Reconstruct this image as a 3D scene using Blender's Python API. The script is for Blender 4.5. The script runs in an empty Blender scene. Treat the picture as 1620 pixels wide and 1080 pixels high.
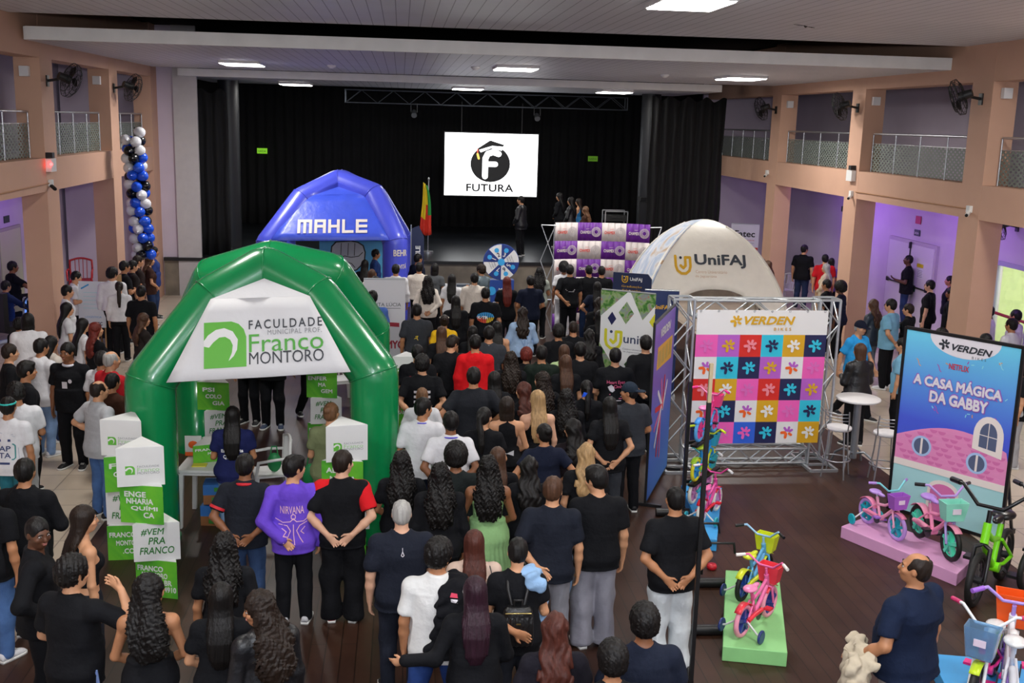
import bpy, math, random, os
import numpy as np
from mathutils import Vector, Matrix, Euler
from mathutils.bvhtree import BVHTree
random.seed(7)
SC = bpy.context.scene
COL = SC.collection
# ------------------------------------------------------------------ camera
CAM_F, CAM_PITCH, CAM_ROLL, CAM_YAW, CAM_H = 1700.0, 0.20109716, 0.02713307, 0.10575212, 4.9316
cd = bpy.data.cameras.new('camera'); cam = bpy.data.objects.new('camera', cd); COL.objects.link(cam)
cd.sensor_fit = 'HORIZONTAL'; cd.sensor_width = 36.0; cd.lens = CAM_F / 1620.0 * 36.0
cd.clip_start = 0.1; cd.clip_end = 200
_f = Vector((math.sin(CAM_YAW)*math.cos(CAM_PITCH), math.cos(CAM_YAW)*math.cos(CAM_PITCH), -math.sin(CAM_PITCH)))
_r0 = Vector((math.cos(CAM_YAW), -math.sin(CAM_YAW), 0)); _u0 = _r0.cross(_f)
_r = _r0*math.cos(CAM_ROLL) + _u0*math.sin(CAM_ROLL); _u = -_r0*math.sin(CAM_ROLL) + _u0*math.cos(CAM_ROLL)
_m = Matrix((( _r.x, _u.x, -_f.x, 0), (_r.y, _u.y, -_f.y, 0), (_r.z, _u.z, -_f.z, CAM_H), (0, 0, 0, 1)))
cam.matrix_world = _m
SC.camera = cam
# ------------------------------------------------------------------ colour management, world, lamps
vs = SC.view_settings
vs.view_transform = 'Standard'; vs.look = 'None'; vs.gamma = 1.0; vs.use_curve_mapping = False
vs.exposure = 0.92
W = bpy.data.worlds.new('hall_ambient'); SC.world = W; W.use_nodes = True
W.node_tree.nodes['Background'].inputs[0].default_value = (0.80, 0.86, 1.0, 1)
W.node_tree.nodes['Background'].inputs[1].default_value = 0.42

def area_lamp(name, loc, rot, sx, sy, power, col=(1.0, 0.97, 0.92), spread=math.pi):
    l = bpy.data.lights.new(name, 'AREA'); l.shape = 'RECTANGLE'; l.size = sx; l.size_y = sy
    l.energy = power; l.color = col; l.spread = spread
    o = bpy.data.objects.new(name, l); COL.objects.link(o); o.location = loc; o.rotation_euler = rot
    return o
# fluorescent ceiling fittings: x, y, z of the underside of each one (the rows over and behind the camera too)
CEILING_LAMPS = [(-3.58, 25.5, 6.1), (2.42, 23.6, 6.1), (7.74, 24.75, 6.1),
                 (-3.1, 33.0, 5.9), (1.92, 32.3, 5.9), (6.06, 31.2, 5.9),
                 (3.61, 13.84, 6.5), (-3.2, 14.3, 6.5), (9.3, 13.6, 6.5),
                 (3.4, 6.5, 6.5), (-3.2, 6.5, 6.5), (9.0, 6.5, 6.5), (3.4, 0.5, 6.5), (-3.2, 0.5, 6.5), (9.0, 0.5, 6.5)]
for i, (x, y, z) in enumerate(CEILING_LAMPS):
    area_lamp('ceiling_lamp', (x, y, z-0.105), (0, 0, 0), 0.75, 1.0, 84 if y < 30 else 30)
# violet wall washers standing in the arcades
for (x, y, e, s) in ((10.75, 23.8, 26, 1), (10.75, 29.2, 30, 1), (10.75, 18.55, 18, 1), (-7.05, 21.1, 8, -1), (-7.05, 25.8, 8, -1)):
    area_lamp('violet_washer_lamp', (x, y, 2.55), (0, math.radians(-112*s), 0), 0.3, 0.5, e, (0.44, 0.20, 1.0))
# added fill lamp by the camera, aimed up to brighten the ceiling
area_lamp('ceiling_fill_lamp', (0.1, -0.4, 5.3), (math.radians(143), 0, math.radians(-8)), 0.5, 0.5, 420, (0.92, 0.95, 1.0))
# ------------------------------------------------------------------ materials
MATS = {}
def nodes_of(name):
    m = bpy.data.materials.new(name); m.use_nodes = True
    nt = m.node_tree; b = nt.nodes['Principled BSDF']
    return m, nt, b
def link(nt, a, b): nt.links.new(a, b)
def mat(name, col, rough=0.5, metal=0.0, var=0.0, vscale=6.0, bump=0.0, bscale=60.0, emis=0.0, alpha=1.0, objcol=False, coat=0.0, trans=0.0):
    if name in MATS: return MATS[name]
    m, nt, b = nodes_of(name)
    c = (col[0], col[1], col[2], 1)
    b.inputs['Base Color'].default_value = c
    b.inputs['Roughness'].default_value = rough
    b.inputs['Metallic'].default_value = metal
    if coat: b.inputs['Coat Weight'].default_value = coat; b.inputs['Coat Roughness'].default_value = 0.12
    if trans: b.inputs['Transmission Weight'].default_value = trans
    if alpha < 1: b.inputs['Alpha'].default_value = alpha
    src = None
    if objcol:
        oi = nt.nodes.new('ShaderNodeObjectInfo'); src = oi.outputs['Color']
    if var > 0 or bump > 0:
        tc = nt.nodes.new('ShaderNodeTexCoord')
    if var > 0:
        n = nt.nodes.new('ShaderNodeTexNoise'); n.inputs['Scale'].default_value = vscale; n.inputs['Detail'].default_value = 5
        link(nt, tc.outputs['Object'], n.inputs['Vector'])
        r = nt.nodes.new('ShaderNodeMapRange'); r.inputs['From Min'].default_value = 0.3; r.inputs['From Max'].default_value = 0.7
        r.inputs['To Min'].default_value = 1-var; r.inputs['To Max'].default_value = 1+var
        link(nt, n.outputs['Fac'], r.inputs['Value'])
        mx = nt.nodes.new('ShaderNodeVectorMath'); mx.operation = 'SCALE'
        if src is not None: link(nt, src, mx.inputs[0])
        else: mx.inputs[0].default_value = col
        link(nt, r.outputs['Result'], mx.inputs['Scale']); src = mx.outputs['Vector']
    if src is not None: link(nt, src, b.inputs['Base Color'])
    if bump > 0:
        n2 = nt.nodes.new('ShaderNodeTexNoise'); n2.inputs['Scale'].default_value = bscale; n2.inputs['Detail'].default_value = 3
        link(nt, tc.outputs['Object'], n2.inputs['Vector'])
        bp = nt.nodes.new('ShaderNodeBump'); bp.inputs['Strength'].default_value = bump; bp.inputs['Distance'].default_value = 0.02
        link(nt, n2.outputs['Fac'], bp.inputs['Height']); link(nt, bp.outputs['Normal'], b.inputs['Normal'])
    if emis > 0:
        b.inputs['Emission Color'].default_value = c; b.inputs['Emission Strength'].default_value = emis
    MATS[name] = m
    return m
def grooves(name, col, dark, pitch, width, axis='X', rough=0.45, bumpy=0.0, var=0.06):
    """boards with thin grooves every `pitch` metres along an object axis"""
    m, nt, b = nodes_of(name)
    tc = nt.nodes.new('ShaderNodeTexCoord'); sp = nt.nodes.new('ShaderNodeSeparateXYZ'); link(nt, tc.outputs['Object'], sp.inputs[0])
    d = nt.nodes.new('ShaderNodeMath'); d.operation = 'DIVIDE'; d.inputs[1].default_value = pitch; link(nt, sp.outputs[axis], d.inputs[0])
    fr = nt.nodes.new('ShaderNodeMath'); fr.operation = 'FRACT'; link(nt, d.outputs[0], fr.inputs[0])
    lt = nt.nodes.new('ShaderNodeMath'); lt.operation = 'LESS_THAN'; lt.inputs[1].default_value = width; link(nt, fr.outputs[0], lt.inputs[0])
    n = nt.nodes.new('ShaderNodeTexNoise'); n.inputs['Scale'].default_value = 0.8; n.inputs['Detail'].default_value = 6; link(nt, tc.outputs['Object'], n.inputs['Vector'])
    r = nt.nodes.new('ShaderNodeMapRange'); r.inputs['To Min'].default_value = 1-var*2; r.inputs['To Max'].default_value = 1+var*2; link(nt, n.outputs['Fac'], r.inputs['Value'])
    mx = nt.nodes.new('ShaderNodeMix'); mx.data_type = 'RGBA'; mx.inputs['A'].default_value = (*col, 1); mx.inputs['B'].default_value = (*dark, 1); link(nt, lt.outputs[0], mx.inputs['Factor'])
    sc = nt.nodes.new('ShaderNodeVectorMath'); sc.operation = 'SCALE'; link(nt, mx.outputs['Result'], sc.inputs[0]); link(nt, r.outputs['Result'], sc.inputs['Scale'])
    link(nt, sc.outputs['Vector'], b.inputs['Base Color']); b.inputs['Roughness'].default_value = rough
    MATS[name] = m; return m
def bricks(name, c1, c2, mortar, bw, bh, ms, rough, rot=0.0, offset=0.5, bump=0.15, wear=0.12, spec=0.5):
    m, nt, b = nodes_of(name)
    tc = nt.nodes.new('ShaderNodeTexCoord'); mp = nt.nodes.new('ShaderNodeMapping'); mp.inputs['Rotation'].default_value = (0, 0, rot)
    link(nt, tc.outputs['Object'], mp.inputs['Vector'])
    br = nt.nodes.new('ShaderNodeTexBrick'); link(nt, mp.outputs['Vector'], br.inputs['Vector'])
    br.inputs['Color1'].default_value = (*c1, 1); br.inputs['Color2'].default_value = (*c2, 1); br.inputs['Mortar'].default_value = (*mortar, 1)
    br.inputs['Scale'].default_value = 1.0; br.inputs['Brick Width'].default_value = bw; br.inputs['Row Height'].default_value = bh
    br.inputs['Mortar Size'].default_value = ms; br.inputs['Mortar Smooth'].default_value = 0.2; br.offset = offset
    n = nt.nodes.new('ShaderNodeTexNoise'); n.inputs['Scale'].default_value = 1.6; n.inputs['Detail'].default_value = 8; link(nt, tc.outputs['Object'], n.inputs['Vector'])
    r = nt.nodes.new('ShaderNodeMapRange'); r.inputs['To Min'].default_value = 1-wear*2; r.inputs['To Max'].default_value = 1+wear*2; link(nt, n.outputs['Fac'], r.inputs['Value'])
    sc = nt.nodes.new('ShaderNodeVectorMath'); sc.operation = 'SCALE'; link(nt, br.outputs['Color'], sc.inputs[0]); link(nt, r.outputs['Result'], sc.inputs['Scale'])
    link(nt, sc.outputs['Vector'], b.inputs['Base Color'])
    r2 = nt.nodes.new('ShaderNodeMapRange'); r2.inputs['To Min'].default_value = rough-0.1; r2.inputs['To Max'].default_value = rough+0.12; link(nt, n.outputs['Fac'], r2.inputs['Value'])
    link(nt, r2.outputs['Result'], b.inputs['Roughness']); b.inputs['Specular IOR Level'].default_value = spec
    MATS[name] = m; return m
def rail_mesh(name, col, cell=0.075, thick=0.30):
    """expanded metal: diamond openings cut through a painted sheet"""
    m, nt, b = nodes_of(name)
    tc = nt.nodes.new('ShaderNodeTexCoord'); sp = nt.nodes.new('ShaderNodeSeparateXYZ'); link(nt, tc.outputs['Object'], sp.inputs[0])
    def wave(sy, sz):
        a = nt.nodes.new('ShaderNodeMath'); a.operation = 'MULTIPLY'; a.inputs[1].default_value = sy/cell; link(nt, sp.outputs['Y'], a.inputs[0])
        c = nt.nodes.new('ShaderNodeMath'); c.operation = 'MULTIPLY_ADD'; c.inputs[1].default_value = sz/cell; link(nt, sp.outputs['Z'], c.inputs[0]); link(nt, a.outputs[0], c.inputs[2])
        f = nt.nodes.new('ShaderNodeMath'); f.operation = 'FRACT'; link(nt, c.outputs[0], f.inputs[0])
        l = nt.nodes.new('ShaderNodeMath'); l.operation = 'LESS_THAN'; l.inputs[1].default_value = thick; link(nt, f.outputs[0], l.inputs[0]); return l
    w1, w2 = wave(0.6, 1.0), wave(-0.6, 1.0)
    mxm = nt.nodes.new('ShaderNodeMath'); mxm.operation = 'MAXIMUM'; link(nt, w1.outputs[0], mxm.inputs[0]); link(nt, w2.outputs[0], mxm.inputs[1])
    b.inputs['Base Color'].default_value = (*col, 1); b.inputs['Roughness'].default_value = 0.5
    link(nt, mxm.outputs[0], b.inputs['Alpha'])
    MATS[name] = m; return m
def ramp_print(name, axis, stops, rough=0.45):
    """a printed sheet whose ink runs from one colour to another along an object axis (metres)"""
    m, nt, b = nodes_of(name)
    tc = nt.nodes.new('ShaderNodeTexCoord'); sp = nt.nodes.new('ShaderNodeSeparateXYZ'); link(nt, tc.outputs['Object'], sp.inputs[0])
    lo, hi = stops[0][0], stops[-1][0]
    r = nt.nodes.new('ShaderNodeMapRange'); r.inputs['From Min'].default_value = lo; r.inputs['From Max'].default_value = hi; link(nt, sp.outputs[axis], r.inputs['Value'])
    cr = nt.nodes.new('ShaderNodeValToRGB'); link(nt, r.outputs['Result'], cr.inputs['Fac'])
    while len(cr.color_ramp.elements) < len(stops): cr.color_ramp.elements.new(0.5)
    for e, (p, c) in zip(cr.color_ramp.elements, stops): e.position = (p-lo)/(hi-lo); e.color = (*c, 1)
    link(nt, cr.outputs['Color'], b.inputs['Base Color']); b.inputs['Roughness'].default_value = rough
    MATS[name] = m; return m
def blotch_print(name, cols, scale, rough=0.5):
    """photographic print: patches of a few inks"""
    m, nt, b = nodes_of(name)
    tc = nt.nodes.new('ShaderNodeTexCoord')
    n = nt.nodes.new('ShaderNodeTexNoise'); n.inputs['Scale'].default_value = scale; n.inputs['Detail'].default_value = 6; n.inputs['Distortion'].default_value = 1.0
    link(nt, tc.outputs['Object'], n.inputs['Vector'])
    cr = nt.nodes.new('ShaderNodeValToRGB'); link(nt, n.outputs['Fac'], cr.inputs['Fac'])
    while len(cr.color_ramp.elements) < len(cols): cr.color_ramp.elements.new(0.5)
    for i, (e, c) in enumerate(zip(cr.color_ramp.elements, cols)):
        e.position = 0.3+0.4*i/(len(cols)-1); e.color = (*c, 1)
    link(nt, cr.outputs['Color'], b.inputs['Base Color']); b.inputs['Roughness'].default_value = rough
    MATS[name] = m; return m
def S(h):
    """sRGB hex -> linear"""
    h = h.lstrip('#'); h = ''.join(c*2 for c in h) if len(h) == 3 else h; o = []
    for i in (0, 2, 4):
        c = int(h[i:i+2], 16)/255.0
        o.append(c/12.92 if c <= 0.04045 else ((c+0.055)/1.055)**2.4)
    return tuple(o)
# ------------------------------------------------------------------ mesh builder
def frame_z(d):
    d = Vector(d).normalized(); a = Vector((0, 0, 1)) if abs(d.z) < 0.95 else Vector((1, 0, 0))
    x = a.cross(d).normalized(); y = d.cross(x); return x, y, d
class MB:
    def __init__(s): s.v = []; s.f = []; s.mi = []; s.sm = []; s.cur = 0
    def add(s, vs, fs, smooth=False, M=None, mi=None):
        o = len(s.v)
        s.v += [tuple(M @ Vector(p)) if M is not None else tuple(p) for p in vs]
        for f in fs: s.f.append([i+o for i in f]); s.mi.append(s.cur if mi is None else mi); s.sm.append(smooth)
        return s
    def box(s, c, d, M=None, mi=None):
        x, y, z = c; a, b, e = d[0]/2, d[1]/2, d[2]/2
        v = [(x+i*a, y+j*b, z+k*e) for k in (-1, 1) for j in (-1, 1) for i in (-1, 1)]
        return s.add(v, [(0,2,3,1),(4,5,7,6),(0,1,5,4),(1,3,7,5),(3,2,6,7),(2,0,4,6)], False, M, mi)
    def bar(s, a, b, w, h=None, up=(0, 0, 1), mi=None):
        h = h or w; a, b = Vector(a), Vector(b); d = (b-a).normalized(); u = Vector(up)
        if abs(d.dot(u)) > 0.98: u = Vector((1, 0, 0))
        x = d.cross(u).normalized(); y = x.cross(d)
        v = [p+x*(i*w/2)+y*(j*h/2) for p in (a, b) for j in (-1, 1) for i in (-1, 1)]
        return s.add(v, [(0,2,3,1),(4,5,7,6),(0,1,5,4),(1,3,7,5),(3,2,6,7),(2,0,4,6)], False, None, mi)
    def cyl(s, a, b, r0, r1=None, n=12, cap=True, mi=None, M=None):
        r1 = r0 if r1 is None else r1; a, b = Vector(a), Vector(b); x, y, d = frame_z(b-a)
        v = []
        for p, r in ((a, r0), (b, r1)):
            for i in range(n): t = 2*math.pi*i/n; v.append(p+x*(r*math.cos(t))+y*(r*math.sin(t)))
        s.add(v, [(i, (i+1) % n, n+(i+1) % n, n+i) for i in range(n)], True, M, mi)
        if cap: s.add(v[:n], [tuple(range(n-1, -1, -1))], False, M, mi); s.add(v[n:], [tuple(range(n))], False, M, mi)
        return s
    def tube(s, pts, r, n=8, closed=False, mi=None, smooth=True, M=None):
        pts = [Vector(p) for p in pts]; N = len(pts); rr = r if hasattr(r, '__len__') else [r]*N
        T = []
        for i in range(N):
            a = pts[(i-1) % N] if (closed or i > 0) else pts[i]; b = pts[(i+1) % N] if (closed or i < N-1) else pts[i]
            d1 = (pts[i]-a); d2 = (b-pts[i])
            t = (d1.normalized() if d1.length > 1e-9 else Vector()) + (d2.normalized() if d2.length > 1e-9 else Vector())
            T.append(t.normalized() if t.length > 1e-9 else Vector((0, 0, 1)))
        x, y, d = frame_z(T[0]); v = []
        for i in range(N):
            t = T[i]; x = (x-t*x.dot(t)).normalized(); y = t.cross(x)
            sc = 1.0
            if 0 < i < N-1 or closed:
                d1 = (pts[i]-pts[(i-1) % N]).normalized(); c = max(0.5, d1.dot(t)); sc = 1/c
            # stretch in the bend plane so straight runs keep their radius at mitred corners
            bend = None
            if sc > 1.001:
                d1 = (pts[i]-pts[(i-1) % N]).normalized(); bend = (d1 - t*d1.dot(t))
                bend = bend.normalized() if bend.length > 1e-6 else None
            for k in range(n):
                a = 2*math.pi*k/n; w = x*math.cos(a)+y*math.sin(a)
                if bend is not None: w = w + bend*(w.dot(bend)*(sc-1))
                v.append(pts[i]+w*rr[i])
        f = []
        for i in range(N if closed else N-1):
            j = (i+1) % N
            for k in range(n): f.append((i*n+k, i*n+(k+1) % n, j*n+(k+1) % n, j*n+k))
        s.add(v, f, smooth, M, mi)
        if not closed:
            s.add(v[:n], [tuple(range(n-1, -1, -1))], False, M, mi); s.add(v[-n:], [tuple(range(n))], False, M, mi)
        return s
    def ball(s, c, r, nu=14, nv=9, mi=None, M=None):
        r = r if hasattr(r, '__len__') else (r, r, r); v = [(c[0], c[1], c[2]+r[2])]
        for j in range(1, nv):
            p = math.pi*j/nv
            for i in range(nu): t = 2*math.pi*i/nu; v.append((c[0]+r[0]*math.sin(p)*math.cos(t), c[1]+r[1]*math.sin(p)*math.sin(t), c[2]+r[2]*math.cos(p)))
        v.append((c[0], c[1], c[2]-r[2])); f = [(0, 1+i, 1+(i+1) % nu) for i in range(nu)]
        for j in range(nv-2):
            for i in range(nu): f.append((1+j*nu+i, 1+(j+1)*nu+i, 1+(j+1)*nu+(i+1) % nu, 1+j*nu+(i+1) % nu))
        L = len(v)-1; b = 1+(nv-2)*nu
        f += [(L, b+(i+1) % nu, b+i) for i in range(nu)]
        return s.add(v, f, True, M, mi)
    def torus(s, c, ax, R, r, nu=28, nv=8, mi=None, sy=1.0):
        x, y, d = frame_z(ax); c = Vector(c)
        pts = [c+x*(R*math.cos(2*math.pi*i/nu))+y*(R*math.sin(2*math.pi*i/nu)) for i in range(nu)]
        return s.tube(pts, r, nv, True, mi)
    def lathe(s, prof, n=24, M=None, mi=None, smooth=True):
        v = [(r*math.cos(2*math.pi*i/n), r*math.sin(2*math.pi*i/n), z) for r, z in prof for i in range(n)]
        f = [(j*n+i, j*n+(i+1) % n, (j+1)*n+(i+1) % n, (j+1)*n+i) for j in range(len(prof)-1) for i in range(n)]
        return s.add(v, f, smooth, M, mi)
    def prism(s, poly, h, M=None, mi=None, z0=0.0):
        """2-D outline in XY given thickness h along +Z"""
        a = sum(poly[i][0]*poly[(i+1) % len(poly)][1]-poly[(i+1) % len(poly)][0]*poly[i][1] for i in range(len(poly)))
        if a < 0: poly = poly[::-1]
        n = len(poly); v = [(p[0], p[1], z0) for p in poly]+[(p[0], p[1], z0+h) for p in poly]
        f = [tuple(range(n-1, -1, -1)), tuple(range(n, 2*n))]+[(i, (i+1) % n, n+(i+1) % n, n+i) for i in range(n)]
        return s.add(v, f, False, M, mi)
    def stroke(s, pts, w, h, M=None, mi=None, z0=0.0):
        """a printed stroke of width w with round ends, as thin prisms"""
        for q, (a, b) in enumerate(zip(pts[:-1], pts[1:])):
            dx, dy = b[0]-a[0], b[1]-a[1]; l = math.hypot(dx, dy) or 1e-9; nx, ny = -dy/l*w/2, dx/l*w/2; t = math.atan2(dy, dx)
            poly = [(b[0]+w/2*math.cos(t+math.pi*(k/6-0.5)), b[1]+w/2*math.sin(t+math.pi*(k/6-0.5))) for k in range(7)]
            poly += [(a[0]+w/2*math.cos(t+math.pi*(k/6+0.5)), a[1]+w/2*math.sin(t+math.pi*(k/6+0.5))) for k in range(7)]
            s.prism(poly, h, M, mi, z0+.0004*(len(s.f) % 5))
        return s
    def mesh(s, name, mats):
        me = bpy.data.meshes.new(name); me.from_pydata(s.v, [], s.f)
        for m in (mats if isinstance(mats, (list, tuple)) else [mats]): me.materials.append(m)
        me.polygons.foreach_set('material_index', s.mi); me.polygons.foreach_set('use_smooth', s.sm); me.update()
        return me
    def build(s, name, mats, parent=None, M=None):
        return obj(name, s.mesh(name, mats), parent, M)
def obj(name, me, parent=None, M=None):
    o = bpy.data.objects.new(name, me); COL.objects.link(o)
    if parent is not None: o.parent = parent
    if M is not None: o.matrix_local = M
    return o
def tag(o, label, cat, group=None, kind=None):
    o['label'] = label
    if cat: o['category'] = cat
    if group: o['group'] = group
    if kind: o['kind'] = kind
    return o
def thing(name, label, cat, loc=(0, 0, 0), rz=0.0, group=None):
    o = bpy.data.objects.new(name, None); COL.objects.link(o); o.location = loc; o.rotation_euler = (0, 0, rz)
    o.empty_display_size = 0.1
    return tag(o, label, cat, group)
def struct(o): o['kind'] = 'structure'; return o
def dup(root, loc, rz, label=None, group=None, col=None):
    """a copy of a thing with copies of its parts and their sub-parts"""
    r = root.copy(); COL.objects.link(r); r.location = loc; r.rotation_euler = (0, 0, rz)
    if label: r['label'] = label
    if group: r['group'] = group
    if col is not None: r.color = (*col, 1)
    for ch in list(root.children):
        c = ch.copy(); COL.objects.link(c); c.parent = r
        for g in list(ch.children):
            d = g.copy(); COL.objects.link(d); d.parent = c
    return r
def basis(o, x, y):
    """matrix whose local X, Y run along x and y and whose Z stands off the panel"""
    x = Vector(x).normalized(); z = x.cross(Vector(y)).normalized(); y = z.cross(x); o = Vector(o)
    return Matrix(((x.x, y.x, z.x, o.x), (x.y, y.y, z.y, o.y), (x.z, y.z, z.z, o.z), (0, 0, 0, 1)))
def T(x=0, y=0, z=0): return Matrix.Translation((x, y, z))
def RZ(a): return Matrix.Rotation(a, 4, 'Z')
def RX(a): return Matrix.Rotation(a, 4, 'X')
def RY(a): return Matrix.Rotation(a, 4, 'Y')
# ------------------------------------------------------------------ lettering
def text_geo(s, bold=0.0, shear=0.0, spacing=1.0, line=0.9, align='CENTER', depth=0.0):
    cu = bpy.data.curves.new('t', 'FONT'); cu.body = s; cu.size = 1.0; cu.offset = bold; cu.shear = shear
    cu.offset = 0.0; cu.space_character = spacing; cu.space_line = line; cu.align_x = align; cu.resolution_u = 3; cu.extrude = depth
    o = bpy.data.objects.new('t', cu); COL.objects.link(o)
    dg = bpy.context.evaluated_depsgraph_get(); ev = o.evaluated_get(dg); me = ev.to_mesh()
    v = np.zeros(len(me.vertices)*3); me.vertices.foreach_get('co', v); v = v.reshape(-1, 3)
    fs = [list(p.vertices) for p in me.polygons]
    ev.to_mesh_clear(); bpy.data.objects.remove(o); bpy.data.curves.remove(cu)
    if bold > 0:                                  # heavier weight: the outline repeated around itself
        V0, F0 = v, fs; v = [V0]; fs = [list(f) for f in F0]; n0 = len(V0)
        for i in range(1, 9):
            a = 2*math.pi*i/8; v.append(V0+np.array((bold*math.cos(a), bold*math.sin(a), i))); fs += [[q+n0*i for q in f] for f in F0]
        v = np.concatenate(v)
    return v, fs
def put_text(mb, s, box, M, mi=0, z=0.003, **kw):
    """lettering fitted into box = (x centre, y centre, width, height) of panel M"""
    v, fs = text_geo(s, **kw)
    if len(v) == 0: return mb
    lo, hi = v.min(0), v.max(0); w, h = hi[0]-lo[0], hi[1]-lo[1]
    sx = box[2]/w if box[2] else box[3]/h; sy = box[3]/h if box[3] else sx
    p = [((a[0]-(lo[0]+hi[0])/2)*sx+box[0], (a[1]-(lo[1]+hi[1])/2)*sy+box[1], z+0.0005*a[2]) for a in v]
    return mb.add(p, fs, False, M, mi)
# ------------------------------------------------------------------ figures: smooth implicit surfaces polygonised to one skin
def V3(*a): return np.array(a, float)
def nrm(v): v = np.asarray(v, float); return v/np.linalg.norm(v)
class Field:
    def __init__(s, lo, hi, h):
        s.h = h; s.lo = np.array(lo, float); s.n = np.ceil((np.array(hi)-s.lo)/h).astype(int)+2
        s.D = np.full(s.n, 0.5, np.float32)
    def sub(s, lo, hi):
        a = np.clip(np.floor((np.array(lo)-s.lo)/s.h).astype(int), 0, s.n); b = np.clip(np.ceil((np.array(hi)-s.lo)/s.h).astype(int)+1, 0, s.n)
        if np.any(b <= a): return None, None
        g = [s.lo[i]+s.h*np.arange(a[i], b[i]) for i in range(3)]
        return tuple(slice(a[i], b[i]) for i in range(3)), (g[0][:, None, None], g[1][None, :, None], g[2][None, None, :])
    def mixin(s, sl, d, k, op):
        A = s.D[sl]; d = d.astype(np.float32)
        if op == 'u':
            if k > 0: h = np.maximum(k-np.abs(A-d), 0)/k; s.D[sl] = np.minimum(A, d)-h*h*k*0.25
            else: s.D[sl] = np.minimum(A, d)
        else:                                    # carve d away
            d = -d
            if k > 0: h = np.maximum(k-np.abs(A-d), 0)/k; s.D[sl] = np.maximum(A, d)+h*h*k*0.25
            else: s.D[sl] = np.maximum(A, d)
    def cone(s, a, b, ra, rb, k=0.03, op='u', flat=None):
        a, b = np.array(a, float), np.array(b, float); m = max(ra, rb)+k+2.5*s.h
        sl, g = s.sub(np.minimum(a, b)-m, np.maximum(a, b)+m)
        if sl is None: return s
        ab = b-a; L = max(ab@ab, 1e-12); p = [g[i]-a[i] for i in range(3)]
        t = np.clip((p[0]*ab[0]+p[1]*ab[1]+p[2]*ab[2])/L, 0, 1)
        q = [p[i]-t*ab[i] for i in range(3)]
        if flat is not None:                     # squeeze the section along a direction: (unit vector, factor > 1)
            n, fct = flat; w = (q[0]*n[0]+q[1]*n[1]+q[2]*n[2])*(fct-1); q = [q[i]+w*n[i] for i in range(3)]
        s.mixin(sl, np.sqrt(q[0]**2+q[1]**2+q[2]**2)-(ra+t*(rb-ra)), k, op); return s
    def ell(s, c, r, k=0.03, op='u', R=None):
        c, r = np.array(c, float), np.array(r, float); m = r.max()+k+2.5*s.h if R is not None else r+k+2.5*s.h
        sl, g = s.sub(c-m, c+m)
        if sl is None: return s
        p = [g[i]-c[i] for i in range(3)]
        if R is not None: p = [p[0]*R[0, i]+p[1]*R[1, i]+p[2]*R[2, i] for i in range(3)]
        k0 = np.sqrt((p[0]/r[0])**2+(p[1]/r[1])**2+(p[2]/r[2])**2)+1e-9; k1 = np.sqrt((p[0]/r[0]**2)**2+(p[1]/r[1]**2)**2+(p[2]/r[2]**2)**2)+1e-9
        s.mixin(sl, k0*(k0-1)/k1, k, op); return s
    def stack(s, prof, grow=0.0, k=0.04, op='u', pw=2.3, cx=0.0, tw=None):
        """a trunk: rows of (z, half width, half depth, centre y)"""
        P = np.array(sorted(prof), float); z0, z1 = P[0, 0], P[-1, 0]; m = k+2.5*s.h+max(grow, 0)
        a = P[:, 1].max()+m; b0 = (P[:, 3]-P[:, 2]).min()-m; b1 = (P[:, 3]+P[:, 2]).max()+m
        if tw is not None: a = b1 = max(a, b1, -b0)+0.02; b0 = -a
        sl, g = s.sub((cx-a, b0, z0-m), (cx+a, b1, z1+m))
        if sl is None: return s
        z = g[2]; A = np.interp(z, P[:, 0], P[:, 1])+grow; B = np.interp(z, P[:, 0], P[:, 2])+grow; Y = np.interp(z, P[:, 0], P[:, 3])
        x, y = g[0]-cx, g[1]
        if tw is not None:
            th = np.interp(z, tw[0], tw[1]); c, sn = np.cos(th), np.sin(th); x, y = x*c+y*sn, -x*sn+y*c
        q = (np.abs(x/A)**pw+np.abs((y-Y)/B)**pw)**(1/pw)
        d = (q-1)*np.minimum(A, B)*np.where(q > 1, 1.0, 1.0)
        d = np.maximum(d, np.maximum(z0-grow-z, z-z1-grow)); s.mixin(sl, d, k, op); return s
    def half(s, axis, v, sign, k=0.0):
        """keep only the side where sign*(p-v) < 0"""
        sl = tuple(slice(0, n) for n in s.n); g = s.lo[axis]+s.h*np.arange(s.n[axis]); sh = [1, 1, 1]; sh[axis] = -1
        s.mixin(sl, -np.broadcast_to((sign*(g-v)).reshape(sh), s.D.shape).copy(), k, 's'); return s
    def ripple(s, fn):
        g = [s.lo[i]+s.h*np.arange(s.n[i]) for i in range(3)]
        s.D = (s.D+fn(g[0][:, None, None], g[1][None, :, None], g[2][None, None, :])).astype(np.float32); return s
    def net(s):
        D = s.D; ins = D < 0; n = np.array(D.shape)-1
        cs = [(i, j, k) for i in (0, 1) for j in (0, 1) for k in (0, 1)]
        cut = lambda A, c: A[c[0]:c[0]+n[0], c[1]:c[1]+n[1], c[2]:c[2]+n[2]]
        cnt = sum(cut(ins, c).astype(np.int8) for c in cs); act = (cnt > 0) & (cnt < 8)
        I = np.argwhere(act); N = len(I); idx = np.full(act.shape, -1, np.int64); idx[act] = np.arange(N)
        acc = np.zeros((N, 3)); w = np.zeros(N)
        for a in cs:
            for ax in range(3):
                if a[ax]: continue
                b = list(a); b[ax] = 1
                da = D[I[:, 0]+a[0], I[:, 1]+a[1], I[:, 2]+a[2]].astype(float); db = D[I[:, 0]+b[0], I[:, 1]+b[1], I[:, 2]+b[2]].astype(float)
                m = (da < 0) != (db < 0); t = np.where(m, da/(da-db+1e-12), 0)
                p = np.tile(np.array(a, float), (N, 1)); p[:, ax] += t; acc += p*m[:, None]; w += m
        P = s.lo+s.h*(I+acc/np.maximum(w, 1)[:, None])
        F = []
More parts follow.
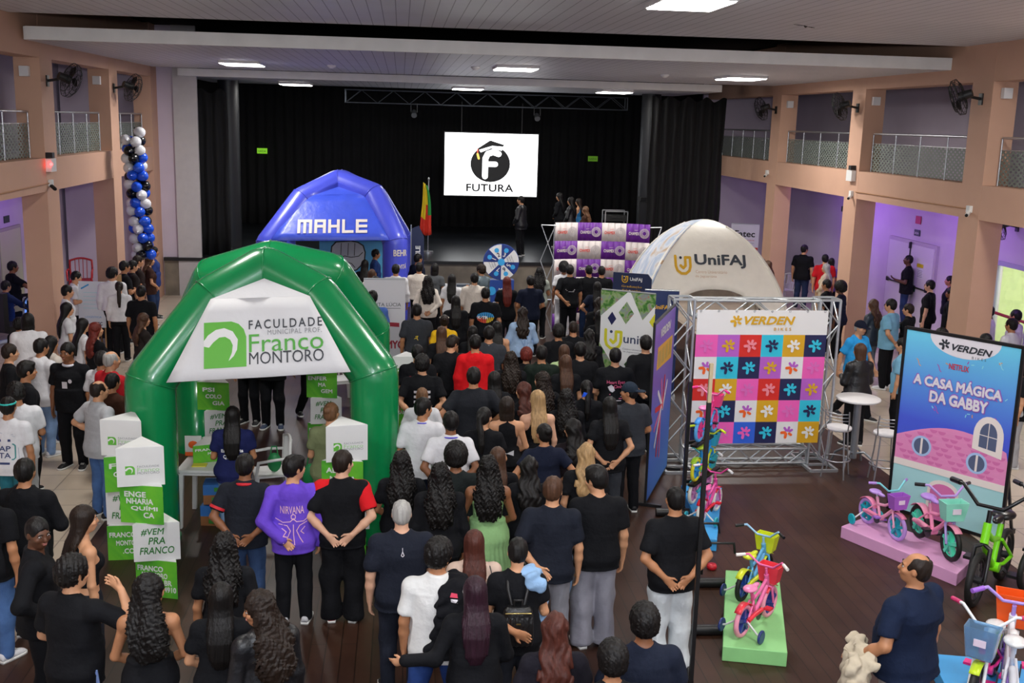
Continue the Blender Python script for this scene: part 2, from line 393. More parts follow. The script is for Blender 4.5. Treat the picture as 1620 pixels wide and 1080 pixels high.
        for ax in range(3):
            u, v = [(1, 2), (2, 0), (0, 1)][ax]
            A = np.take(ins, range(0, D.shape[ax]-1), ax); B = np.take(ins, range(1, D.shape[ax]), ax)
            E = np.argwhere(A != B); E = E[(E[:, u] > 0) & (E[:, v] > 0) & (E[:, u] < D.shape[u]-1) & (E[:, v] < D.shape[v]-1)]
            if not len(E): continue
            o = [E.copy() for _ in range(4)]
            o[1][:, u] -= 1; o[2][:, u] -= 1; o[2][:, v] -= 1; o[3][:, v] -= 1
            q = np.stack([idx[e[:, 0], e[:, 1], e[:, 2]] for e in o], 1)
            fl = ins[E[:, 0], E[:, 1], E[:, 2]]; q[~fl] = q[~fl][:, ::-1]; F.append(q)
        F = np.concatenate(F) if F else np.zeros((0, 4), int)
        F = F[(F >= 0).all(1)]
        return P, F
    def smooth_net(s, it=1):
        P, F = s.net()
        for _ in range(it):
            acc = np.zeros_like(P); c = np.zeros(len(P))
            for i in range(4):
                for j in (1, 3): np.add.at(acc, F[:, i], P[F[:, (i+j) % 4]]); np.add.at(c, F[:, i], 1)
            P = P*0.5+0.5*acc/np.maximum(c, 1)[:, None]
        return P, F
def np_mesh(name, P, F, mats, extra=None):
    me = bpy.data.meshes.new(name); nv, nf = len(P), len(F)
    if extra is not None:                        # extra = MB with its own material numbers
        ev = np.array(extra.v, float).reshape(-1, 3); vv = np.concatenate([P, ev]); fs = [list(f) for f in F]+[[i+nv for i in f] for f in extra.f]
        me.from_pydata(vv.tolist(), [], fs); me.polygons.foreach_set('material_index', [0]*nf+list(extra.mi))
    else:
        me.vertices.add(nv); me.vertices.foreach_set('co', P.astype(np.float32).ravel())
        me.loops.add(nf*4); me.loops.foreach_set('vertex_index', F.astype(np.int32).ravel())
        me.polygons.add(nf); me.polygons.foreach_set('loop_start', np.arange(0, nf*4, 4, dtype=np.int32))
        try: me.polygons.foreach_set('loop_total', np.full(nf, 4, np.int32))
        except Exception: pass
        me.update(calc_edges=True); me.validate()
    for m in mats: me.materials.append(m)
    me.polygons.foreach_set('use_smooth', [True]*len(me.polygons)); me.update()
    return me
SKIN = mat('skin', (0.5, 0.3, 0.2), 0.5, var=0.05, vscale=9, objcol=True)
CLOTH = mat('cloth', (0.5, 0.5, 0.5), 0.85, var=0.10, vscale=7, bump=0.35, bscale=22, objcol=True)
LEATHER = mat('leather', (0.02, 0.02, 0.02), 0.42, var=0.1, vscale=9, bump=0.3, bscale=30, objcol=True)
DENIM = mat('denim', (0.1, 0.15, 0.3), 0.85, var=0.28, vscale=5, bump=0.3, bscale=40, objcol=True)
HAIRM = mat('hair', (0.02, 0.015, 0.01), 0.50, var=0.3, vscale=30, bump=0.30, bscale=60, objcol=True)
for _n in HAIRM.node_tree.nodes:                 # strands: stretch the texture down the length of the hair
    if _n.type == 'TEX_NOISE':
        _mp = HAIRM.node_tree.nodes.new('ShaderNodeMapping'); _mp.inputs['Scale'].default_value = (1.6, 1.6, 0.16)
        _src = _n.inputs['Vector'].links[0].from_socket; HAIRM.node_tree.links.new(_src, _mp.inputs['Vector']); HAIRM.node_tree.links.new(_mp.outputs['Vector'], _n.inputs['Vector'])
for _m, _s in ((HAIRM, .30), (CLOTH, .18), (DENIM, .2), (SKIN, .4)): _m.node_tree.nodes['Principled BSDF'].inputs['Specular IOR Level'].default_value = _s
SHOEM = mat('shoe_upper', (0.05, 0.05, 0.05), 0.6, objcol=True)
SOLE = mat('shoe_sole', (0.75, 0.75, 0.72), 0.6)
EYEW = mat('eye_white', (0.48, 0.46, 0.45), 0.3); EYED = mat('eye_dark', (0.02, 0.012, 0.008), 0.2); BROW = mat('brow', (0.02, 0.014, 0.01), 0.8)
LIPM = mat('lips', (0.36, 0.13, 0.11), 0.5)
# arm = (upper-arm direction, forearm direction, hand direction, palm normal) for the right side (x > 0)
ARMS = {
 'side':    ((.20, -.06, -.97), (.02, .16, -.98), (-.05, .12, -.99), (-1, 0, 0)),
 'sideb':   ((.26, -.10, -.96), (-.06, .22, -.97), (-.1, .2, -.97), (-1, .2, 0)),
 'back':    ((.34, -.36, -.87), (-.72, -.30, -.63), (-.75, .02, -.66), (0, -1, 0)),
 'backl':   ((.36, -.34, -.87), (-.70, -.24, -.67), (-.70, -.06, -.70), (0, -1, 0)),
 'front':   ((.30, .06, -.95), (-.62, .60, -.50), (-.85, .25, -.45), (0, 1, 0)),
 'cross':   ((.34, .14, -.93), (-.80, .58, .08), (-.9, .1, .1), (0, 1, 0)),
 'phone':   ((.22, .10, -.97), (-.34, .90, .20), (-.2, .85, .45), (0, 0, 1)),
 'hip':     ((.62, -.30, -.72), (-.55, .62, -.55), (-.5, .6, -.6), (0, 1, 0)),
 'pocket':  ((.42, -.22, -.88), (-.12, .42, -.90), (-.1, .4, -.9), (-1, 0, 0)),
 'head':    ((.90, .22, -.30), (-.52, .22, .84), (-.80, .20, .40), (0, -1, 0)),
 'hugback': ((.48, -.24, -.84), (.78, -.30, .12), (.75, .35, -.3), (0, 1, 0)),
 'hug':     ((.62, -.22, -.75), (.84, -.06, -.45), (.85, .25, -.45), (0, -1, 0)),
 'reach':   ((.70, .45, -.50), (.75, .55, -.35), (.8, .5, -.35), (0, 0, -1)),
 'swingf':  ((.16, .30, -.94), (.0, .55, -.84), (0, .5, -.87), (-1, 0, 0)),
 'swingb':  ((.20, -.42, -.88), (.02, -.10, -.98), (0, 0, -1), (-1, 0, 0)),
 'carry':   ((.42, -.10, -.88), (.05, .75, -.55), (-.2, .8, -.5), (0, 1, 0)),
}
POSES = {'stand': ('side', 'side'), 'relax': ('sideb', 'side'), 'back': ('back', 'backl'), 'front': ('front', 'front'), 'cross': ('cross', 'cross'),
 'phone': ('phone', 'phone'), 'hips': ('hip', 'hip'), 'pockets': ('pocket', 'pocket'), 'hand_to_head': ('head', 'front'), 'hug': ('hug', 'side'),
 'walk': ('swingb', 'swingf'), 'sit': ('reach', 'phone'), 'carry': ('side', 'carry'), 'phone1': ('side', 'phone'), 'akimbo': ('hip', 'sideb'), 'backwide': ('back', 'backl'), 'oneback': ('side', 'backl'), 'embrace': ('front', 'hugback')}
def joints(pose, fem, build):
    J = {}; sw = (0.168 if fem else 0.188)*(1+0.5*(build-1)); hw = 0.088*(1+0.4*(build-1))
    sit = pose == 'sit'; dz = -0.43 if sit else 0.0
    for s, side in ((1, 0), (-1, 1)):
        u, f, h, pn = [np.array(a, float)*np.array((s, 1, 1)) for a in ARMS[POSES[pose][side]]]
        sh = V3(s*sw, -0.012, 1.385+dz); el = sh+0.295*nrm(u); wr = el+0.255*nrm(f)
        J['sh', s], J['el', s], J['wr', s], J['hd', s], J['pn', s] = sh, el, wr, nrm(h), nrm(pn)
        sp = 0.05 if pose in ('hug', 'backwide') else 0.0
        hip = V3(s*hw, 0, 0.90+dz); kn = V3(s*(hw+0.014+sp), 0.022, 0.49); an = V3(s*(hw+0.022+sp*1.6), -0.022, 0.085); yaw = 0.22*s
        if pose == 'walk': kn = V3(s*(hw+.008), 0.12 if s < 0 else -0.02, 0.49); an = V3(s*(hw+.008), 0.26 if s < 0 else -0.30, 0.085 if s < 0 else 0.12)
        if sit: kn = V3(s*(hw+.07), 0.41, 0.49); an = V3(s*(hw+.09), 0.36, 0.085)
        if pose == 'backwide': an = an+V3(0, 0.14*s-0.05, 0)
        J['hip', s], J['kn', s], J['an', s], J['fy', s] = hip, kn, an, yaw
    J['dz'] = dz; return J
def trunk_profile(fem, b):
    if fem: P = [(.83, .150, .118, -.015), (.90, .178, .128, -.022), (.97, .172, .115, -.015), (1.06, .138, .094, 0), (1.12, .130, .092, .004), (1.22, .142, .106, .010), (1.29, .150, .112, .008), (1.36, .150, .092, -.012), (1.40, .120, .075, -.018), (1.44, .062, .056, -.02), (1.47, .05, .052, -.016)]
    else: P = [(.83, .150, .112, -.012), (.90, .170, .122, -.02), (.98, .164, .112, -.01), (1.08, .152, .102, .002), (1.18, .160, .108, .002), (1.28, .174, .116, -.002), (1.35, .176, .106, -.012), (1.40, .140, .082, -.02), (1.44, .075, .062, -.022), (1.47, .056, .056, -.016)]
    return [(z, a*(b if z < 1.36 else 1+(b-1)*.5), d*(1+(b-1)*1.15 if z < 1.33 else 1+(b-1)*.6), y+(b-1)*(.10 if z < 1.25 else 0.0)) for z, a, d, y in P]
def shift(P, dz): return [(z+dz, a, b, y) for z, a, b, y in P]
def bounds(J, pad=0.1):
    pts = np.array([v for k, v in J.items() if isinstance(k, tuple) and k[0] in ('sh', 'el', 'wr', 'hip', 'kn', 'an')])
    lo = pts.min(0)-pad-0.14; hi = pts.max(0)+pad+0.16; lo[1] = min(lo[1], -0.26); hi[1] = max(hi[1], 0.28); lo[0] = min(lo[0], -.34); hi[0] = max(hi[0], .34)
    return lo, hi
def head_frame(J, yaw, pitch): return Matrix.Translation((0, -0.004, 1.525+J['dz'])) @ RZ(yaw) @ RX(pitch) @ Matrix.Translation((0, 0.022, 0.100))
def arm_skin(f, J, s, g=0.0, fem=False, b=1.0):
    m = (0.9 if fem else 1.0)*(1+0.35*(b-1)); sh, el, wr = J['sh', s], J['el', s], J['wr', s]
    f.cone(sh, el, .050*m+g, .040*m+g, 0.03); f.ell(sh+V3(0, 0, -.01), (.058*m+g, .055*m+g, .06*m+g), 0.035)
    f.cone(el, el+(wr-el)*.4, .039*m+g, .040*m+g, 0.02); f.cone(el+(wr-el)*.4, wr, .039*m+g, .026*m+g, 0.02)
def hand_skin(f, J, s, fem):
    wr, d, n = J['wr', s], J['hd', s], J['pn', s]; n = nrm(n-d*(n@d)); w = np.cross(d, n)*s   # w points to the thumb side
    q = 0.92 if fem else 1.0
    f.cone(wr, wr+d*.03*q, .025*q, .030*q, 0.015, flat=(n, 1.5)); f.cone(wr+d*.03*q, wr+d*.078*q, .036*q, .040*q, 0.012, flat=(n, 2.3))
    for i, (off, L) in enumerate(((.030, .066), (.011, .074), (-.009, .069), (-.028, .055))):
        a = wr+d*.082*q+w*off*q; c = 0.34+0.10*i; d1 = nrm(d+n*c*.6+w*off*3); d2 = nrm(d+n*(c*1.6)+w*off)
        m = a+d1*L*.5*q; f.cone(a, m, .0105*q, .0098*q, .004); f.cone(m, m+d2*L*.5*q, .0096*q, .0085*q, .004)
    a = wr+d*.026*q+w*.026*q; b = a+nrm(d*.75+w*.75+n*.25)*.042*q; f.cone(a, b, .0135*q, .0115*q, .008); f.cone(b, b+nrm(d+w*.18+n*.3)*.03*q, .0112*q, .009*q, .004)
CACHE = {}
def cached(fn):
    def g(*a):
        k = (fn.__name__,)+a
        if k not in CACHE: CACHE[k] = fn(*a)
        return CACHE[k]
    return g
@cached
def body_mesh(pose, fem, b, yaw, pitch, vox):
    J = joints(pose, fem, b); lo, hi = bounds(J); f = Field((lo[0], lo[1], -0.01), (hi[0], hi[1], 1.80+J['dz'] if POSES[pose][0] != 'head' else 1.9), vox)
    f.stack(shift(trunk_profile(fem, b), J['dz']), 0, 0.03, pw=2.15)
    dz = J['dz']
    for s in (1, -1):
        f.cone((s*.045, -.02, 1.435+dz), J['sh', s]+V3(0, 0, -.005), .045, .046, 0.05)
        f.ell((s*.078, -.062, .90+dz), (.080, .064, .082), 0.04)
        if fem: f.ell((s*.072, .088, 1.245+dz), (.062, .05, .06), 0.03)
        else: f.ell((s*.08, .07, 1.29+dz), (.08, .04, .06), 0.04)
        th, kn, an = J['hip', s], J['kn', s], J['an', s]; m = 1+.5*(b-1)
        f.cone(th, kn, .088*m, .056*m, 0.035); f.cone(kn, an, .052*m, .038, 0.03); cf = kn*.7+an*.3; f.ell(cf+V3(0, -.018, 0), (.05*m, .052*m, .10), 0.03)
        fy = J['fy', s]; tdir = V3(math.sin(fy), math.cos(fy), 0); f.cone(an+V3(0, 0, -.03)-tdir*.03, an+tdir*.15+V3(0, 0, -.055), .034, .026, 0.03)
        arm_skin(f, J, s, 0, fem, b); hand_skin(f, J, s, fem)
    H = head_frame(J, yaw, pitch); R = np.array(H.to_3x3()); c = np.array(H.translation); L = lambda p: c+R@np.array(p, float)
    f.cone((0, -.022, 1.40+dz), L((0, -.02, -.07)), .056 if fem else .062, .050 if fem else .056, 0.03)
    f.ell(L((0, -.012, .022)), (.076, .094, .094), 0.02, R=R); f.ell(L((0, .022, -.035)), (.064, .070, .074), 0.03, R=R)
    f.ell(L((0, .048, -.088)), (.036, .034, .026), 0.03, R=R); f.ell(L((0, .078, .018)), (.05, .016, .016), 0.02, R=R)
    f.cone(L((0, .088, .008)), L((0, .106, -.030)), .010, .0145, 0.012); f.ell(L((0, .086, -.060)), (.026, .012, .014), 0.012, R=R)
    for s in (1, -1):
        f.ell(L((s*.034, .096, .004)), (.018, .014, .012), 0.008, 's', R=R); f.ell(L((s*.044, .066, -.028)), (.024, .022, .02), 0.02, R=R)
        f.ell(L((s*.078, -.006, -.012)), (.010, .019, .031), 0.008, R=R); f.ell(L((s*.088, .002, -.010)), (.006, .009, .016), 0.004, 's', R=R)
    P, F = f.smooth_net(1); ex = MB()
    for s in (1, -1):
        ex.ball((s*.033, .0795, .003), (.0150, .0112, .0078), 10, 7, mi=1, M=H); ex.ball((s*.0335, .0868, .003), (.0066, .006, .0066), 8, 6, mi=2, M=H)
        ex.tube([(s*.016, .0935, .022), (s*.034, .0945, .028), (s*.052, .0845, .022)], .0036, 5, mi=3, M=H)
    ex.ball((0, .0965, -.055), (.021, .006, .0055), 10, 6, mi=4, M=H); ex.ball((0, .0955, -.066), (.018, .0065, .006), 10, 6, mi=4, M=H)
    return np_mesh('person_body', P, F, (SKIN, EYEW, EYED, BROW, LIPM), ex)
def wrinkle(a, sc, seed=0):
    r = np.random.RandomState(seed); ks = [(nrm(r.normal(size=3)*np.array((1, 1, .55)))*sc*r.uniform(.6, 1.5), r.uniform(0, 6.28)) for _ in range(7)]
    return lambda x, y, z: (a/3.0)*sum(np.sin(x*k[0]+y*k[1]+z*k[2]+p) for k, p in ks)
@cached
def top_mesh(kind, pose, fem, b, vox):
    """tee / polo / long / hoodie / jacket / tank / dress / crop"""
    J = joints(pose, fem, b); lo, hi = bounds(J, .12); dz = J['dz']; f = Field((lo[0], lo[1]-.05, 0.0 if kind == 'dress' else .55+dz), (hi[0], hi[1], 1.56+dz), vox)
    g = {'tee': .012, 'polo': .010, 'long': .012, 'shirt': .013, 'hoodie': .015, 'jacket': .015, 'tank': .007, 'dress': .007, 'crop': .007}[kind]
    hem = {'tee': .80, 'polo': .81, 'long': .81, 'shirt': .90, 'hoodie': .79, 'jacket': .78, 'tank': .88, 'dress': .12, 'crop': 1.04}[kind]
    tp = trunk_profile(fem, b); loose = kind in ('tee', 'polo', 'long', 'shirt', 'hoodie', 'jacket')
    if loose:
        w = .178*b if not fem else .165*b; dd = .118*(1+(b-1)*1.1)
        tp = [(z, max(a, w*(1.0 if z < 1.2 else .97)) if z < 1.34 else a, max(d, dd) if z < 1.30 else d, y-(.012 if z < 1.2 else 0)) for z, a, d, y in tp]
        tp = [(hem-.03, tp[0][1]*1.10 if not fem else tp[1][1]*1.0, tp[0][2]*1.12, -.018)]+[q for q in tp if q[0] > hem+.02]
    if kind == 'dress':
        tp = [(.10, .30, .26, -.02), (.5, .25, .21, -.02), (.86, .20, .15, -.02)]+[q for q in tp if .95 < q[0] < 1.3]
    f.stack(shift(tp, dz), g, 0.03, pw=2.3)
    if hem < .95: f.stack(shift([q for q in trunk_profile(fem, b) if .80 < q[0] < 1.1], dz), .034, .03, pw=2.15)
    for s in (1, -1):
        if hem < .95: f.ell((s*.078, -.062, .90+dz), (.080+.032, .064+.032, .082+g), .04)
        if fem: f.ell((s*.072, .088, 1.245+dz), (.062+g, .05+g, .06+g), 0.03)
        else: f.ell((s*.08, .07, 1.29+dz), (.08+g, .04+g, .06+g), .04)
        sh, el, wr = J['sh', s], J['el', s], J['wr', s]
        if kind in ('tank', 'crop'): f.cone((s*.075, -.03, 1.36+dz), (s*.062, -.012, 1.425+dz), .034+g, .030+g, 0.03); continue
        if kind == 'dress': continue
        f.cone((s*.045, -.02, 1.425+dz), sh+V3(0, 0, -.012), .046+g, .052+g*.8, 0.05)
        m = (0.9 if fem else 1.0)*(1+.35*(b-1)); f.ell(sh+V3(0, 0, -.014), (.056*m+g*.8, .055*m+g*.8, .058*m+g*.7), .03)
        if kind in ('tee', 'polo'):
            e = sh+(el-sh)*(.66 if not fem else .52); f.cone(sh, e, .052*m+g, .056*m+g*1.15, 0.03); n = nrm(el-sh)
            f.cone(e+n*.09, e+n*.30, .088, .088, 0.0, 's')
        else:
            f.cone(sh, el, .052*m+g, .045*m+g, 0.03); f.cone(el, wr, .045*m+g, .034*m+g*(.7 if kind != 'hoodie' else .9), 0.03)
            if kind in ('hoodie', 'jacket'): f.cone(wr-nrm(wr-el)*.02, wr+J['hd', s]*.012, .033*m+g*.5, .032*m+g*.5, .01)
    if kind in ('tank', 'crop'):
        for s in (1, -1): f.ell((s*.185, -.02, 1.36+dz), (.085, .2, .15), 0.01, 's')
    if kind == 'dress':
        f.half(2, 1.30+dz, 1); f.cone((.06, -.03, 1.29+dz), (.06, -.02, 1.42+dz), .008, .008, .01); f.cone((-.06, -.03, 1.29+dz), (-.06, -.02, 1.42+dz), .008, .008, .01)
    amp = {'tee': .006, 'polo': .005, 'long': .007, 'shirt': .007, 'hoodie': .007, 'jacket': .006, 'tank': .002, 'dress': .004, 'crop': .002}[kind]
    wr_ = wrinkle(amp, 24, hash((kind, pose, fem)) % 97 if False else len(kind)*7+len(pose))
    f.ripple(lambda x, y, z: wr_(x, y, z)-amp*.9)
    if kind == 'dress': f.ripple(lambda x, y, z: .006*np.sin(np.arctan2(y+.02, x)*26)*np.clip((1.02-z)/.3, 0, 1))
    if kind not in ('dress',):
        f.half(2, hem+dz, -1)
        if kind in ('hoodie',): f.ell((0, .06, 1.50+dz), (.066, .09, .10), 0.01, 's')
        else: f.ell((0, .018, 1.515+dz), (.074, .080, .105 if kind not in ('tank', 'crop') else .135), 0.008, 's')
    if kind == 'hoodie':
        f.ell((0, -.095, 1.40+dz), (.125, .058, .085), .03); f.cone((-.085, -.03, 1.43+dz), (0, -.09, 1.455+dz), .035, .042, .03); f.cone((.085, -.03, 1.43+dz), (0, -.09, 1.455+dz), .035, .042, .03)
        f.ell((0, -.045, 1.48+dz), (.066, .06, .05), .015, 's')
        f.stack(shift([(hem+.0, .178*b, .132*b, -.018), (hem+.05, .178*b, .132*b, -.018)], dz), .012, .02)
    if kind in ('polo', 'shirt'):
        f2 = [(0.062*math.cos(t), -.018+.060*math.sin(t), 1.452+dz+.008*math.sin(t)*-1) for t in np.linspace(0, 2*math.pi, 13)]
        for a, c in zip(f2[:-1], f2[1:]): f.cone(a, c, .012, .012, .004)
    P, F = f.smooth_net(1)
    return np_mesh(kind, P, F, (LEATHER if kind == 'jacket' else CLOTH,))
@cached
def legs_mesh(kind, pose, fem, b, vox):
    J = joints(pose, fem, b); lo, hi = bounds(J, .12); dz = J['dz']; f = Field((lo[0], min(lo[1], -.3), 0.0), (hi[0], max(hi[1], .3), 1.10+dz), vox)
    g, rk, ra = {'pants': (.012, .072, .062), 'jeans': (.010, .067, .056), 'baggy': (.020, .092, .086), 'slim': (.008, .062, .050), 'skirt': (.012, .07, .06)}[kind]
    tp = [q for q in trunk_profile(fem, b) if q[0] < 1.05]; gh = min(g, .011); f.stack(shift(tp, dz), gh, .03, pw=2.15)
    for s in (1, -1):
        f.ell((s*.078, -.062, .90+dz), (.080+gh, .064+gh, .082+gh), .04); th, kn, an = J['hip', s], J['kn', s], J['an', s]; m = 1+.5*(b-1)
        f.cone(th, kn, .090*m+g, rk*m, .03)
        f.ell(kn*.7+an*.3+V3(0, -.018, 0), (.05*m+g*.8, .052*m+g*.8, .10), .03)
        e = an+V3(0, 0, -.015); f.cone(kn, e, rk*m, ra, .03)
        if kind == 'baggy': f.cone(kn*.2+e*.8, e, ra*.98, ra*1.06, .02)
    if kind == 'skirt': f.stack([(.45, .26, .22, -.01), (.95, .18, .13, -.01)], .01, .03)
    amp = {'pants': .006, 'jeans': .006, 'baggy': .011, 'slim': .003, 'skirt': .005}[kind]; wr_ = wrinkle(amp, 26, len(kind)*3+len(pose))
    f.ripple(lambda x, y, z: (wr_(x, y, z)-amp*.9)*np.clip((.84+dz-z)/.08, .15, 1))
    f.half(2, 1.0+dz, 1); f.half(2, .035, -1)
    P, F = f.smooth_net(1)
    return np_mesh('trousers', P, F, (DENIM if kind in ('jeans', 'slim') else CLOTH,))
@cached
def shoe_mesh(kind):
    mb = MB(); n = 18
    rows = [(-.078, .030, .072), (-.068, .036, .088), (-.03, .040, .100), (.0, .042, .102), (.04, .044, .092), (.09, .047, .074), (.14, .046, .060), (.175, .036, .046), (.19, .012, .030)]
    for part, mi in ((0, 1), (1, 0)):
        v = []; f = []
        for i, (y, w, h) in enumerate(rows):
            for k in range(n):
                t = 2*math.pi*k/n; c, s_ = math.cos(t), math.sin(t)
                if part == 0: z = .0 if s_ < 0 else .028; x = (w+.004)*(abs(c)**.4)*(1 if c > 0 else -1); v.append((x, y*1.02, z))
                else: x = w*(abs(c)**.75)*(1 if c > 0 else -1); z = .024+max(0, s_)**.8*(h-.024); v.append((x, y, z))
        for i in range(len(rows)-1):
            for k in range(n): f.append((i*n+k, i*n+(k+1) % n, (i+1)*n+(k+1) % n, (i+1)*n+k))
        f.append(tuple(range(n-1, -1, -1))); f.append(tuple(range((len(rows)-1)*n, len(rows)*n)))
        mb.add(v, f, True, mi=mi)
    for k in range(4): mb.bar((-.022, .03+.022*k, .098-.0075*k), (.022, .03+.022*k, .098-.0075*k), .007, .004, mi=1)
    return mb.mesh('shoe', (SHOEM, SOLE))
@cached
def hair_mesh(style, fem, yaw):
    vox = .0075; f = Field((-.24, -.30, -.62 if style.startswith('long') or style == 'pony' else -.22), (.24, .16, .22), vox)
    R0 = (.0, -.012, .022)
    grow = {'buzz': .006, 'short': .014, 'swept': .018, 'curly': .030, 'afro': .052, 'bald': .008, 'bob': .018, 'bun': .010, 'pony': .010, 'cap': .012}.get(style, .016)
    r = np.array((.076, .094, .094))+grow; f.ell((0, -.012-(.004 if style != 'afro' else 0), .024+(grow*.35)), r, 0)
    if style not in ('afro', 'curly', 'bald', 'cap'): f.ell((0, -.035, -.02), (.070+grow*.7, .072+grow*.6, .075), .02)
    elif style != 'cap': f.ell((0, -.04, -.02), (.068+grow*.9, .066+grow, .07), .02)
    if style == 'swept': f.ell((.012, .062, .092), (.062, .036, .026), .03)
    sheet = style in ('long', 'longcurly', 'longwavy', 'pony')
    # carve the face and the nape
    f.ell((0, .112, -.035), (.073, .074, .088), .012, 's'); f.ell((0, .14, .03), (.058, .07, .046), .012, 's')
    if style in ('buzz', 'short', 'swept', 'curly', 'afro', 'bald', 'bun', 'cap', 'pony'):
        f.ell((0, .03, -.13), (.12, .105, .105), .012, 's'); f.half(2, -.095 if style not in ('buzz', 'cap') else -.08, -1, .01)
        for s in (1, -1): f.ell((s*.088, .004, -.03), (.022, .03, .045), .008, 's')
    if style == 'bald': f.ell((0, .02, .12), (.062, .12, .055), .012, 's'); f.ell((0, .09, .07), (.09, .07, .07), .012, 's')
    zz = np.array([-.6, -.30, -.16, -.05, .1]); th = np.array([-yaw, -yaw, -yaw*.75, -yaw*.2, 0.0])
    if style == 'bob': f.stack([(-.17, .088, .060, -.045), (-.10, .098, .075, -.035), (.0, .094, .085, -.02), (.06, .085, .085, -.01)], 0, .02); f.ell((0, .12, -.09), (.072, .10, .14), .012, 's')
    if style == 'long': f.stack([(-.53, .045, .012, -.162), (-.45, .085, .026, -.172), (-.30, .105, .034, -.165), (-.20, .110, .042, -.128), (-.11, .098, .062, -.068), (-.02, .092, .08, -.03), (.05, .08, .08, -.015)], 0, .02, tw=(zz, th))
    if style == 'longwavy': f.stack([(-.46, .07, .02, -.165), (-.38, .11, .036, -.172), (-.27, .125, .044, -.160), (-.18, .125, .05, -.118), (-.10, .108, .066, -.066), (-.02, .098, .082, -.03), (.05, .084, .082, -.015)], 0, .02, tw=(zz, th))
    if style == 'longcurly': f.stack([(-.50, .09, .03, -.168), (-.40, .130, .048, -.172), (-.28, .145, .056, -.155), (-.18, .140, .062, -.118), (-.10, .122, .078, -.066), (-.02, .110, .092, -.03), (.05, .094, .092, -.015)], 0, .02, tw=(zz, th))
    if sheet and style != 'pony': f.ell((0, .125, -.10), (.070, .085, .15), .012, 's')
    if style == 'pony':
        f.ell((0, -.115, .03), (.03, .03, .03), .02); f.stack([(-.42, .02, .015, -.175), (-.30, .04, .03, -.178), (-.12, .044, .034, -.155), (.03, .03, .026, -.125)], 0, .02, tw=(zz, th*.7))
    if style == 'bun': f.ell((0, -.10, .055), (.048, .042, .045), .012)
    if style in ('long', 'pony', 'bob', 'bun'): f.ripple(lambda x, y, z: .0020*np.sin(60*np.arctan2(x, -(y-.02))+4*np.sin(6*z))+.0012*np.sin(150*x+2*np.sin(8*z)))
    elif style == 'longwavy': f.ripple(lambda x, y, z: .0045*np.sin(95*x+2.2*np.sin(30*z))+.004*np.sin(34*z+30*x))
    elif style in ('longcurly',): f.ripple(lambda x, y, z: .0055*np.sin(170*x+3*np.sin(75*z))*np.sin(120*z+35*x)+.005*np.sin(120*y+90*z+3*np.sin(90*x))+.006*np.sin(60*x+20*z))
    elif style in ('curly', 'afro'): f.ripple(lambda x, y, z: .0045*np.sin(190*x+2*np.sin(90*z))*np.sin(180*z+40*y)+.004*np.sin(180*y+80*x))
    else: f.ripple(lambda x, y, z: .0022*np.sin(150*x+40*y+10*z)+.0014*np.sin(110*y+50*z))
    P, F = f.smooth_net(1)
    return np_mesh('hair', P, F, (HAIRM,))
@cached
def cap_mesh(back):
    f = Field((-.14, -.24, -.12), (.14, .24, .2), .0075); f.ell((0, -.010, .028), (.094, .112, .112), 0)
    f.half(2, .016, -1, .004)
    s = -1 if back else 1
    f.ell((0, s*.135-.01, .030), (.072, .080, .012), .012); f.ell((0, -.01, -.03), (.086, .104, .10), .0, 's')
    P, F = f.smooth_net(1); return np_mesh('cap', P, F, (CLOTH,))
@cached
def glasses_mesh(dummy):
    mb = MB()
    for s in (1, -1): mb.torus((s*.033, .104, .004), (0, 1, 0), .021, .0022, 16, 5); mb.bar((s*.055, .10, .008), (s*.080, .0, .004), .003)
    mb.bar((-.012, .106, .006), (.012, .106, .006), .003); return mb.mesh('glasses', mat('glasses_frame', (.01, .01, .01), .3))
CUR_TOP = {}
def add_person(x, y, z, h, yaw, pose, sex, bld, hyaw, hpit, skin, hair, hcol, top, tcol, legs, lcol, shoe, label, far, group='people standing in the crowd', extras=()):
    fem = sex == 'f'; b = bld; vox = .013 if far else .009
    ya, pi = math.radians(hyaw), math.radians(hpit); J = joints(pose, fem, b); sc = h/1.75
    o = obj('person', body_mesh(pose, fem, b, round(ya, 3), round(pi, 3), vox)); o.location = (x, y, z); o.rotation_euler = (0, 0, math.radians(yaw)); o.scale = (sc, sc, sc)
    o.color = (*S(skin), 1); tag(o, label, 'person', group)
    def part(name, me, col, M=None):
        p = obj(name, me, o, M); p.color = (*S(col), 1); return p
    H = head_frame(J, ya, pi)
    if hair != 'none': part('hair', hair_mesh(hair, fem, round(ya, 3) if hair in ('long', 'longcurly', 'longwavy', 'pony') else 0.0), hcol, H)
    tname = {'tee': 'shirt', 'polo': 'polo_shirt', 'long': 'shirt', 'shirt': 'shirt', 'hoodie': 'hoodie', 'jacket': 'jacket', 'tank': 'tank_top', 'crop': 'crop_top', 'dress': 'dress'}[top]
    t = part(tname, top_mesh(top, pose, fem, b, vox), tcol)
    if top != 'dress': part('skirt' if legs == 'skirt' else 'trousers', legs_mesh(legs, pose, fem, b, vox), lcol)
    for s in (1, -1):
        a = J['an', s]; part('shoe', shoe_mesh('plain'), shoe, Matrix.Translation((a[0], a[1], max(0, a[2]-.085))) @ RZ(-J['fy', s]))
    if 'cap' in extras: part('cap', cap_mesh(False), '#14182a', H)
    if 'capback' in extras: part('cap', cap_mesh(True), '#1f2a38', H)
    if 'glasses' in extras: part('glasses', glasses_mesh(0), '#000000', H)
    return o
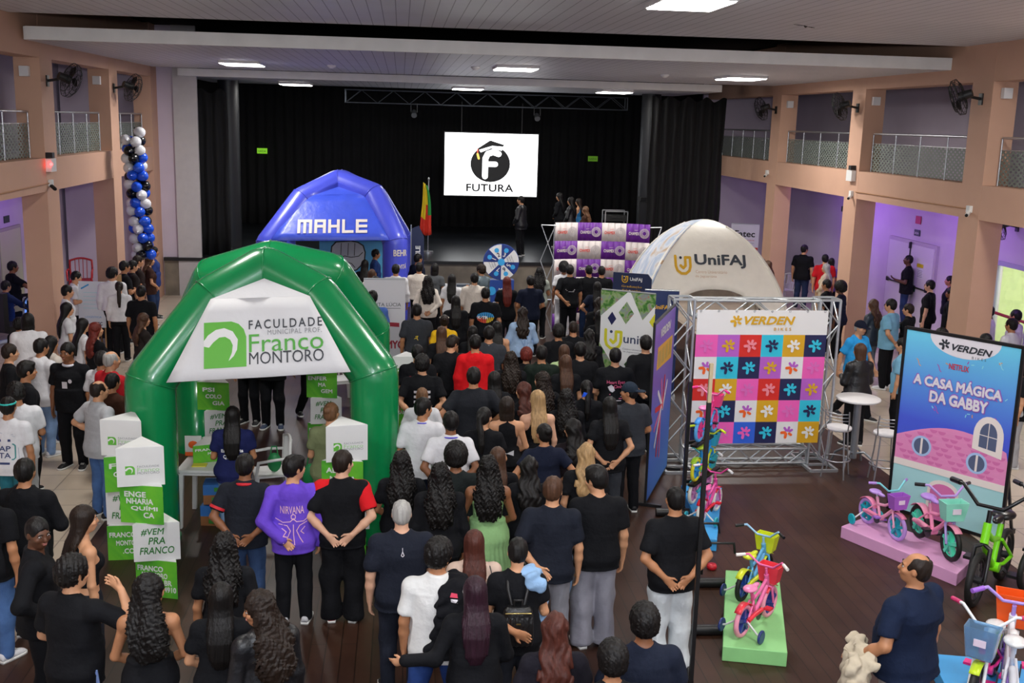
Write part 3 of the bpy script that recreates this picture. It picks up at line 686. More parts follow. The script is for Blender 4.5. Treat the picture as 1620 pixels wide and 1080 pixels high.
# ------------------------------------------------------------------ the hall
XL, XR, OL, OR = -6.5, 10.2, -9.1, 13.3
M_PEACH = mat('peach_paint', S('#c79e86'), 0.7, var=0.04, vscale=1.2)
M_LILAC = mat('lilac_white_paint', S('#c6b9c9'), 0.7, var=0.05, vscale=0.9)
M_WHITE = mat('white_paint', S('#d8d6d6'), 0.55, var=0.04, vscale=1.0)
M_WORD = {}
M_BLACK = mat('black_drape', (0.0032, 0.0033, 0.004), 0.9, var=0.2, vscale=2)
M_BLKMET = mat('black_metal', (0.008, 0.008, 0.009), 0.4)
M_STEEL = mat('brushed_steel', S('#b9bcc0'), 0.32, 0.9)
M_ALU = mat('aluminium_truss', S('#c4c9cc'), 0.35, 0.75)
M_WOOD = bricks('dark_floor_boards', (.036, .015, .009), (.050, .022, .013), (.012, .006, .004), 2.6, 0.145, 0.005, 0.40, rot=math.radians(90), wear=0.25, spec=0.32)
M_TILE = bricks('cream_floor_tiles', S('#b9aa98'), S('#c2b4a2'), S('#8b8074'), 0.6, 0.6, 0.008, 0.30, offset=0.0, wear=0.06)
M_SLAT = grooves('white_ceiling_boards', S('#d3d4da'), S('#8f9098'), 0.20, 0.07, 'X', 0.5)
M_FASCIA = mat('white_fascia', S('#dcdad8'), 0.6, var=0.06, vscale=2.5)
M_VOID = mat('black_plenum', (0.004, 0.004, 0.004), 0.9)
M_STONE = mat('stage_front_stone', S('#7d7466'), 0.5, var=0.35, vscale=1.8)
M_STAGE = mat('black_stage_boards', (0.012, 0.014, 0.018), 0.28, var=0.5, vscale=1.5)
M_RAIL = rail_mesh('expanded_metal_rail', S('#717a72'), 0.095, 0.40)
M_GLOW = mat('lamp_diffuser', (1.0, 0.97, 0.92), 0.5, emis=9.0)
M_WPLAST = mat('white_plastic', S('#dfe0de'), 0.4); M_RPLAST = mat('red_plastic', S('#b3121c'), 0.4); M_BPLAST = mat('black_plastic', (0.01, 0.01, 0.011), 0.45)
def wallbox(name, c, d, m):
    return struct(MB().box((0, 0, 0), d).build(name, m, None, T(*c)))
wallbox('floor', (1.78, 13.5, -.05), (10.76, 33.0, .10), M_WOOD)
wallbox('floor_left_aisle', (-6.35, 16.5, -.05), (5.5, 39.0, .10), M_TILE)
wallbox('floor_right_aisle', (10.25, 16.5, -.05), (6.18, 39.0, .10), M_TILE)
wallbox('wall_left', (OL-.1, 16.5, 3.6), (.2, 39.0, 7.2), M_LILAC)
# right outer wall with a doorway recess and the glazed door to the chair store
mb = MB()
for (y0, y1, z0, z1) in ((-3, 19.85, 0, 7.2), (19.85, 22.8, 2.2, 7.2), (22.8, 36, 0, 7.2)): mb.box((OR+.1, (y0+y1)/2, (z0+z1)/2), (.2, y1-y0, z1-z0))
struct(mb.build('wall_right', M_LILAC))
wallbox('wall_front_left', (-7.3, 30.35, 3.6), (3.4, .3, 7.2), M_LILAC)
wallbox('wall_proscenium_left', (-5.75, 30.15, 3.6), (.62, .12, 7.2), mat('grey_white_paint', S('#b9b4b4'), .7, var=.04))
wallbox('wall_front_right', (11.75, 36.05, 3.6), (3.4, .1, 7.2), M_LILAC)
wallbox('wall_stage_back', (2.0, 40.6, 3.6), (19.0, .2, 7.2), M_BLACK)
wallbox('wall_stage_left', (-6.6, 35.5, 3.6), (.2, 10.0, 7.2), M_BLACK)
wallbox('wall_stage_right', (10.2, 38.5, 3.6), (.2, 4.2, 7.2), M_BLACK)
wallbox('ceiling_void', (2.1, 18.8, 7.25), (22.9, 44.0, .1), M_VOID)
wallbox('ceiling', (2.1, 8.1, 6.54), (22.8, 22.4, .08), M_SLAT)
def cloud(name, x0, x1, y0, y1, z, h):
    a = wallbox(name, ((x0+x1)/2, (y0+y1)/2+.04, z+.03), (x1-x0, y1-y0-.08, .06), M_SLAT)
    f = MB().box((0, 0, 0), (x1-x0, .08, h)).build('fascia_board', M_FASCIA, a, T(0, -(y1-y0)/2, h/2-.03)); f['kind'] = 'structure'
    for s in (-1, 1):
        f = MB().box((0, 0, 0), (.06, y1-y0-.08, h)).build('fascia_board', M_FASCIA, a, T(s*((x1-x0)/2+.03), .0, h/2-.03)); f['kind'] = 'structure'
cloud('ceiling_middle_panel', -6.39, 10.5, 19.75, 29.6, 6.1, .22)
cloud('ceiling_stage_panel', -5.8, 8.75, 29.7, 35.2, 5.9, .19)
# columns, balcony edges, friezes
for ys, x0, x1, nm in (((18.2, 23.45, 28.85, 12.9, 7.6), XR, XR+.46, 'right'), ((20.75, 25.45, 16.1, 11.4), XL-.46, XL, 'left')):
    for y in ys: wallbox('column_'+nm, ((x0+x1)/2, y+.35, 3.6), (.46, .70, 7.2), M_PEACH)
wallbox('column_left_pilaster', (-6.72, 29.85, 3.6), (.45, .7, 7.2), M_PEACH)
for nm, x, y1 in (('left', XL-.23, 30.0), ('right', XR+.23, 36.0)):
    wallbox('beam_balcony_'+nm, (x, (y1-3)/2, 3.755), (.455, y1+3, .61), M_PEACH)
    wallbox('beam_frieze_'+nm, (x, (y1-3)/2, 6.50), (.455, y1+3, 1.3), M_PEACH)
    wallbox('ceiling_arcade_'+nm, ((x+(OL if nm == 'left' else OR))/2, (y1-3)/2, 3.58), (2.2 if nm == 'left' else 2.68, y1+3, .16), M_WHITE)
# railings: one per bay
def railing(x, y0, y1, lab):
    t = thing('balcony_railing', lab, 'railing', (x, y0, 4.06), 0, 'balcony railings'); L = y1-y0
    MB().tube([(0, 0, .83), (0, L, .83)], .022, 10).build('top_rail', M_STEEL, t)
    MB().box((0, L/2, .31), (.006, L, .60)).build('mesh_panel', M_RAIL, t)
    MB().tube([(0, 0, .62), (0, L, .62)], .010, 6).build('mid_rail', M_STEEL, t)
    n = max(2, round(L/1.1))
    for k in range(n+1): MB().cyl((0, k*L/n, 0), (0, k*L/n, .82), .016, n=8).build('post', M_STEEL, t)
for y0, y1, l in ((29.6, 35.9, 'mesh balcony railing on the right between the black curtain and the farthest column'), (24.2, 28.8, 'mesh balcony railing on the right in the second bay from the stage'), (18.95, 23.4, 'mesh balcony railing on the right below the gallery fire extinguisher'), (13.65, 18.15, 'mesh balcony railing on the right cut by the edge of the picture')):
    railing(XR+.25, y0, y1, l)
for y0, y1, l in ((26.2, 29.45, 'mesh balcony railing on the left behind the top of the balloon column'), (21.5, 25.4, 'mesh balcony railing on the left between the two wall fans'), (16.85, 20.7, 'mesh balcony railing on the left cut by the edge of the picture')):
    railing(XL-.25, y0, y1, l)
# stage
wallbox('floor_stage', (1.85, 35.3, 1.015), (16.6, 10.4, .09), M_STAGE)
wallbox('wall_stage_front', (1.85, 30.2, .485), (16.6, .16, .97), M_STONE)
wallbox('trim_stage_lip', (1.85, 30.08, 1.015), (16.6, .06, .09), M_BPLAST)
def curtain(name, x0, x1, y, z0, z1, lab, amp=.07, pitch=.26):
    n = int((x1-x0)/pitch*8); v = []; f = []; rows = 7
    for j in range(rows):
        z = z1+(z0-z1)*j/(rows-1)
        for i in range(n+1):
            x = x0+(x1-x0)*i/n; a = amp*(0.55+.45*j/(rows-1)); ph = 2*math.pi*(x-x0)/pitch
            top = .07*math.sin(ph*.5+1) if j == 0 else 0
            v.append((x-x0+.02*math.sin(j*1.7+i*.3), a*math.sin(ph+.25*math.sin(3*x+j)), z+top-z0))
    for j in range(rows-1):
        for i in range(n): f.append((j*(n+1)+i, j*(n+1)+i+1, (j+1)*(n+1)+i+1, (j+1)*(n+1)+i))
    mb = MB().add(v, f, True); o = mb.build(name, M_BLACK, None, T(x0, y, z0)); md = o.modifiers.new('th', 'SOLIDIFY'); md.thickness = .012
    tag(o, lab, 'curtain', 'black stage curtains')
curtain('stage_curtain', -6.02, -4.75, 30.75, 1.06, 5.55, 'black pleated curtain at the left side of the stage')
curtain('stage_curtain', 7.15, 9.35, 31.1, 1.06, 5.72, 'black pleated curtain at the right side of the stage')
curtain('stage_curtain', -6.4, 9.9, 40.2, 1.06, 6.6, 'black pleated backdrop curtain across the rear of the stage', .06, .34)
for x, y, l in ((-5.0, 32.6, 'dark round column standing on the left of the stage'), (7.72, 33.6, 'dark round column standing behind the loudspeaker on the right of the stage')):
    o = MB().cyl((0, 0, 0), (0, 0, 6.0), .30, n=24).build('stage_column', mat('dark_column_paint', (.008, .009, .012), .45), None, T(x, y, 1.06)); tag(o, l, 'column')
# ceiling fittings
def ceiling_lamp(x, y, z, lab):
    t = thing('ceiling_light', lab, 'ceiling light', (x, y, z), 0, 'fluorescent ceiling lights')
    mb = MB(); mb.box((0, 0, -.012), (.90, 1.22, .024)); mb.box((0, .60, -.03), (.90, .015, .06)); mb.box((0, -.60, -.03), (.90, .015, .06)); mb.box((.44, 0, -.03), (.015, 1.22, .06)); mb.box((-.44, 0, -.03), (.015, 1.22, .06))
    mb.build('housing', M_WHITE, t)
    MB().box((0, 0, -.05), (.84, 1.16, .05)).build('diffuser', M_GLOW, t)
LAMP_LABELS = ['lit ceiling light on the left of the middle ceiling panel', 'lit ceiling light in the centre of the middle ceiling panel', 'lit ceiling light on the right of the middle ceiling panel',
 'lit ceiling light over the left of the stage opening', 'lit ceiling light over the middle of the stage opening', 'lit ceiling light over the right of the stage opening', 'lit ceiling light on the nearest ceiling panel at the top edge']
for (x, y, z), l in zip(CEILING_LAMPS[:7], LAMP_LABELS): ceiling_lamp(x, y, z, l)
def smoke(x, y, z, l):
    o = MB().lathe([(.0, 0), (.10, 0), (.10, -.025), (.07, -.05), (.05, -.075), (0, -.08)], 16).build('smoke_detector', M_WHITE, None, T(x, y, z)); tag(o, l, 'smoke detector', 'smoke detectors')
smoke(-1.6, 25.6, 6.1, 'round white smoke detector beside the left middle ceiling light'); smoke(1.6, 24.2, 6.1, 'round white smoke detector beside the centre middle ceiling light'); smoke(6.0, 24.9, 6.1, 'round white smoke detector beside the right middle ceiling light')
# wall fans
def wall_fan(x, y, z, s, lab, tilt=.35):
    t = thing('wall_fan', lab, 'fan', (x, y, z), 0, 'black wall fans')
    MB().box((0, 0, 0), (.05, .12, .2)).cyl((0, 0, 0), (s*.22, 0, .04), .025).build('wall_bracket', M_BLKMET, t)
    M = T(s*.34, -.06, .06) @ RZ(s*-.9) @ RX(math.radians(90)-tilt)
    MB().cyl((0, 0, -.10), (0, 0, .12), .085, .07, 14, M=M).build('motor', M_BPLAST, t)
    cg = MB()
    for r, zz in ((.31, -.16), (.32, -.08), (.24, -.21), (.15, -.225), (.24, -.035), (.13, -.02)):
        cg.torus((0, 0, 0), (0, 0, 1), r, .006, 26, 4); k = 26*4; cg.v[-k:] = [tuple(M @ Vector((p[0], p[1], p[2]+zz))) for p in cg.v[-k:]]
    for k in range(20):
        a = 2*math.pi*k/20; c, sn = math.cos(a), math.sin(a)
        cg.tube([(.05*c, .05*sn, -.23), (.22*c, .22*sn, -.215), (.315*c, .315*sn, -.14), (.32*c, .32*sn, -.08), (.22*c, .22*sn, -.03), (.06*c, .06*sn, -.01)], .0035, 4, M=M)
    cg.build('cage', M_BLKMET, t)
    for k in range(3):
        a = 2*math.pi*k/3; bl = MB(); pts = [(.05, -.03), (.14, -.10), (.26, -.11), (.28, 0), (.20, .05), (.06, .03)]
        bl.prism(pts, .006, M @ T(0, 0, -.12) @ RZ(a) @ RX(.35)); bl.build('blade', M_BPLAST, t)
for x, y, z, s, l in ((XR, 29.2, 5.45, -1, 'black wall fan on the farthest right column'), (XR, 23.8, 5.45, -1, 'black wall fan on the middle right column'), (XR, 18.55, 5.55, -1, 'black wall fan on the nearest right column above the extinguisher'),
                      (XL, 21.1, 5.45, 1, 'black wall fan on the left column near the picture edge'), (XL, 25.8, 5.45, 1, 'black wall fan on the left column above the balloons'), (OR, 22.1, 3.0, -1, 'black wall fan under the right balcony above the doors')):
    wall_fan(x, y, z, s, l)
def wall_speaker(x, y, z, l):
    o = MB().box((0, 0, 0), (.16, .10, .18)).build('wall_speaker', M_WHITE, None, T(x, y, z)); tag(o, l, 'wall speaker', 'small white wall boxes')
for x, y, z, l in ((10.42, 18.13, 5.65, 'small white box on the nearest right column front'), (10.42, 23.38, 5.6, 'small white box on the middle right column front'), (10.42, 28.78, 5.6, 'small white box on the farthest right column front'), (-6.75, 20.68, 5.6, 'small white box on the left column front near the picture edge'), (-6.75, 25.38, 5.6, 'small white box on the left column front above the balloons')):
    wall_speaker(x, y, z, l)
def camera_on(x, y, z, s, l):
    t = thing('security_camera', l, 'security camera', (x, y, z), 0, 'security cameras')
    MB().box((0, 0, 0), (.06, .12, .12)).build('base', M_WPLAST, t); MB().cyl((-s*.02, 0, -.03), (s*.10, -.12, -.10), .035, n=12).build('camera_body', M_BPLAST if s > 0 else M_WPLAST, t)
    MB().cyl((s*.10, -.12, -.10), (s*.115, -.135, -.108), .028, n=12).build('lens', M_BPLAST, t)
for x, y, z, s, l in ((XR-.03, 29.5, 3.75, -1, 'security camera on the right balcony edge near the curtain'), (XR-.03, 23.7, 3.55, -1, 'security camera below the white box on the right balcony edge'), (XR-.03, 18.5, 3.62, -1, 'security camera on the right balcony edge at the nearest column'), (XL+.03, 20.9, 3.60, 1, 'security camera below the red-lit box on the left balcony edge')):
    camera_on(x, y, z, s, l)
def emergency(x, y, z, s, l, red):
    t = thing('emergency_light', l, 'emergency light', (x, y, z), 0, 'emergency lights')
    MB().box((0, 0, 0), (.10, .30, .24)).build('battery_box', M_WPLAST, t); MB().box((0, -.06, .18), (.14, .14, .10)).build('floodlight', M_BPLAST, t)
    if red: MB().ball((s*.05, -.16, .02), .03).build('red_indicator', mat('red_led', (1, .02, .02), .3, emis=12), t)
emergency(XR-.05, 23.75, 3.95, -1, 'white emergency light box on the right balcony edge', 0); emergency(XL+.05, 20.9, 3.93, 1, 'white emergency light box with red lamp on the left balcony edge', 1)
for x, pts, l in ((XR-.012, [(0, 0), (4.9, -.02)], 'thin cable run along the right balcony edge'), (XL+.012, [(0, 0), (-4.2, -.05)], 'thin cable run along the left balcony edge')):
    o = MB().tube([(x, (18.6 if x > 0 else 20.9)+p[0], (3.62 if x > 0 else 3.6)+p[1]) for p in pts], .012, 6).build('wall_conduit', mat('conduit_paint', S('#a8794f'), .6)); tag(o, l, 'cable')
# fire extinguisher on the right gallery
t = thing('fire_extinguisher', 'red fire extinguisher on the gallery wall behind the right railing', 'fire extinguisher', (OR-.14, 20.7, 4.74))
MB().lathe([(0, 0), (.085, 0), (.09, .03), (.09, .42), (.06, .49), (.03, .52), (0, .52)], 18).build('cylinder', M_RPLAST, t); MB().box((0, 0, .22), (.186, .12, .16)).build('paper_label', M_WPLAST, t); MB().box((0, -.03, .56), (.03, .16, .05)).tube([(0, .03, .53), (0, .14, .5), (0, .15, .2)], .012, 6).build('valve', M_BPLAST, t)
MB().box((.12, 0, .25), (.04, .10, .06)).build('bracket', M_BPLAST, t)
o = MB().box((0, 0, 0), (.012, .22, .30)).build('extinguisher_sign', mat('orange_sign', S('#c4562a'), .5), None, T(OR-.01, 20.7, 5.78)); tag(o, 'orange sign above the fire extinguisher', 'sign')
o = MB().box((0, 0, .6), (.10, .5, 1.2)).build('hose_cabinet', M_RPLAST, None, T(OR-.06, 20.05, 3.92)); MB().box((-.052, 0, .6), (.006, .42, 1.1)).build('door', mat('red_door', S('#9c1420'), .4), o); tag(o, 'red hose cabinet beside the fire extinguisher on the gallery', 'cabinet')
# double emergency door in the right wall
d = struct(MB().box((-.03, 0, 1.10), (.10, 2.65, 2.20)).build('door_1', mat('door_frame_paint', S('#b7abb8'), .6), None, T(OR, 26.7, 0)))
for s, nm in ((-1, 'near'), (1, 'far')):
    lf = struct(MB().box((-.085, s*.63, 1.06), (.04, 1.23, 2.10)).build('door_leaf', mat('door_leaf_paint', S('#cfc8d2'), .55), d))
    MB().tube([(-.16, s*.1, 1.05), (-.16, s*1.1, 1.05)], .022, 8).box((-.13, s*.12, 1.08), (.07, .10, .34)).box((-.13, s*1.1, 1.05), (.07, .07, .10)).build('panic_bar', M_BPLAST, lf)
MB().box((-.12, -.02, 1.62), (.02, .03, 1.1)).box((-.13, -.02, 2.08), (.05, .07, .16)).build('door_bolt', M_BPLAST, d)
mb = MB(); mb.cur = 0; mb.box((-.109, -.62, 1.62), (.006, .34, .09)); mb.build('yellow_notice', mat('yellow_notice', S('#c9b21c'), .5), d)
o = MB().box((-.109, -.64, 1.42), (.005, .36, .24)).build('printed_sheet', mat('paper', S('#d6d3dc'), .6), d)
ln = MB()
for k in range(5): ln.box((-.1125, -.64, 1.50-.04*k), (.002, .28-.04*(k % 2), .012))
ln.build('printed_lines', mat('grey_ink', S('#77738a'), .6), o)
MB().box((-.109, -.36, 1.0), (.006, .22, .16)).build('green_sign', mat('sign_green', S('#1f4a38'), .5), d)
o = MB().box((0, 0, 0), (.015, .30, .16)).build('exit_sign', mat('sign_dark', S('#2a3a36'), .5), None, T(OR-.02, 26.6, 2.41)); tag(o, 'dark exit sign over the double door on the right', 'sign')
put = MB(); put_text(put, 'SAÍDA', (0, 0, .22, .07), basis((OR-.03, 26.6, 2.41), (0, -1, 0), (0, 0, 1))); put.build('lettering', M_WPLAST, o, T(-(OR-.02), -26.6, -2.41))
o = MB().box((0, 0, 0), (.015, .28, .20)).build('alarm_sign', mat('sign_red', S('#b3203a'), .5), None, T(OR-.02, 26.6, 2.74)); tag(o, 'red square sign above the exit sign on the right wall', 'sign')
o = MB().box((0, 0, 0), (.015, .30, .16)).build('exit_sign', MATS['sign_dark'], None, T(OR-.02, 31.4, 2.63)); tag(o, 'dark exit sign on the right wall beyond the middle column', 'sign')
# glazed door to the chair store, lit inside
g = struct(MB().box((-.02, -1.42, 1.10), (.12, .10, 2.2)).box((-.02, 1.42, 1.10), (.12, .10, 2.2)).box((-.02, 0, 2.15), (.12, 2.94, .10)).box((-.02, 0, .06), (.12, 2.94, .12)).box((-.02, 0, 1.10), (.10, .07, 2.2)).build('door_2', mat('pale_frame', S('#a9a6bd'), .5), None, T(OR+.04, 21.32, 0)))
MB().box((0, 0, 1.12), (.012, 2.8, 2.0)).build('glass_pane', mat('clear_glass', (.95, .98, .97), .02, trans=1.0), g)
MB().tube([(-.12, -1.3, 1.05), (-.12, 1.3, 1.05)], .035, 8).build('push_bar', mat('red_bar', S('#a01828'), .4), g)
MB().box((-.012, -.45, 1.62), (.004, .62, .42)).build('posted_notice', mat('lilac_paper', S('#b9abcd'), .6), g)
M_STORE = bricks('store_block_wall', S('#c9cfae'), S('#c2c9a5'), S('#8d9474'), .45, .22, .02, .7)
st = MB(); st.box((15.6, 21.3, 1.4), (.1, 5.2, 2.8)); st.box((14.55, 18.7, 1.4), (2.2, .1, 2.8)); st.box((14.55, 23.9, 1.4), (2.2, .1, 2.8)); st.box((14.55, 21.3, 2.85), (2.2, 5.3, .1)); st.box((14.55, 21.3, -.05), (2.2, 5.3, .1))
struct(st.build('wall_store_room', mat('store_paint', S('#d3dab4'), .7, var=.05)))
area_lamp('store_room_lamp', (14.5, 21.3, 2.7), (0, 0, 0), 1.0, 2.2, 60, (.93, 1.0, .80))

d = struct(MB().box((.02, 0, 1.12), (.08, 1.5, 2.24)).build('door_3', mat('left_door_frame', S('#a9a596'), .6), None, T(OL, 26.0, 0)))
lf = struct(MB().box((.05, 0, 1.10), (.05, 1.34, 2.14)).build('door_leaf', mat('lit_doorway_tone', S('#c3c9a0'), .55), d)); MB().box((.09, -.5, 1.05), (.04, .05, .16)).build('handle', M_BPLAST, lf)  # the doorway's greenish light is put into the leaf colour
o = MB().box((0, 0, 0), (.02, .34, .16)).build('exit_sign', MATS['sign_dark'], None, T(OL+.012, 26.0, 2.42)); tag(o, 'dark exit sign over the pale lit doorway on the left wall', 'sign')

c_ = bpy.data.objects['ceiling']; mb = MB(); cl = c_.matrix_basis.translation
for pts in ([(5.90, 16.40), (6.02, 16.52), (6.14, 16.55), (6.02, 16.47)], [(6.10, 16.52), (6.22, 16.66), (6.26, 16.88), (6.16, 16.66)], [(6.24, 16.70), (6.34, 16.82), (6.40, 16.84), (6.30, 16.74)]): mb.prism([(p[0]-cl.x, p[1]-cl.y) for p in pts], .004, None, 0, -.045)
mb.build('tear', M_VOID, c_)
# ------------------------------------------------------------------ inflatable tents
def ink(name, h, rough=.5): return mat(name, S(h), rough)
I_DARK = ink('ink_dark', '#30343c'); I_GREY = ink('ink_grey', '#8a8d90'); I_WHITE = ink('ink_white', '#e6e6e6'); I_GREEN = ink('ink_green', '#5fb53a'); I_DGREEN = ink('ink_dark_green', '#2f7d33')
I_GOLD = ink('ink_gold', '#d8a61c'); I_NAVY = ink('ink_navy', '#1c2050'); I_RED = ink('ink_red', '#d8281f'); I_CYAN = ink('ink_cyan', '#2ec4e0'); I_PINK = ink('ink_pink', '#ef5fb8'); I_LILAC = ink('ink_lilac', '#b85fc8')
I_ORANGE = ink('ink_orange', '#f0641e'); I_BLUE = ink('ink_blue', '#2d62d8'); I_BLACK = ink('ink_black', '#0c0c0e'); I_PURPLE = ink('ink_purple', '#6b2596'); I_CREAM = ink('ink_cream', '#e2d9d2')
def rounded_path(pts, k=4, r=.07):
    out = [Vector(pts[0])]; pts = [Vector(p) for p in pts]
    for a, b, c in zip(pts[:-2], pts[1:-1], pts[2:]):
        p, q = b+(a-b).normalized()*r, b+(c-b).normalized()*r
        for i in range(k+1): t = i/k; out.append((p*(1-t)+b*t)*(1-t)+(b*(1-t)+q*t)*t)
    return out+[pts[-1]]
def tent(name, label, org, front, rear, r, m_tube, m_roof, m_val, val, seams=True):
    t = thing(name, label, 'tent', org); o = Vector(org)
    for path, nm in ((front, 'front_arch'), (rear, 'rear_arch')):
        p = [Vector(q)-o for q in path]; rp = rounded_path(p); rad = [r*(0.955 if 0.02 < min((x-c).length for c in p[1:-1]) < .07 else 1.0) for x in rp]
        sm = MB().tube(rp, r, 28)
        for i in range(1, len(p)-1):
            d = ((p[i]-p[i-1]).normalized()+(p[i+1]-p[i]).normalized()).normalized(); k = min(range(len(rp)), key=lambda q: (rp[q]-p[i]).length); sm.torus(rp[k], d, r*1.02, .010, 28, 5)
        a = sm.build(nm, m_tube, t)
        for e in (0, -1): MB().cyl(p[e]+Vector((0, 0, .0)), p[e]+Vector((0, 0, .05)), r*1.05, n=28).build('foot_pad', m_tube, a)
    # roof cloth stretched between the arches
    idx = [1, 2, 3, 4, 5]; v = []; f = []; n = 8; cols = []
    for i in range(len(idx)-1):
        for s in range(6): cols.append((idx[i], idx[i+1], s/6))
    cols.append((5, 5, 0))
    for a, b, s in cols:
        A = Vector(front[a]).lerp(Vector(front[b]), s)-o; B = Vector(rear[a]).lerp(Vector(rear[b]), s)-o
        for j in range(n+1): u = j/n; p = A.lerp(B, u); c = Vector(((front[0][0]+front[-1][0])/2, p.y+o.y, 1.6))-o; p = p+(c-p).normalized()*(r*.35+.10*math.sin(math.pi*u)); v.append(p)
    for i in range(len(cols)-1):
        for j in range(n): f.append((i*(n+1)+j, (i+1)*(n+1)+j, (i+1)*(n+1)+j+1, i*(n+1)+j+1))
    ro = MB().add(v, f, True).build('roof_cloth', m_roof, t); ro.modifiers.new('th', 'SOLIDIFY').thickness = .01
    ap, kl, bl, br, kr = [Vector(q)-o for q in val]
    vb = MB(); vb.add([ap, kl, kr], [(0, 1, 2)]); nx = 14; ny = 6; v = []; f = []
    for j in range(ny+1):
        for i in range(nx+1):
            s, u = i/nx, j/ny; v.append((bl.lerp(br, s)).lerp(kl.lerp(kr, s), u)+Vector((0, .012*math.sin(9*s+4*u)*math.sin(math.pi*s), 0)))
    for j in range(ny):
        for i in range(nx): f.append((j*(nx+1)+i, j*(nx+1)+i+1, (j+1)*(nx+1)+i+1, (j+1)*(nx+1)+i))
    vb.add(v, f, True); va = vb.build('front_valance', m_val, t); va.modifiers.new('th', 'SOLIDIFY').thickness = .008
    return t, basis(bl, br-bl, (kl+kr)/2-(bl+br)/2), va
M_TG = mat('green_vinyl', S('#0b8449'), .26, var=.05, vscale=2, bump=.10, bscale=3.0, coat=.35); M_TW = mat('white_tent_cloth', S('#dcdcde'), .6, bump=.25, bscale=7)
M_TB = mat('blue_vinyl', S('#4a55d6'), .34, var=.06, vscale=2, bump=.15, bscale=3, coat=.2); M_TBC = mat('blue_tent_cloth', S('#3d55d2'), .36, var=.08, vscale=3, bump=.7, bscale=6); M_TCW = mat('cream_dome_cloth', S('#efe9dc'), .45, var=.03, bump=.35, bscale=5)
t, PM, va = tent('inflatable_tent', 'green inflatable arch tent with white front panel and green swoosh logo', (-1.6, 14.0, 0),
 [(-2.86, 12.3, 0), (-2.84, 12.3, 1.93), (-2.19, 12.75, 2.80), (-1.60, 12.95, 3.13), (-1.01, 12.75, 2.85), (-.30, 12.3, 2.02), (-.29, 12.3, 0)],
 [(-3.05, 15.9, 0), (-3.05, 15.9, 1.88), (-2.60, 15.25, 2.70), (-1.78, 15.05, 2.97), (-.98, 15.25, 2.78), (-.44, 15.9, 1.85), (-.44, 15.9, 0)], .285, M_TG, M_TW, M_TW,
 [(-1.580, 12.630, 3.076), (-2.162, 12.420, 2.859), (-2.593, 11.970, 1.987), (-0.555, 11.970, 2.116), (-1.042, 12.420, 2.907)])
def art(u0, v0, u1, v1): cx, cy = (u0+u1)/2, (v0+v1)/2; return ((cx-263)/138, ((605-cy)-(cx-263)*.052)/118, (u1-u0)/138, (v1-v0)/118)
mb = MB(); Z = .012
put_text(mb, 'FACULDADE', art(389, 516, 503, 529), PM, 0, Z, bold=.012, spacing=1.35); put_text(mb, 'MUNICIPAL PROF.', art(418, 530, 502, 537), PM, 1, Z, spacing=1.2)
put_text(mb, 'Franco', art(389, 536, 504, 561), PM, 2, Z); put_text(mb, 'MONTORO', art(389, 561, 504, 578), PM, 0, Z, bold=-.004)
mb.build('lettering', (I_DARK, I_GREY, ink('ink_leaf', '#4fa83c')), va)
cx, cy, w, h = art(320, 521, 385, 585)
sq = [(cx-w/2, cy-h/2), (cx+w/2, cy-h/2), (cx+w/2, cy+h*.18)]+[(cx+w/2-w*.42+w*.42*math.cos(a), cy+h*.12+h*.38*math.sin(a)) for a in np.linspace(.1, math.pi/2, 7)]+[(cx-w/2, cy+h/2)]
def green_logo(mb, cx, cy, w, h, M, z):
    s0 = len(mb.v)
    mb.prism([(cx+(x)*w, cy+(y)*h) for x, y in [(-.5, -.5), (.5, -.5), (.5, .15), (.44, .32), (.32, .44), (.15, .5), (-.5, .5)]], .002, M, 0, z)
    sw = [(-.5, .10), (-.40, .22), (-.22, .33), (-.02, .36), (.18, .28), (.30, .10), (.28, -.12), (.20, -.26), (.08, -.36), (.16, -.18), (.18, -.02), (.12, .10), (0, .17), (-.14, .16), (-.28, .06), (-.38, -.05), (-.5, -.02)]
    mb.prism([(cx+x*w, cy+y*h) for x, y in sw], .002, M, 1, z+.002)
mb = MB(); green_logo(mb, cx, cy, w, h, PM, Z-.004); mb.build('swoosh_logo', (I_GREEN, I_WHITE), va)
t, PM, va = tent('inflatable_tent', 'blue inflatable arch tent standing in front of the stage', (-1.5, 27.2, 0),
 [(-3.08, 25.5, 0), (-3.08, 25.5, 1.98), (-2.36, 26.3, 2.98), (-1.52, 26.7, 3.40), (-.66, 26.3, 3.12), (-.13, 25.5, 2.10), (-.13, 25.5, 0)],
 [(-3.08, 28.9, 0), (-3.08, 28.9, 1.98), (-2.36, 28.2, 2.95), (-1.50, 27.7, 3.36), (-.62, 28.1, 2.92), (-.04, 28.8, 1.90), (-.04, 28.8, 0)], .30, M_TB, mat('pale_blue_roof_cloth', S('#9dc0ee'), .35, bump=.5, bscale=6), M_TBC,
 [(-1.53, 26.55, 3.42), (-2.33, 26.12, 3.10), (-3.0, 25.2, 2.10), (-.27, 25.2, 2.16), (-.80, 26.12, 3.16)])
mb = MB()
def art2(u0, v0, u1, v1): cx, cy = (u0+u1)/2, (v0+v1)/2; return ((cx-430)/67.5, ((379-cy))/58, (u1-u0)/67.5, (v1-v0)/58)
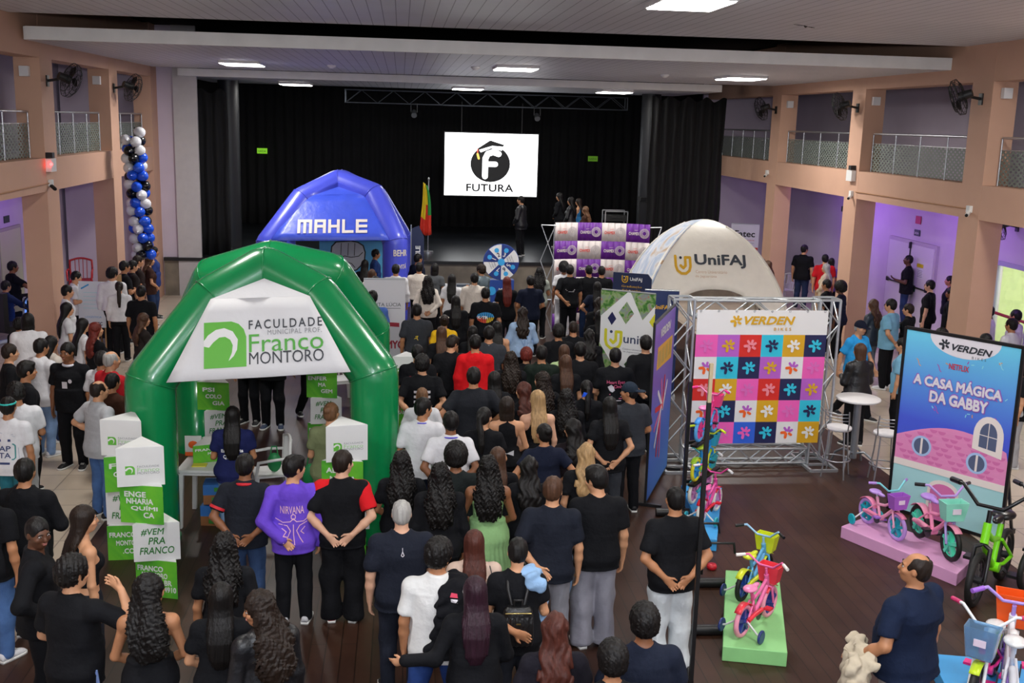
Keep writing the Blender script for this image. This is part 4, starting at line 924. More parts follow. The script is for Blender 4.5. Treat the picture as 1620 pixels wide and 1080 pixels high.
def block(mb, glyphs, box, M, z, mi=0):
    """heavy square capitals drawn on a 5-row grid"""
    G = {'M': ('11111', '10101', '10101', '10101', '10101'), 'A': ('1111', '1001', '1111', '1001', '1001'), 'H': ('1001', '1001', '1111', '1001', '1001'), 'L': ('1000', '1000', '1000', '1000', '1111'), 'E': ('1111', '1000', '1111', '1000', '1111')}
    tot = sum(len(G[c][0])+.8 for c in glyphs)-.8; sx = box[2]/tot; sy = box[3]/5; x = box[0]-box[2]/2
    for c in glyphs:
        for r, row in enumerate(G[c]):
            for k, b in enumerate(row):
                if b == '1': mb.prism([(x+k*sx, box[1]+box[3]/2-(r+1)*sy), (x+(k+1)*sx, box[1]+box[3]/2-(r+1)*sy), (x+(k+1)*sx, box[1]+box[3]/2-r*sy), (x+k*sx, box[1]+box[3]/2-r*sy)], .003, M, mi, z)
        x += (len(G[c][0])+.8)*sx
block(mb, 'MAHLE', art2(471, 344, 580, 367), PM, .014); mb.build('lettering', I_CREAM, va)
# logos on the right leg, the fist cloth at the rear and the vertical flag
mb = MB(); lm = basis((-.13-1.5*0, 25.5, 0), (1, 0, 0), (0, 0, 1))
def on_leg(s, z, w, h, **k):
    tmp = MB(); put_text(tmp, s, (0, 0, w, h), Matrix.Identity(4), 0, 0, **k)
    for f in tmp.f: pass
    vs_ = [(-.13+(.306+p[2])*math.sin(.45+p[0]/.306), 25.5-(.306+p[2])*math.cos(.45+p[0]/.306), z+p[1]) for p in tmp.v]; mb.add([(x+1.5, y-27.2, zz) for x, y, zz in vs_], tmp.f)
on_leg('BEHR', 1.86, .36, .15, bold=.03); on_leg('LEVITÁ', 1.55, .30, .13, bold=.02, shear=.3); on_leg('monster', 1.22, .30, .12, bold=.02, shear=.3); mb.build('lettering', I_CREAM, t)
fist = MB(); FM = basis((-1.9+1.27, 28.55-27.2, 1.0), (1, 0, 0), (0, 0, 1)); fist.prism([(.0, -.9), (1.65, -.9), (1.65, .95), (1.5, 1.15), (.1, 1.15), (0, .9)], .01, FM, 0)
hand = [(.42, .88), (.55, 1.02), (.78, 1.04), (1.0, 1.06), (1.2, 1.02), (1.36, .92), (1.42, .72), (1.40, .50), (1.28, .30), (1.16, .18), (.9, .12), (.66, .2), (.5, .42), (.4, .66)]
FH = lambda L: [(.74+(x-.9)*.84, .36+(y-.6)*.84) for x, y in L]; hand = FH(hand); fist.prism([(.74+(x-.74)*1.08, .36+(y-.36)*1.08) for x, y in hand], .004, FM, 2, .012); fist.prism(hand, .004, FM, 1, .017)
for x in (.70, .92, 1.12): fist.stroke(FH([(x, 1.0), (x-.02, .62)]), .018, .003, FM, 2, .022)
fist.stroke(FH([(.44, .60), (.66, .54), (.80, .60), (1.0, .56), (1.24, .60), (1.36, .72)]), .02, .003, FM, 2, .022); fist.stroke(FH([(.52, .46), (.78, .44), (1.02, .36), (1.12, .24)]), .018, .003, FM, 2, .022)
fist.build('rear_banner', (ink('ink_sky', '#5fb8e8'), ink('ink_lightgrey', '#c9ccd2'), I_BLACK), t)
# ------------------------------------------------------------------ white dome tent
t = thing('dome_tent', 'white domed inflatable tent with four legs and yellow U logo', 'tent', (6.45, 22.4, 0), math.radians(-4))
HW, HD, HZ = 1.66, 1.58, 3.02
def dome_pt(s, z, out=0.0, hw=HW, hd=HD):
    rho = max(0.0, 1-(z/HZ)**2.0)**.56; return (hw*s*rho*(1+.05*(z/HZ)), -(hd*rho*(1+.07*(1-s*s)))-out, z)
for k in range(4):
    v = []; f = []; ns, nt = 28, 16; hw, hd = (HW, HD) if k % 2 == 0 else (HD, HW)
    for j in range(nt+1):
        for i in range(ns+1):
            s = -1+2*i/ns; zb = 1.72*max(0, 1-abs(s)**2.6)**.72; tt = j/nt; z = zb+(HZ-.004-zb)*(1-(1-tt)**1.5); v.append(dome_pt(s, z, 0, hw, hd))
    for j in range(nt):
        for i in range(ns): f.append((j*(ns+1)+i, j*(ns+1)+i+1, (j+1)*(ns+1)+i+1, (j+1)*(ns+1)+i))
    cl = MB().add(v, f, True, RZ(-k*math.pi/2)).build('dome_panel', M_TCW if k != 1 else blotch_print('dome_side_print', [S('#d9dee6'), S('#e2e4ea'), S('#aebfd6'), S('#d8dde6'), S('#c2a27c')], 1.6), t); cl.modifiers.new('th', 'SOLIDIFY').thickness = .03
    mb = MB(); mb.tube([RZ(-k*math.pi/2) @ (Vector(dome_pt(-1, z, 0, hw, hd)).xy*(.95-.012*z)).to_3d()+Vector((0, 0, z)) for z in np.linspace(0.01, 2.9, 16)], [.12-.006*i for i in range(16)], 12); mb.build('leg_tube', M_TCW, t)
    MB().cyl(RZ(-k*math.pi/2) @ Vector((-hw, -hd*1.0, 0)), RZ(-k*math.pi/2) @ Vector((-hw, -hd, .03)), .15, n=16).build('foot_pad', M_TCW, t)
def on_dome(fn, mats, nm):
    tmp = MB(); fn(tmp); out = []
    for x, z, o in tmp.v:
        rho = max(.05, 1-(z/HZ)**2.0)**.56; out.append(dome_pt(x/(HW*rho), z, .022+o))
    n = MB(); n.v = out; n.f = tmp.f; n.mi = tmp.mi; n.sm = tmp.sm; n.build(nm, mats, t)
I4 = Matrix.Identity(4)
def u_logo(mb, cx, cy, s, M, z, mi=0, md=1):
    mb.stroke([(cx-.42*s, cy+.5*s), (cx-.42*s, cy-.05*s), (cx-.34*s, cy-.30*s), (cx-.12*s, cy-.46*s), (cx+.14*s, cy-.46*s), (cx+.34*s, cy-.30*s), (cx+.42*s, cy-.05*s), (cx+.42*s, cy+.44*s), (cx+.14*s, cy+.44*s), (cx+.14*s, cy-.02*s), (cx, cy-.16*s), (cx-.14*s, cy-.02*s)], .15*s, .002, M, mi, z)
    mb.prism([(cx-.12*s+.08*s*math.cos(a), cy+.42*s+.08*s*math.sin(a)) for a in np.linspace(0, 6.28, 11)[:-1]], .002, M, md, z)
def dome_art(mb):
    u_logo(mb, -.62, 2.17, .34, I4, 0); put_text(mb, 'UniFAJ', (.12, 2.26, 1.02, .26), I4, 2, 0, bold=.028); put_text(mb, 'Centro Universitário', (-.07, 2.055, .62, .06), I4, 3, 0); put_text(mb, 'de Jaguariúna', (-.18, 1.965, .42, .06), I4, 3, 0)
on_dome(dome_art, (I_GOLD, I_DARK, ink('ink_slate', '#40464e'), ink('ink_sand', '#d4b89a')), 'lettering')
# ------------------------------------------------------------------ stacked triangular boxes
M_BOXW = mat('white_card', S('#dfe0df'), .55, var=.02); M_BOXG = blotch_print('green_facet_card', [S('#3f9e2c'), S('#55b22e'), S('#6cc130'), S('#2f8a3a')], 2.2); M_BOXGT = ink('green_card', '#58b030')
def tri_box(x, y, z, rz, w, h, kind, lines, label, group='triangular cardboard boxes'):
    t = thing('triangular_box', label, 'cardboard box', (x, y, z), math.radians(rz), group)
    R = w/math.sqrt(3); P = [(R*math.cos(a), R*math.sin(a)) for a in (math.radians(210), math.radians(330), math.radians(90))]
    bx = MB().prism(P, h).build('box_body', M_BOXW if kind != 'green' else M_BOXG, t)
    tp = MB().prism([(p[0]*.97, p[1]*.97) for p in P], .004, None, 0, h); tp.build('top_flap', M_BOXW, t)
    for k in range(3):
        mb = MB(); a, b = P[k], P[(k+1) % 3]; M = basis((a[0], a[1], 0), (b[0]-a[0], b[1]-a[1], 0), (0, 0, 1))
        if kind == 'logo':
            green_logo(mb, w*.28, h*.42, w*.2, w*.2, M, .002); put_text(mb, 'FACULDADE', (w*.66, h*.42+w*.075, w*.46, w*.045), M, 2, .002); put_text(mb, 'Franco', (w*.66, h*.42, w*.46, w*.09), M, 3, .002); put_text(mb, 'MONTORO', (w*.66, h*.42-w*.075, w*.46, w*.055), M, 2, .002)
        elif kind == 'hand':
            for i, s in enumerate(('#VEM', 'PRA', 'FRANCO')): put_text(mb, s, (w*(.42, .5, .5)[i], h*(.78, .54, .28)[i], w*(.5, .36, .74)[i], h*.19), M, 4, .002, bold=.012, shear=.18)
        else:
            n = len(lines)
            for i, s in enumerate(lines): put_text(mb, s, (w*(.36+.30*i/max(1, n-1)), h*(.86-.72*(i+.5)/max(n, 3)), min(w*.62, w*.125*len(s)), h*.15), M, 1, .002, bold=.03)
        mb.build('print', (I_GREEN, I_WHITE, I_GREY, ink('ink_palegreen', '#9fcf8c'), I_DGREEN), bx)
    return t
BH = .405
SPEC = [(-2.46, 10.85, 'nearest left tower', [('green', ('FRANCO', 'MONTORO', '.COM.BR', '3827.4910'), -16), ('hand', (), 8), ('green', ('ENGE', 'NHARIA', 'QUÍMI', 'CA'), -12), ('logo', (), 10)]),
        (-3.02, 11.85, 'second left tower', [('green', ('FRANCO', 'MONTORO', '.COM.BR'), 4), ('hand', (), -8), ('green', ('FISI', 'OTERA', 'PIA'), 14), ('logo', (), -8)]),
        (-.60, 11.62, 'tower at the right tent leg', [('green', ('FRANCO', 'MONTORO', '.COM.BR'), 0), ('hand', (), 10), ('green', ('ADMI', 'NISTRA', 'ÇÃO'), -6), ('logo', (), 12)]),
        (-2.60, 15.25, 'tower inside the tent at left', [('green', ('FRANCO', 'MONTORO'), 5), ('hand', (), 20), ('green', ('PSI', 'COLO', 'GIA'), -8)]),
        (-1.13, 15.95, 'tower inside the tent at right', [('green', ('FRANCO', 'MONTORO'), -12), ('hand', (), 4), ('green', ('ENFER', 'MA', 'GEM'), -8)]),
        (.12, 17.0, 'tower behind the tent at right', [('green', ('FRANCO', 'MONTORO'), 6), ('green', ('DIREI', 'TO'), -8), ('logo', (), 2)])]
for x, y, nm, boxes in SPEC:
    h = BH
    for i, (k, ln, rz) in enumerate(boxes):
        lv = {0: 'bottom', len(boxes)-1: 'topmost'}.get(i, ('second', 'second', 'third')[i] if i < 3 else 'third')
        tri_box(x+.02*math.sin(i*2)-(.055*i if nm.startswith('nearest') else 0), y, i*h, rz, .46, h, k, ln, {'logo': 'white box with green logo', 'hand': 'white box with green handwriting', 'green': 'green box with white capitals'}[k]+', '+lv+' of the '+nm)
tri_box(-2.32, 13.1, .745, 20, .5, .22, 'green', ('FRANCO', 'MONTORO'), 'low green triangular box lying on the white table')
# ------------------------------------------------------------------ white table with fruit cartons
t = thing('plastic_table', 'white square plastic table inside the green tent', 'table', (-2.28, 12.98, 0), math.radians(-4))
MB().box((0, 0, .725), (.72, .72, .03)).box((0, 0, .69), (.66, .66, .05)).build('tabletop', M_WPLAST, t)
for sx in (-1, 1):
    for sy in (-1, 1): MB().bar((sx*.31, sy*.31, .68), (sx*.34, sy*.34, 0), .06, .05).build('leg', M_WPLAST, t)
o = MB().box((0, 0, 0), (.17, .12, .012)).build('yellow_flyers', mat('yellow_paper', S('#ddd64a'), .6), None, T(-2.42, 12.82, .747)); tag(o, 'small stack of yellow flyers on the white plastic table', 'flyers')
M_CARD = mat('brown_card', S('#8d5b33'), .7, var=.1); M_CARDB = mat('blue_card', S('#2e6cb4'), .6, var=.08)
for i, (x, y, z, l) in enumerate(((-2.22, 12.86, .0, 'brown and blue fruit carton on the floor under the white table'), (-2.2, 12.88, .27, 'brown fruit carton with blue top stacked under the white table'), (-1.88, 12.55, .0, 'blue fruit carton with brown band in front of the white table'))):
    t = thing('fruit_carton', l, 'carton', (x, y, z), math.radians(-6+9*i), 'fruit cartons'); MB().box((0, 0, .06), (.36, .28, .12)).build('lower_tray', M_CARD if i != 2 else M_CARDB, t); MB().box((0, 0, .185), (.362, .282, .13)).build('upper_tray', M_CARDB if i != 2 else M_CARD, t)
    MB().box((0, -.144, .06), (.16, .004, .06)).box((.05, -.144, .19), (.2, .004, .05)).build('print', ink('ink_leaf2', '#3c8a34') if i < 2 else I_NAVY, t)
o = MB().box((0, 0, .13), (.20, .02, .26)).box((0, .05, .01), (.2, .12, .02)).build('counter_sign', M_WPLAST, None, T(-2.85, 13.25, .745)); tag(o, 'small white sign with an orange sun on the white table edge', 'sign')
MB().ball((0, -.012, .15), (.06, .004, .05), 12, 6).box((0, -.011, .03), (.2, .004, .05)).build('print', I_ORANGE, o); o.location = (-2.56, 13.2, .742)
# ------------------------------------------------------------------ plastic chairs
def plastic_chair(x, y, z, rz, m, lab, group='plastic chairs'):
    t = thing('plastic_chair', lab, 'chair', (x, y, z), rz, group)
    MB().box((0, 0, .43), (.44, .44, .025)).box((0, -.21, .41), (.44, .02, .05)).build('seat', m, t)
    b = MB(); n = 8; arc = [(-.23+.46*i/n, .22+.03*math.sin(math.pi*i/n), .84+.05*math.sin(math.pi*i/n)) for i in range(n+1)]
    b.tube([(-.22, .20, .44), (-.235, .215, .68)]+arc+[(.235, .215, .68), (.22, .20, .44)], .022, 8)
    for k in range(4): b.bar((-.12+.08*k, .20, .44), (-.125+.083*k, .245, .88), .05, .012)
    b.build('backrest', m, t)
    for s in (-1, 1):
        MB().tube([(s*.23, .215, .66), (s*.265, .02, .66), (s*.26, -.18, .64), (s*.245, -.215, .44)], .02, 8).build('armrest', m, t)
        for yy, y2 in ((-.19, -.24), (.19, .27)): MB().bar((s*.2, yy, .42), (s*.25, y2, 0), .05, .035).build('leg', m, t)
    return t
plastic_chair(-1.66, 13.5, 0, math.radians(-75), M_WPLAST, 'white plastic chair with a green bag beside the navy-shirted woman')
plastic_chair(-1.05, 18.6, 0, math.radians(20), M_WPLAST, 'white plastic chair standing behind the green tent')
plastic_chair(10.95, 29.6, 0, math.radians(-70), M_WPLAST, 'white plastic chair by the column beside the dome tent')
plastic_chair(-7.1, 24.6, .80, math.radians(10), M_RPLAST, 'red plastic chair standing up on the black covered table')
o = MB().box((0, 0, .40), (1.7, .8, .80)).build('covered_table', mat('black_cloth_cover', (.008, .008, .010), .9, var=.2), None, T(-7.02, 24.55, 0)); tag(o, 'table under a black cloth beside the left column', 'table')
o = MB().ball((0, 0, .13), (.09, .05, .13), 12, 8).tube([(-.05, 0, .22), (-.03, 0, .34), (.03, 0, .34), (.05, 0, .22)], .008, 6).build('shopping_bag', mat('green_bag', S('#1d8a4c'), .5), None, T(-1.62, 13.2, .50)); tag(o, 'small green bag hanging on the white plastic chair', 'bag'); o.location = (-1.60, 13.45, .443)
o = MB().ball((0, 0, .17), (.11, .06, .17), 12, 8).tube([(-.05, 0, .30), (-.03, 0, .45), (.03, 0, .45), (.05, 0, .30)], .008, 6).build('shopping_bag', MATS['green_bag'], None, T(-1.12, 13.25, .28)); tag(o, 'green bag held by the woman in the olive top', 'bag')
for r, (sx, sy) in enumerate(((14.2, 20.35), (14.2, 21.1), (14.2, 21.9))):
    for k in range(6):
        if r == 0 and k == 0: base_chair = plastic_chair(sx, sy, 0, math.radians(-90), M_WPLAST, 'white plastic chair in the stacks behind the glazed door', 'stacked white chairs in the store room')
        else: dup(base_chair, (sx, sy, .115*k), math.radians(-90))
# ------------------------------------------------------------------ banners
def star_logo(mb, cx, cy, s, M, z, mi, mj=None):
    mj = mi if mj is None else mj
    mb.stroke([(cx-.05*s, cy+.16*s), (cx-.20*s, cy+.36*s)], .19*s, .002, M, mj, z); mb.stroke([(cx+.10*s, cy+.14*s), (cx+.16*s, cy+.40*s)], .19*s, .002, M, mj, z); mb.stroke([(cx+.24*s, cy+.10*s), (cx+.40*s, cy+.20*s)], .19*s, .002, M, mj, z)
    mb.stroke([(cx+.20*s, cy-.10*s), (cx+.36*s, cy-.20*s)], .20*s, .002, M, mi, z); mb.stroke([(cx-.42*s, cy-.02*s), (cx-.18*s, cy+.0*s), (cx-.06*s, cy-.14*s), (cx-.10*s, cy-.40*s)], .22*s, .002, M, mi, z)
def truss(parent, a, b, w, name, up=(0, 0, 1), m=None, r=.022):
    a, b = Vector(a), Vector(b); d = (b-a).normalized(); u = Vector(up); x = d.cross(u).normalized(); y = x.cross(d); L = (b-a).length; mb = MB(); n = max(2, round(L/(w*1.25)))
    c = [(i, j) for i in (-1, 1) for j in (-1, 1)]
    for i, j in c: mb.cyl(a+x*(i*w/2)+y*(j*w/2), b+x*(i*w/2)+y*(j*w/2), r, n=8)
    for k in range(n):
        p, q = a+d*(L*k/n), a+d*(L*(k+1)/n)
        for (e, f_) in ((x, y), (y, x)):
            for s in (-1, 1):
                s1 = 1 if k % 2 else -1; mb.cyl(p+e*(s*w/2)+f_*(s1*w/2), q+e*(s*w/2)-f_*(s1*w/2), r*.5, n=6)
    for k in (0, n):
        p = a+d*(L*k/n)
        for e, f_ in ((x, y), (y, x)):
            for s in (-1, 1): mb.bar(p+e*(s*w/2)+f_*(-w/2), p+e*(s*w/2)+f_*(w/2), .03)
    return mb.build(name, m or M_ALU, parent)
t = thing('truss_stand', 'aluminium box truss frame carrying the colourful chequered bike banner', 'truss', (5.2, 15.0, 0), math.radians(1))
truss(t, (-1.16, 0, .03), (-1.16, 0, 2.52), .30, 'truss_column', (0, 1, 0)); truss(t, (1.02, 0, .03), (1.02, 0, 2.52), .30, 'truss_column', (0, 1, 0)); truss(t, (-1.0, 0, 2.38), (.86, 0, 2.38), .24, 'truss_beam'); truss(t, (-1.0, 0, .16), (.86, 0, .16), .22, 'truss_beam')
for s in (-1.16, 1.02): MB().bar((s-.2, -.42, .02), (s-.2, .42, .02), .04).bar((s+.2, -.42, .02), (s+.2, .42, .02), .04).bar((s-.2, -.42, .02), (s+.2, -.42, .02), .04).bar((s-.2, .42, .02), (s+.2, .42, .02), .04).build('base_plate', M_ALU, t)
BN = ['pPRCGN', 'WCNPWp', 'RGpRNP', 'pNWGpC', 'KpBNWG']; BN = ['pLRCGN', 'WCNLWp', 'RGpRNL', 'WNWGpC', 'NpBNWG']
BNC = {'p': I_PINK, 'L': I_LILAC, 'R': I_RED, 'C': I_CYAN, 'G': I_GOLD, 'N': I_NAVY, 'W': I_WHITE, 'B': I_BLUE}; keys = list(BNC)
LOG = {'p': ('f', 'f'), 'L': ('G', 'G'), 'R': ('s', 's'), 'C': ('N', 'N'), 'G': ('W', 'W'), 'N': ('C', 'C'), 'W': ('O', 'L'), 'B': ('p', 'p')}
tb = thing('checkered_banner', 'banner of coloured squares with star logos hung on the aluminium truss', 'banner', (5.2, 14.80, 0), math.radians(1))
BW = .326; x0 = -.98; zt = 2.02; fab = MB(); M0 = basis((x0, -.005, zt), (1, 0, 0), (0, 0, 1)); Wd = BW*6
fab.prism([(0, .0), (Wd, .0), (Wd, .36), (0, .36)], .006, M0, keys.index('W'))
for r, row in enumerate(BN):
    for c, k in enumerate(row): fab.prism([(c*BW, -(r+1)*BW), ((c+1)*BW, -(r+1)*BW), ((c+1)*BW, -r*BW), (c*BW, -r*BW)], .006, M0, keys.index(k))
lg = fab; lk = keys+['O', 'f', 's']; LM = [BNC[k] for k in keys]+[I_ORANGE, ink('ink_faint_pink', '#de6cbc'), ink('ink_salmon', '#ee8a98')]
for r, row in enumerate(BN):
    for c, k in enumerate(row):
        a, b = LOG[k]; star_logo(lg, (c+.5)*BW, -(r+.5)*BW, BW*.58, M0, .008, lk.index(a), lk.index(b))
star_logo(lg, .58, .20, .17, M0, .008, lk.index('G')); fb = fab.build('banner_fabric', LM, tb)
lt = MB(); put_text(lt, 'VERDEN', (1.08, .21, .76, .125), M0, 0, .008, bold=.035, shear=.28); put_text(lt, 'B I K E S', (1.28, .085, .26, .045), M0, 0, .008, bold=.01); lt.build('lettering', I_GOLD, fb)
ey = MB()
for k in range(8): ey.torus((x0+.05+k*(Wd-.1)/7, -.012, zt+.345), (0, 1, 0), .014, .004, 10, 4)
ey.build('eyelet', M_STEEL, fb)
# film poster panel: writing kept, the characters left out, a plain pink round-roofed house in their place
t = thing('poster_panel', 'tall blue and pink film poster panel in a black frame behind the small bikes', 'poster', (6.53, 13.06, 0), math.atan2(-.824, .566))
PW, PH = 1.48, 2.42; mb = MB()
for a, b in (((-.02, 0, 0), (-.02, 0, PH+.06)), ((PW+.02, 0, 0), (PW+.02, 0, PH+.06)), ((-.02, 0, PH+.05), (PW+.02, 0, PH+.05)), ((-.02, 0, .03), (PW+.02, 0, .03))): mb.bar(a, b, .04, .04, (0, 1, 0))
mb.build('frame', M_BLKMET, t)
for s in (.05, PW-.05): MB().bar((s, -.02, .03), (s, .5, .03), .05, .06).bar((s, .45, .03), (s, .02, 1.2), .03).build('foot', M_BLKMET, t)
PMX = basis((0, -.005, .05), (1, 0, 0), (0, 0, 1))
pn = MB().prism([(0, 0), (PW, 0), (PW, PH-.02), (0, PH-.02)], .008, None).mesh('poster_print', ramp_print('poster_sky_ink', 'Y', [(0, S('#4a58d0')), (1.25, S('#4a5ed8')), (1.75, S('#5b96e4')), (2.42, S('#6fd0ee'))]))
pn = obj('poster_print', pn, t, PMX)
def ell2(cx, cy, a, b, n=24, t0=0, t1=2*math.pi): return [(cx+a*math.cos(t0+(t1-t0)*i/n), cy+b*math.sin(t0+(t1-t0)*i/n)) for i in range(n+(0 if t1-t0 > 6.2 else 1))]
I_ROOF = ink('ink_roof_pink', '#e58fc0'); I_ROOF2 = ink('ink_roof_rose', '#d873ae'); I_TEAL = ink('ink_teal', '#a9dade'); I_IVORY = ink('ink_ivory', '#ece2dc'); I_GLASS = ink('ink_glass', '#55607e')
hb = MB(); mi = {n: i for i, n in enumerate('pink rose teal ivory glass lblue'.split())}; HM = (I_ROOF, I_ROOF2, I_TEAL, I_IVORY, I_GLASS, ink('ink_lightblue', '#a9c6ec'))
hb.prism([(0.0, 0.0), (PW, 0.0), (PW, .66), (0, .66)], .001, None, mi['teal'], .009)
roof = [(0, .62), (PW, .62), (PW, .98)]+[(x, 1.0+.24*math.sin(math.pi*(.12+.88*(1-x/PW)))) for x in np.linspace(PW*.98, 0.0, 14)]
hb.prism(roof, .001, None, mi['pink'], .0105)
for r in range(7):
    for c in range(13):
        x = .055+c*.112+(.056 if r % 2 else 0); y = .72+r*.07
        top = .98+.24*math.sin(math.pi*(.12+.88*(1-x/PW)))
        if x < PW-.05 and y < top-.03: hb.prism(ell2(x, y+.03, .052, .045, 8, math.pi, 2*math.pi), .0008, None, mi['rose'] if (r+c) % 3 else mi['pink'], .012+.0002*r)
hb.prism([(0, .60), (PW, .60), (PW, .69), (0, .69)], .001, None, mi['ivory'], .0135)
for cx, cy in ((.36, .92), (1.10, .88)):
    hb.prism(ell2(cx, cy, .135, .135), .001, None, mi['lblue'], .014); hb.prism(ell2(cx, cy, .105, .105), .001, None, mi['glass'], .0152); hb.prism([(cx-.014, cy-.105), (cx+.014, cy-.105), (cx+.014, cy+.105), (cx-.014, cy+.105)], .001, None, mi['ivory'], .0165)
hb.prism([(1.02, 1.06), (1.40, 1.0)]+ell2(1.21, 1.26, .19, .24, 12, 0, math.pi), .001, None, mi['ivory'], .014); hb.prism([(1.10, 1.10), (1.32, 1.08)]+ell2(1.21, 1.26, .11, .16, 12, 0, math.pi), .001, None, mi['glass'], .0152)
for q in ([(1.205, 1.08), (1.215, 1.08), (1.215, 1.42), (1.205, 1.42)], [(1.10, 1.25), (1.32, 1.24), (1.32, 1.25), (1.10, 1.26)]): hb.prism(q, .001, None, mi['ivory'], .0165)
hb.prism([(.50, 0), (.92, 0), (.92, .40)]+ell2(.71, .40, .21, .14, 10, 0, math.pi), .001, None, mi['ivory'], .0105); hb.prism([(.54, 0), (.88, 0), (.88, .38)]+ell2(.71, .38, .17, .11, 10, 0, math.pi), .001, None, mi['rose'], .0118)
hb.build('house_picture', HM, pn)
lt = MB(); J4 = Matrix.Identity(4); lt.prism([(.36, 2.40)]+ell2(.78, 2.40, .46, .25, 16, math.pi, 2*math.pi)+[(1.24, 2.40)], .001, None, 1, .009)
star_logo(lt, .52, 2.29, .14, J4, .0105, 0); put_text(lt, 'VERDEN', (.88, 2.275, .52, .085), J4, 0, .0105, bold=.035, shear=.28); put_text(lt, 'B I K E S', (.98, 2.185, .18, .032), J4, 0, .0105)
put_text(lt, 'NETFLIX', (.74, 2.03, .26, .075), J4, 2, .0105, bold=.03)
for s, bx in (('A CASA MÁGICA', (.74, 1.80, 1.16, .16)), ('DA GABBY', (.78, 1.60, .76, .15))):
    put_text(lt, s, (bx[0], bx[1], bx[2]+.03, bx[3]+.03), J4, 3, .0095, bold=.085); put_text(lt, s, bx, J4, 1, .0150, bold=.045)
lt.build('lettering', (I_DARK, ink('ink_offwhite', '#e4dfe6'), ink('ink_crimson', '#c23a52'), ink('ink_violet', '#9a5fc4')), pn)
cf = MB(); rr = random.Random(3)
for k in range(22):
    x, y = rr.uniform(.05, PW-.05), rr.uniform(1.42, 2.2); a = rr.uniform(0, 6.28); l = .03
    if rr.random() < .3: cf.stroke([(x+.02*i, y-.035*i+.02*(i % 2)) for i in range(4)], .010, .001, None, k % 3, .0088)
    else: cf.stroke([(x, y), (x+l*math.cos(a), y+l*math.sin(a))], .012, .001, None, k % 3, .0088)
cf.build('confetti_print', (ink('ink_magenta', '#b04fb0'), ink('ink_aqua', '#8fd8ea'), ink('ink_peach', '#e0a070')), pn)
# side banner seen edge-on
t = thing('bike_banner', 'narrow purple and blue banner panel seen at a slant between the crowd and the truss', 'banner', (3.24, 13.27, 0), math.atan2(1.52, .65))
MB().bar((0, 0, 0), (0, 0, 2.46), .03).bar((1.65, 0, 0), (1.65, 0, 2.46), .03).bar((0, 0, 2.45), (1.65, 0, 2.45), .03).bar((0, 0, .05), (1.65, 0, .05), .03).build('frame', M_BLKMET, t)
for s in (0, 1.65): MB().bar((s, -.22, .02), (s, .22, .02), .05, .04).build('foot', M_BLKMET, t)
for sd in (1,):
    M = basis((.02, -.012, .07), (1, 0, 0), (0, 0, 1)); pn = obj('banner_fabric', MB().prism([(0, 0), (1.61, 0), (1.61, 2.36), (0, 2.36)], .006).mesh('banner_fabric', ramp_print('side_banner_ink', 'Y', [(0, S('#4a86d8')), (.9, S('#4a6fd0')), (1.5, S('#6a55b8')), (2.36, S('#7a5cc0'))])), t, M)
    lt = MB(); put_text(lt, 'VERDEN', (.8, 2.18, .8, .12), J4, 0, .008, bold=.03, shear=.28); lt.prism([(.2, 1.72), (1.4, 1.66), (1.44, 1.98), (.24, 2.02)], .001, None, 1, .007)
    for k in range(4): lt.prism([(.3+.28*k, 1.74), (.50+.28*k, 1.74), (.50+.28*k, 1.95), (.3+.28*k, 1.95)], .001, None, 3, .0085)
    for k in range(9): a = .5+.28*k; lt.stroke([(.8+.1*math.cos(a), 1.0+.1*math.sin(a)), (.8+.55*math.cos(a*1.7), .95+.55*math.sin(a*1.7))], .07, .001, None, (0, 2, 4)[k % 3], .0075+.0003*k)
    lt.build('print', (I_WHITE, I_GOLD, I_RED, ink('ink_mustard', '#b89a30'), ink('ink_rose', '#d86a9a')), pn)
# curved pop-up backdrop with chequers
t = thing('popup_backdrop', 'curved backdrop of purple and white squares in front of the stage', 'backdrop', (4.95, 25.2, 0))
CN, RN = 4, 6; AW = 2.62; def_h = 2.62; v = []; fb = MB()
def bp(s, z): a = (s-.42)*1.0; return (2.35*math.sin(a)-.36, -1.9*(1-math.cos(a))+.15, z)
for c in range(CN):
    for r in range(RN):
        for q in range(4):
            s0, s1 = (c+q/4)/CN, (c+(q+1)/4)/CN; fb.add([bp(s0, r*def_h/RN+.02), bp(s1, r*def_h/RN+.02), bp(s1, (r+1)*def_h/RN+.02), bp(s0, (r+1)*def_h/RN+.02)], [(0, 1, 2, 3)], True, None, (c+r) % 2)
bd = fb.build('backdrop_fabric', (I_PURPLE, ink('ink_paper', '#dcd2d0')), t); bd.modifiers.new('th', 'SOLIDIFY').thickness = .01
lt = MB()
for c in range(CN):
    for r in range(RN):
        p0, p1 = Vector(bp((c+.06)/CN, 0)), Vector(bp((c+.94)/CN, 0)); M = basis((p0.x, p0.y-.012, (r+.5)*def_h/RN+.02), p1-p0, (0, 0, 1)); w = (p1-p0).length; wh = (c+r) % 2
        put_text(lt, 'CHAMEX', (w*.30, -.01, w*.50, .075), M, 1 if wh else 0, .002, bold=.03); put_text(lt, 'papel', (w*.40, .07, w*.16, .03), M, 1 if wh else 0, .002)
        for k, rad in enumerate((.055, .085, .11)): n = 18; lt.stroke([(w*.80+rad*math.cos(6.283*i/n), rad*math.sin(6.283*i/n)) for i in range(n+1)], .011, .001, M, 2 if wh else 0, .002)
lt.build('lettering', (I_CREAM, ink('ink_tomato', '#d9412f'), ink('ink_pale', '#b8b0b4')), bd)
fr = MB()
for k in range(3): fr.cyl(bp(0, .02+k*.85), (bp(0, 0)[0]-.32, bp(0, 0)[1]+.1, .02+(k+1)*.85), .012, n=6); fr.cyl((bp(0, 0)[0]-.32, bp(0, 0)[1]+.1, .02+k*.85), bp(0, .02+(k+1)*.85), .012, n=6)
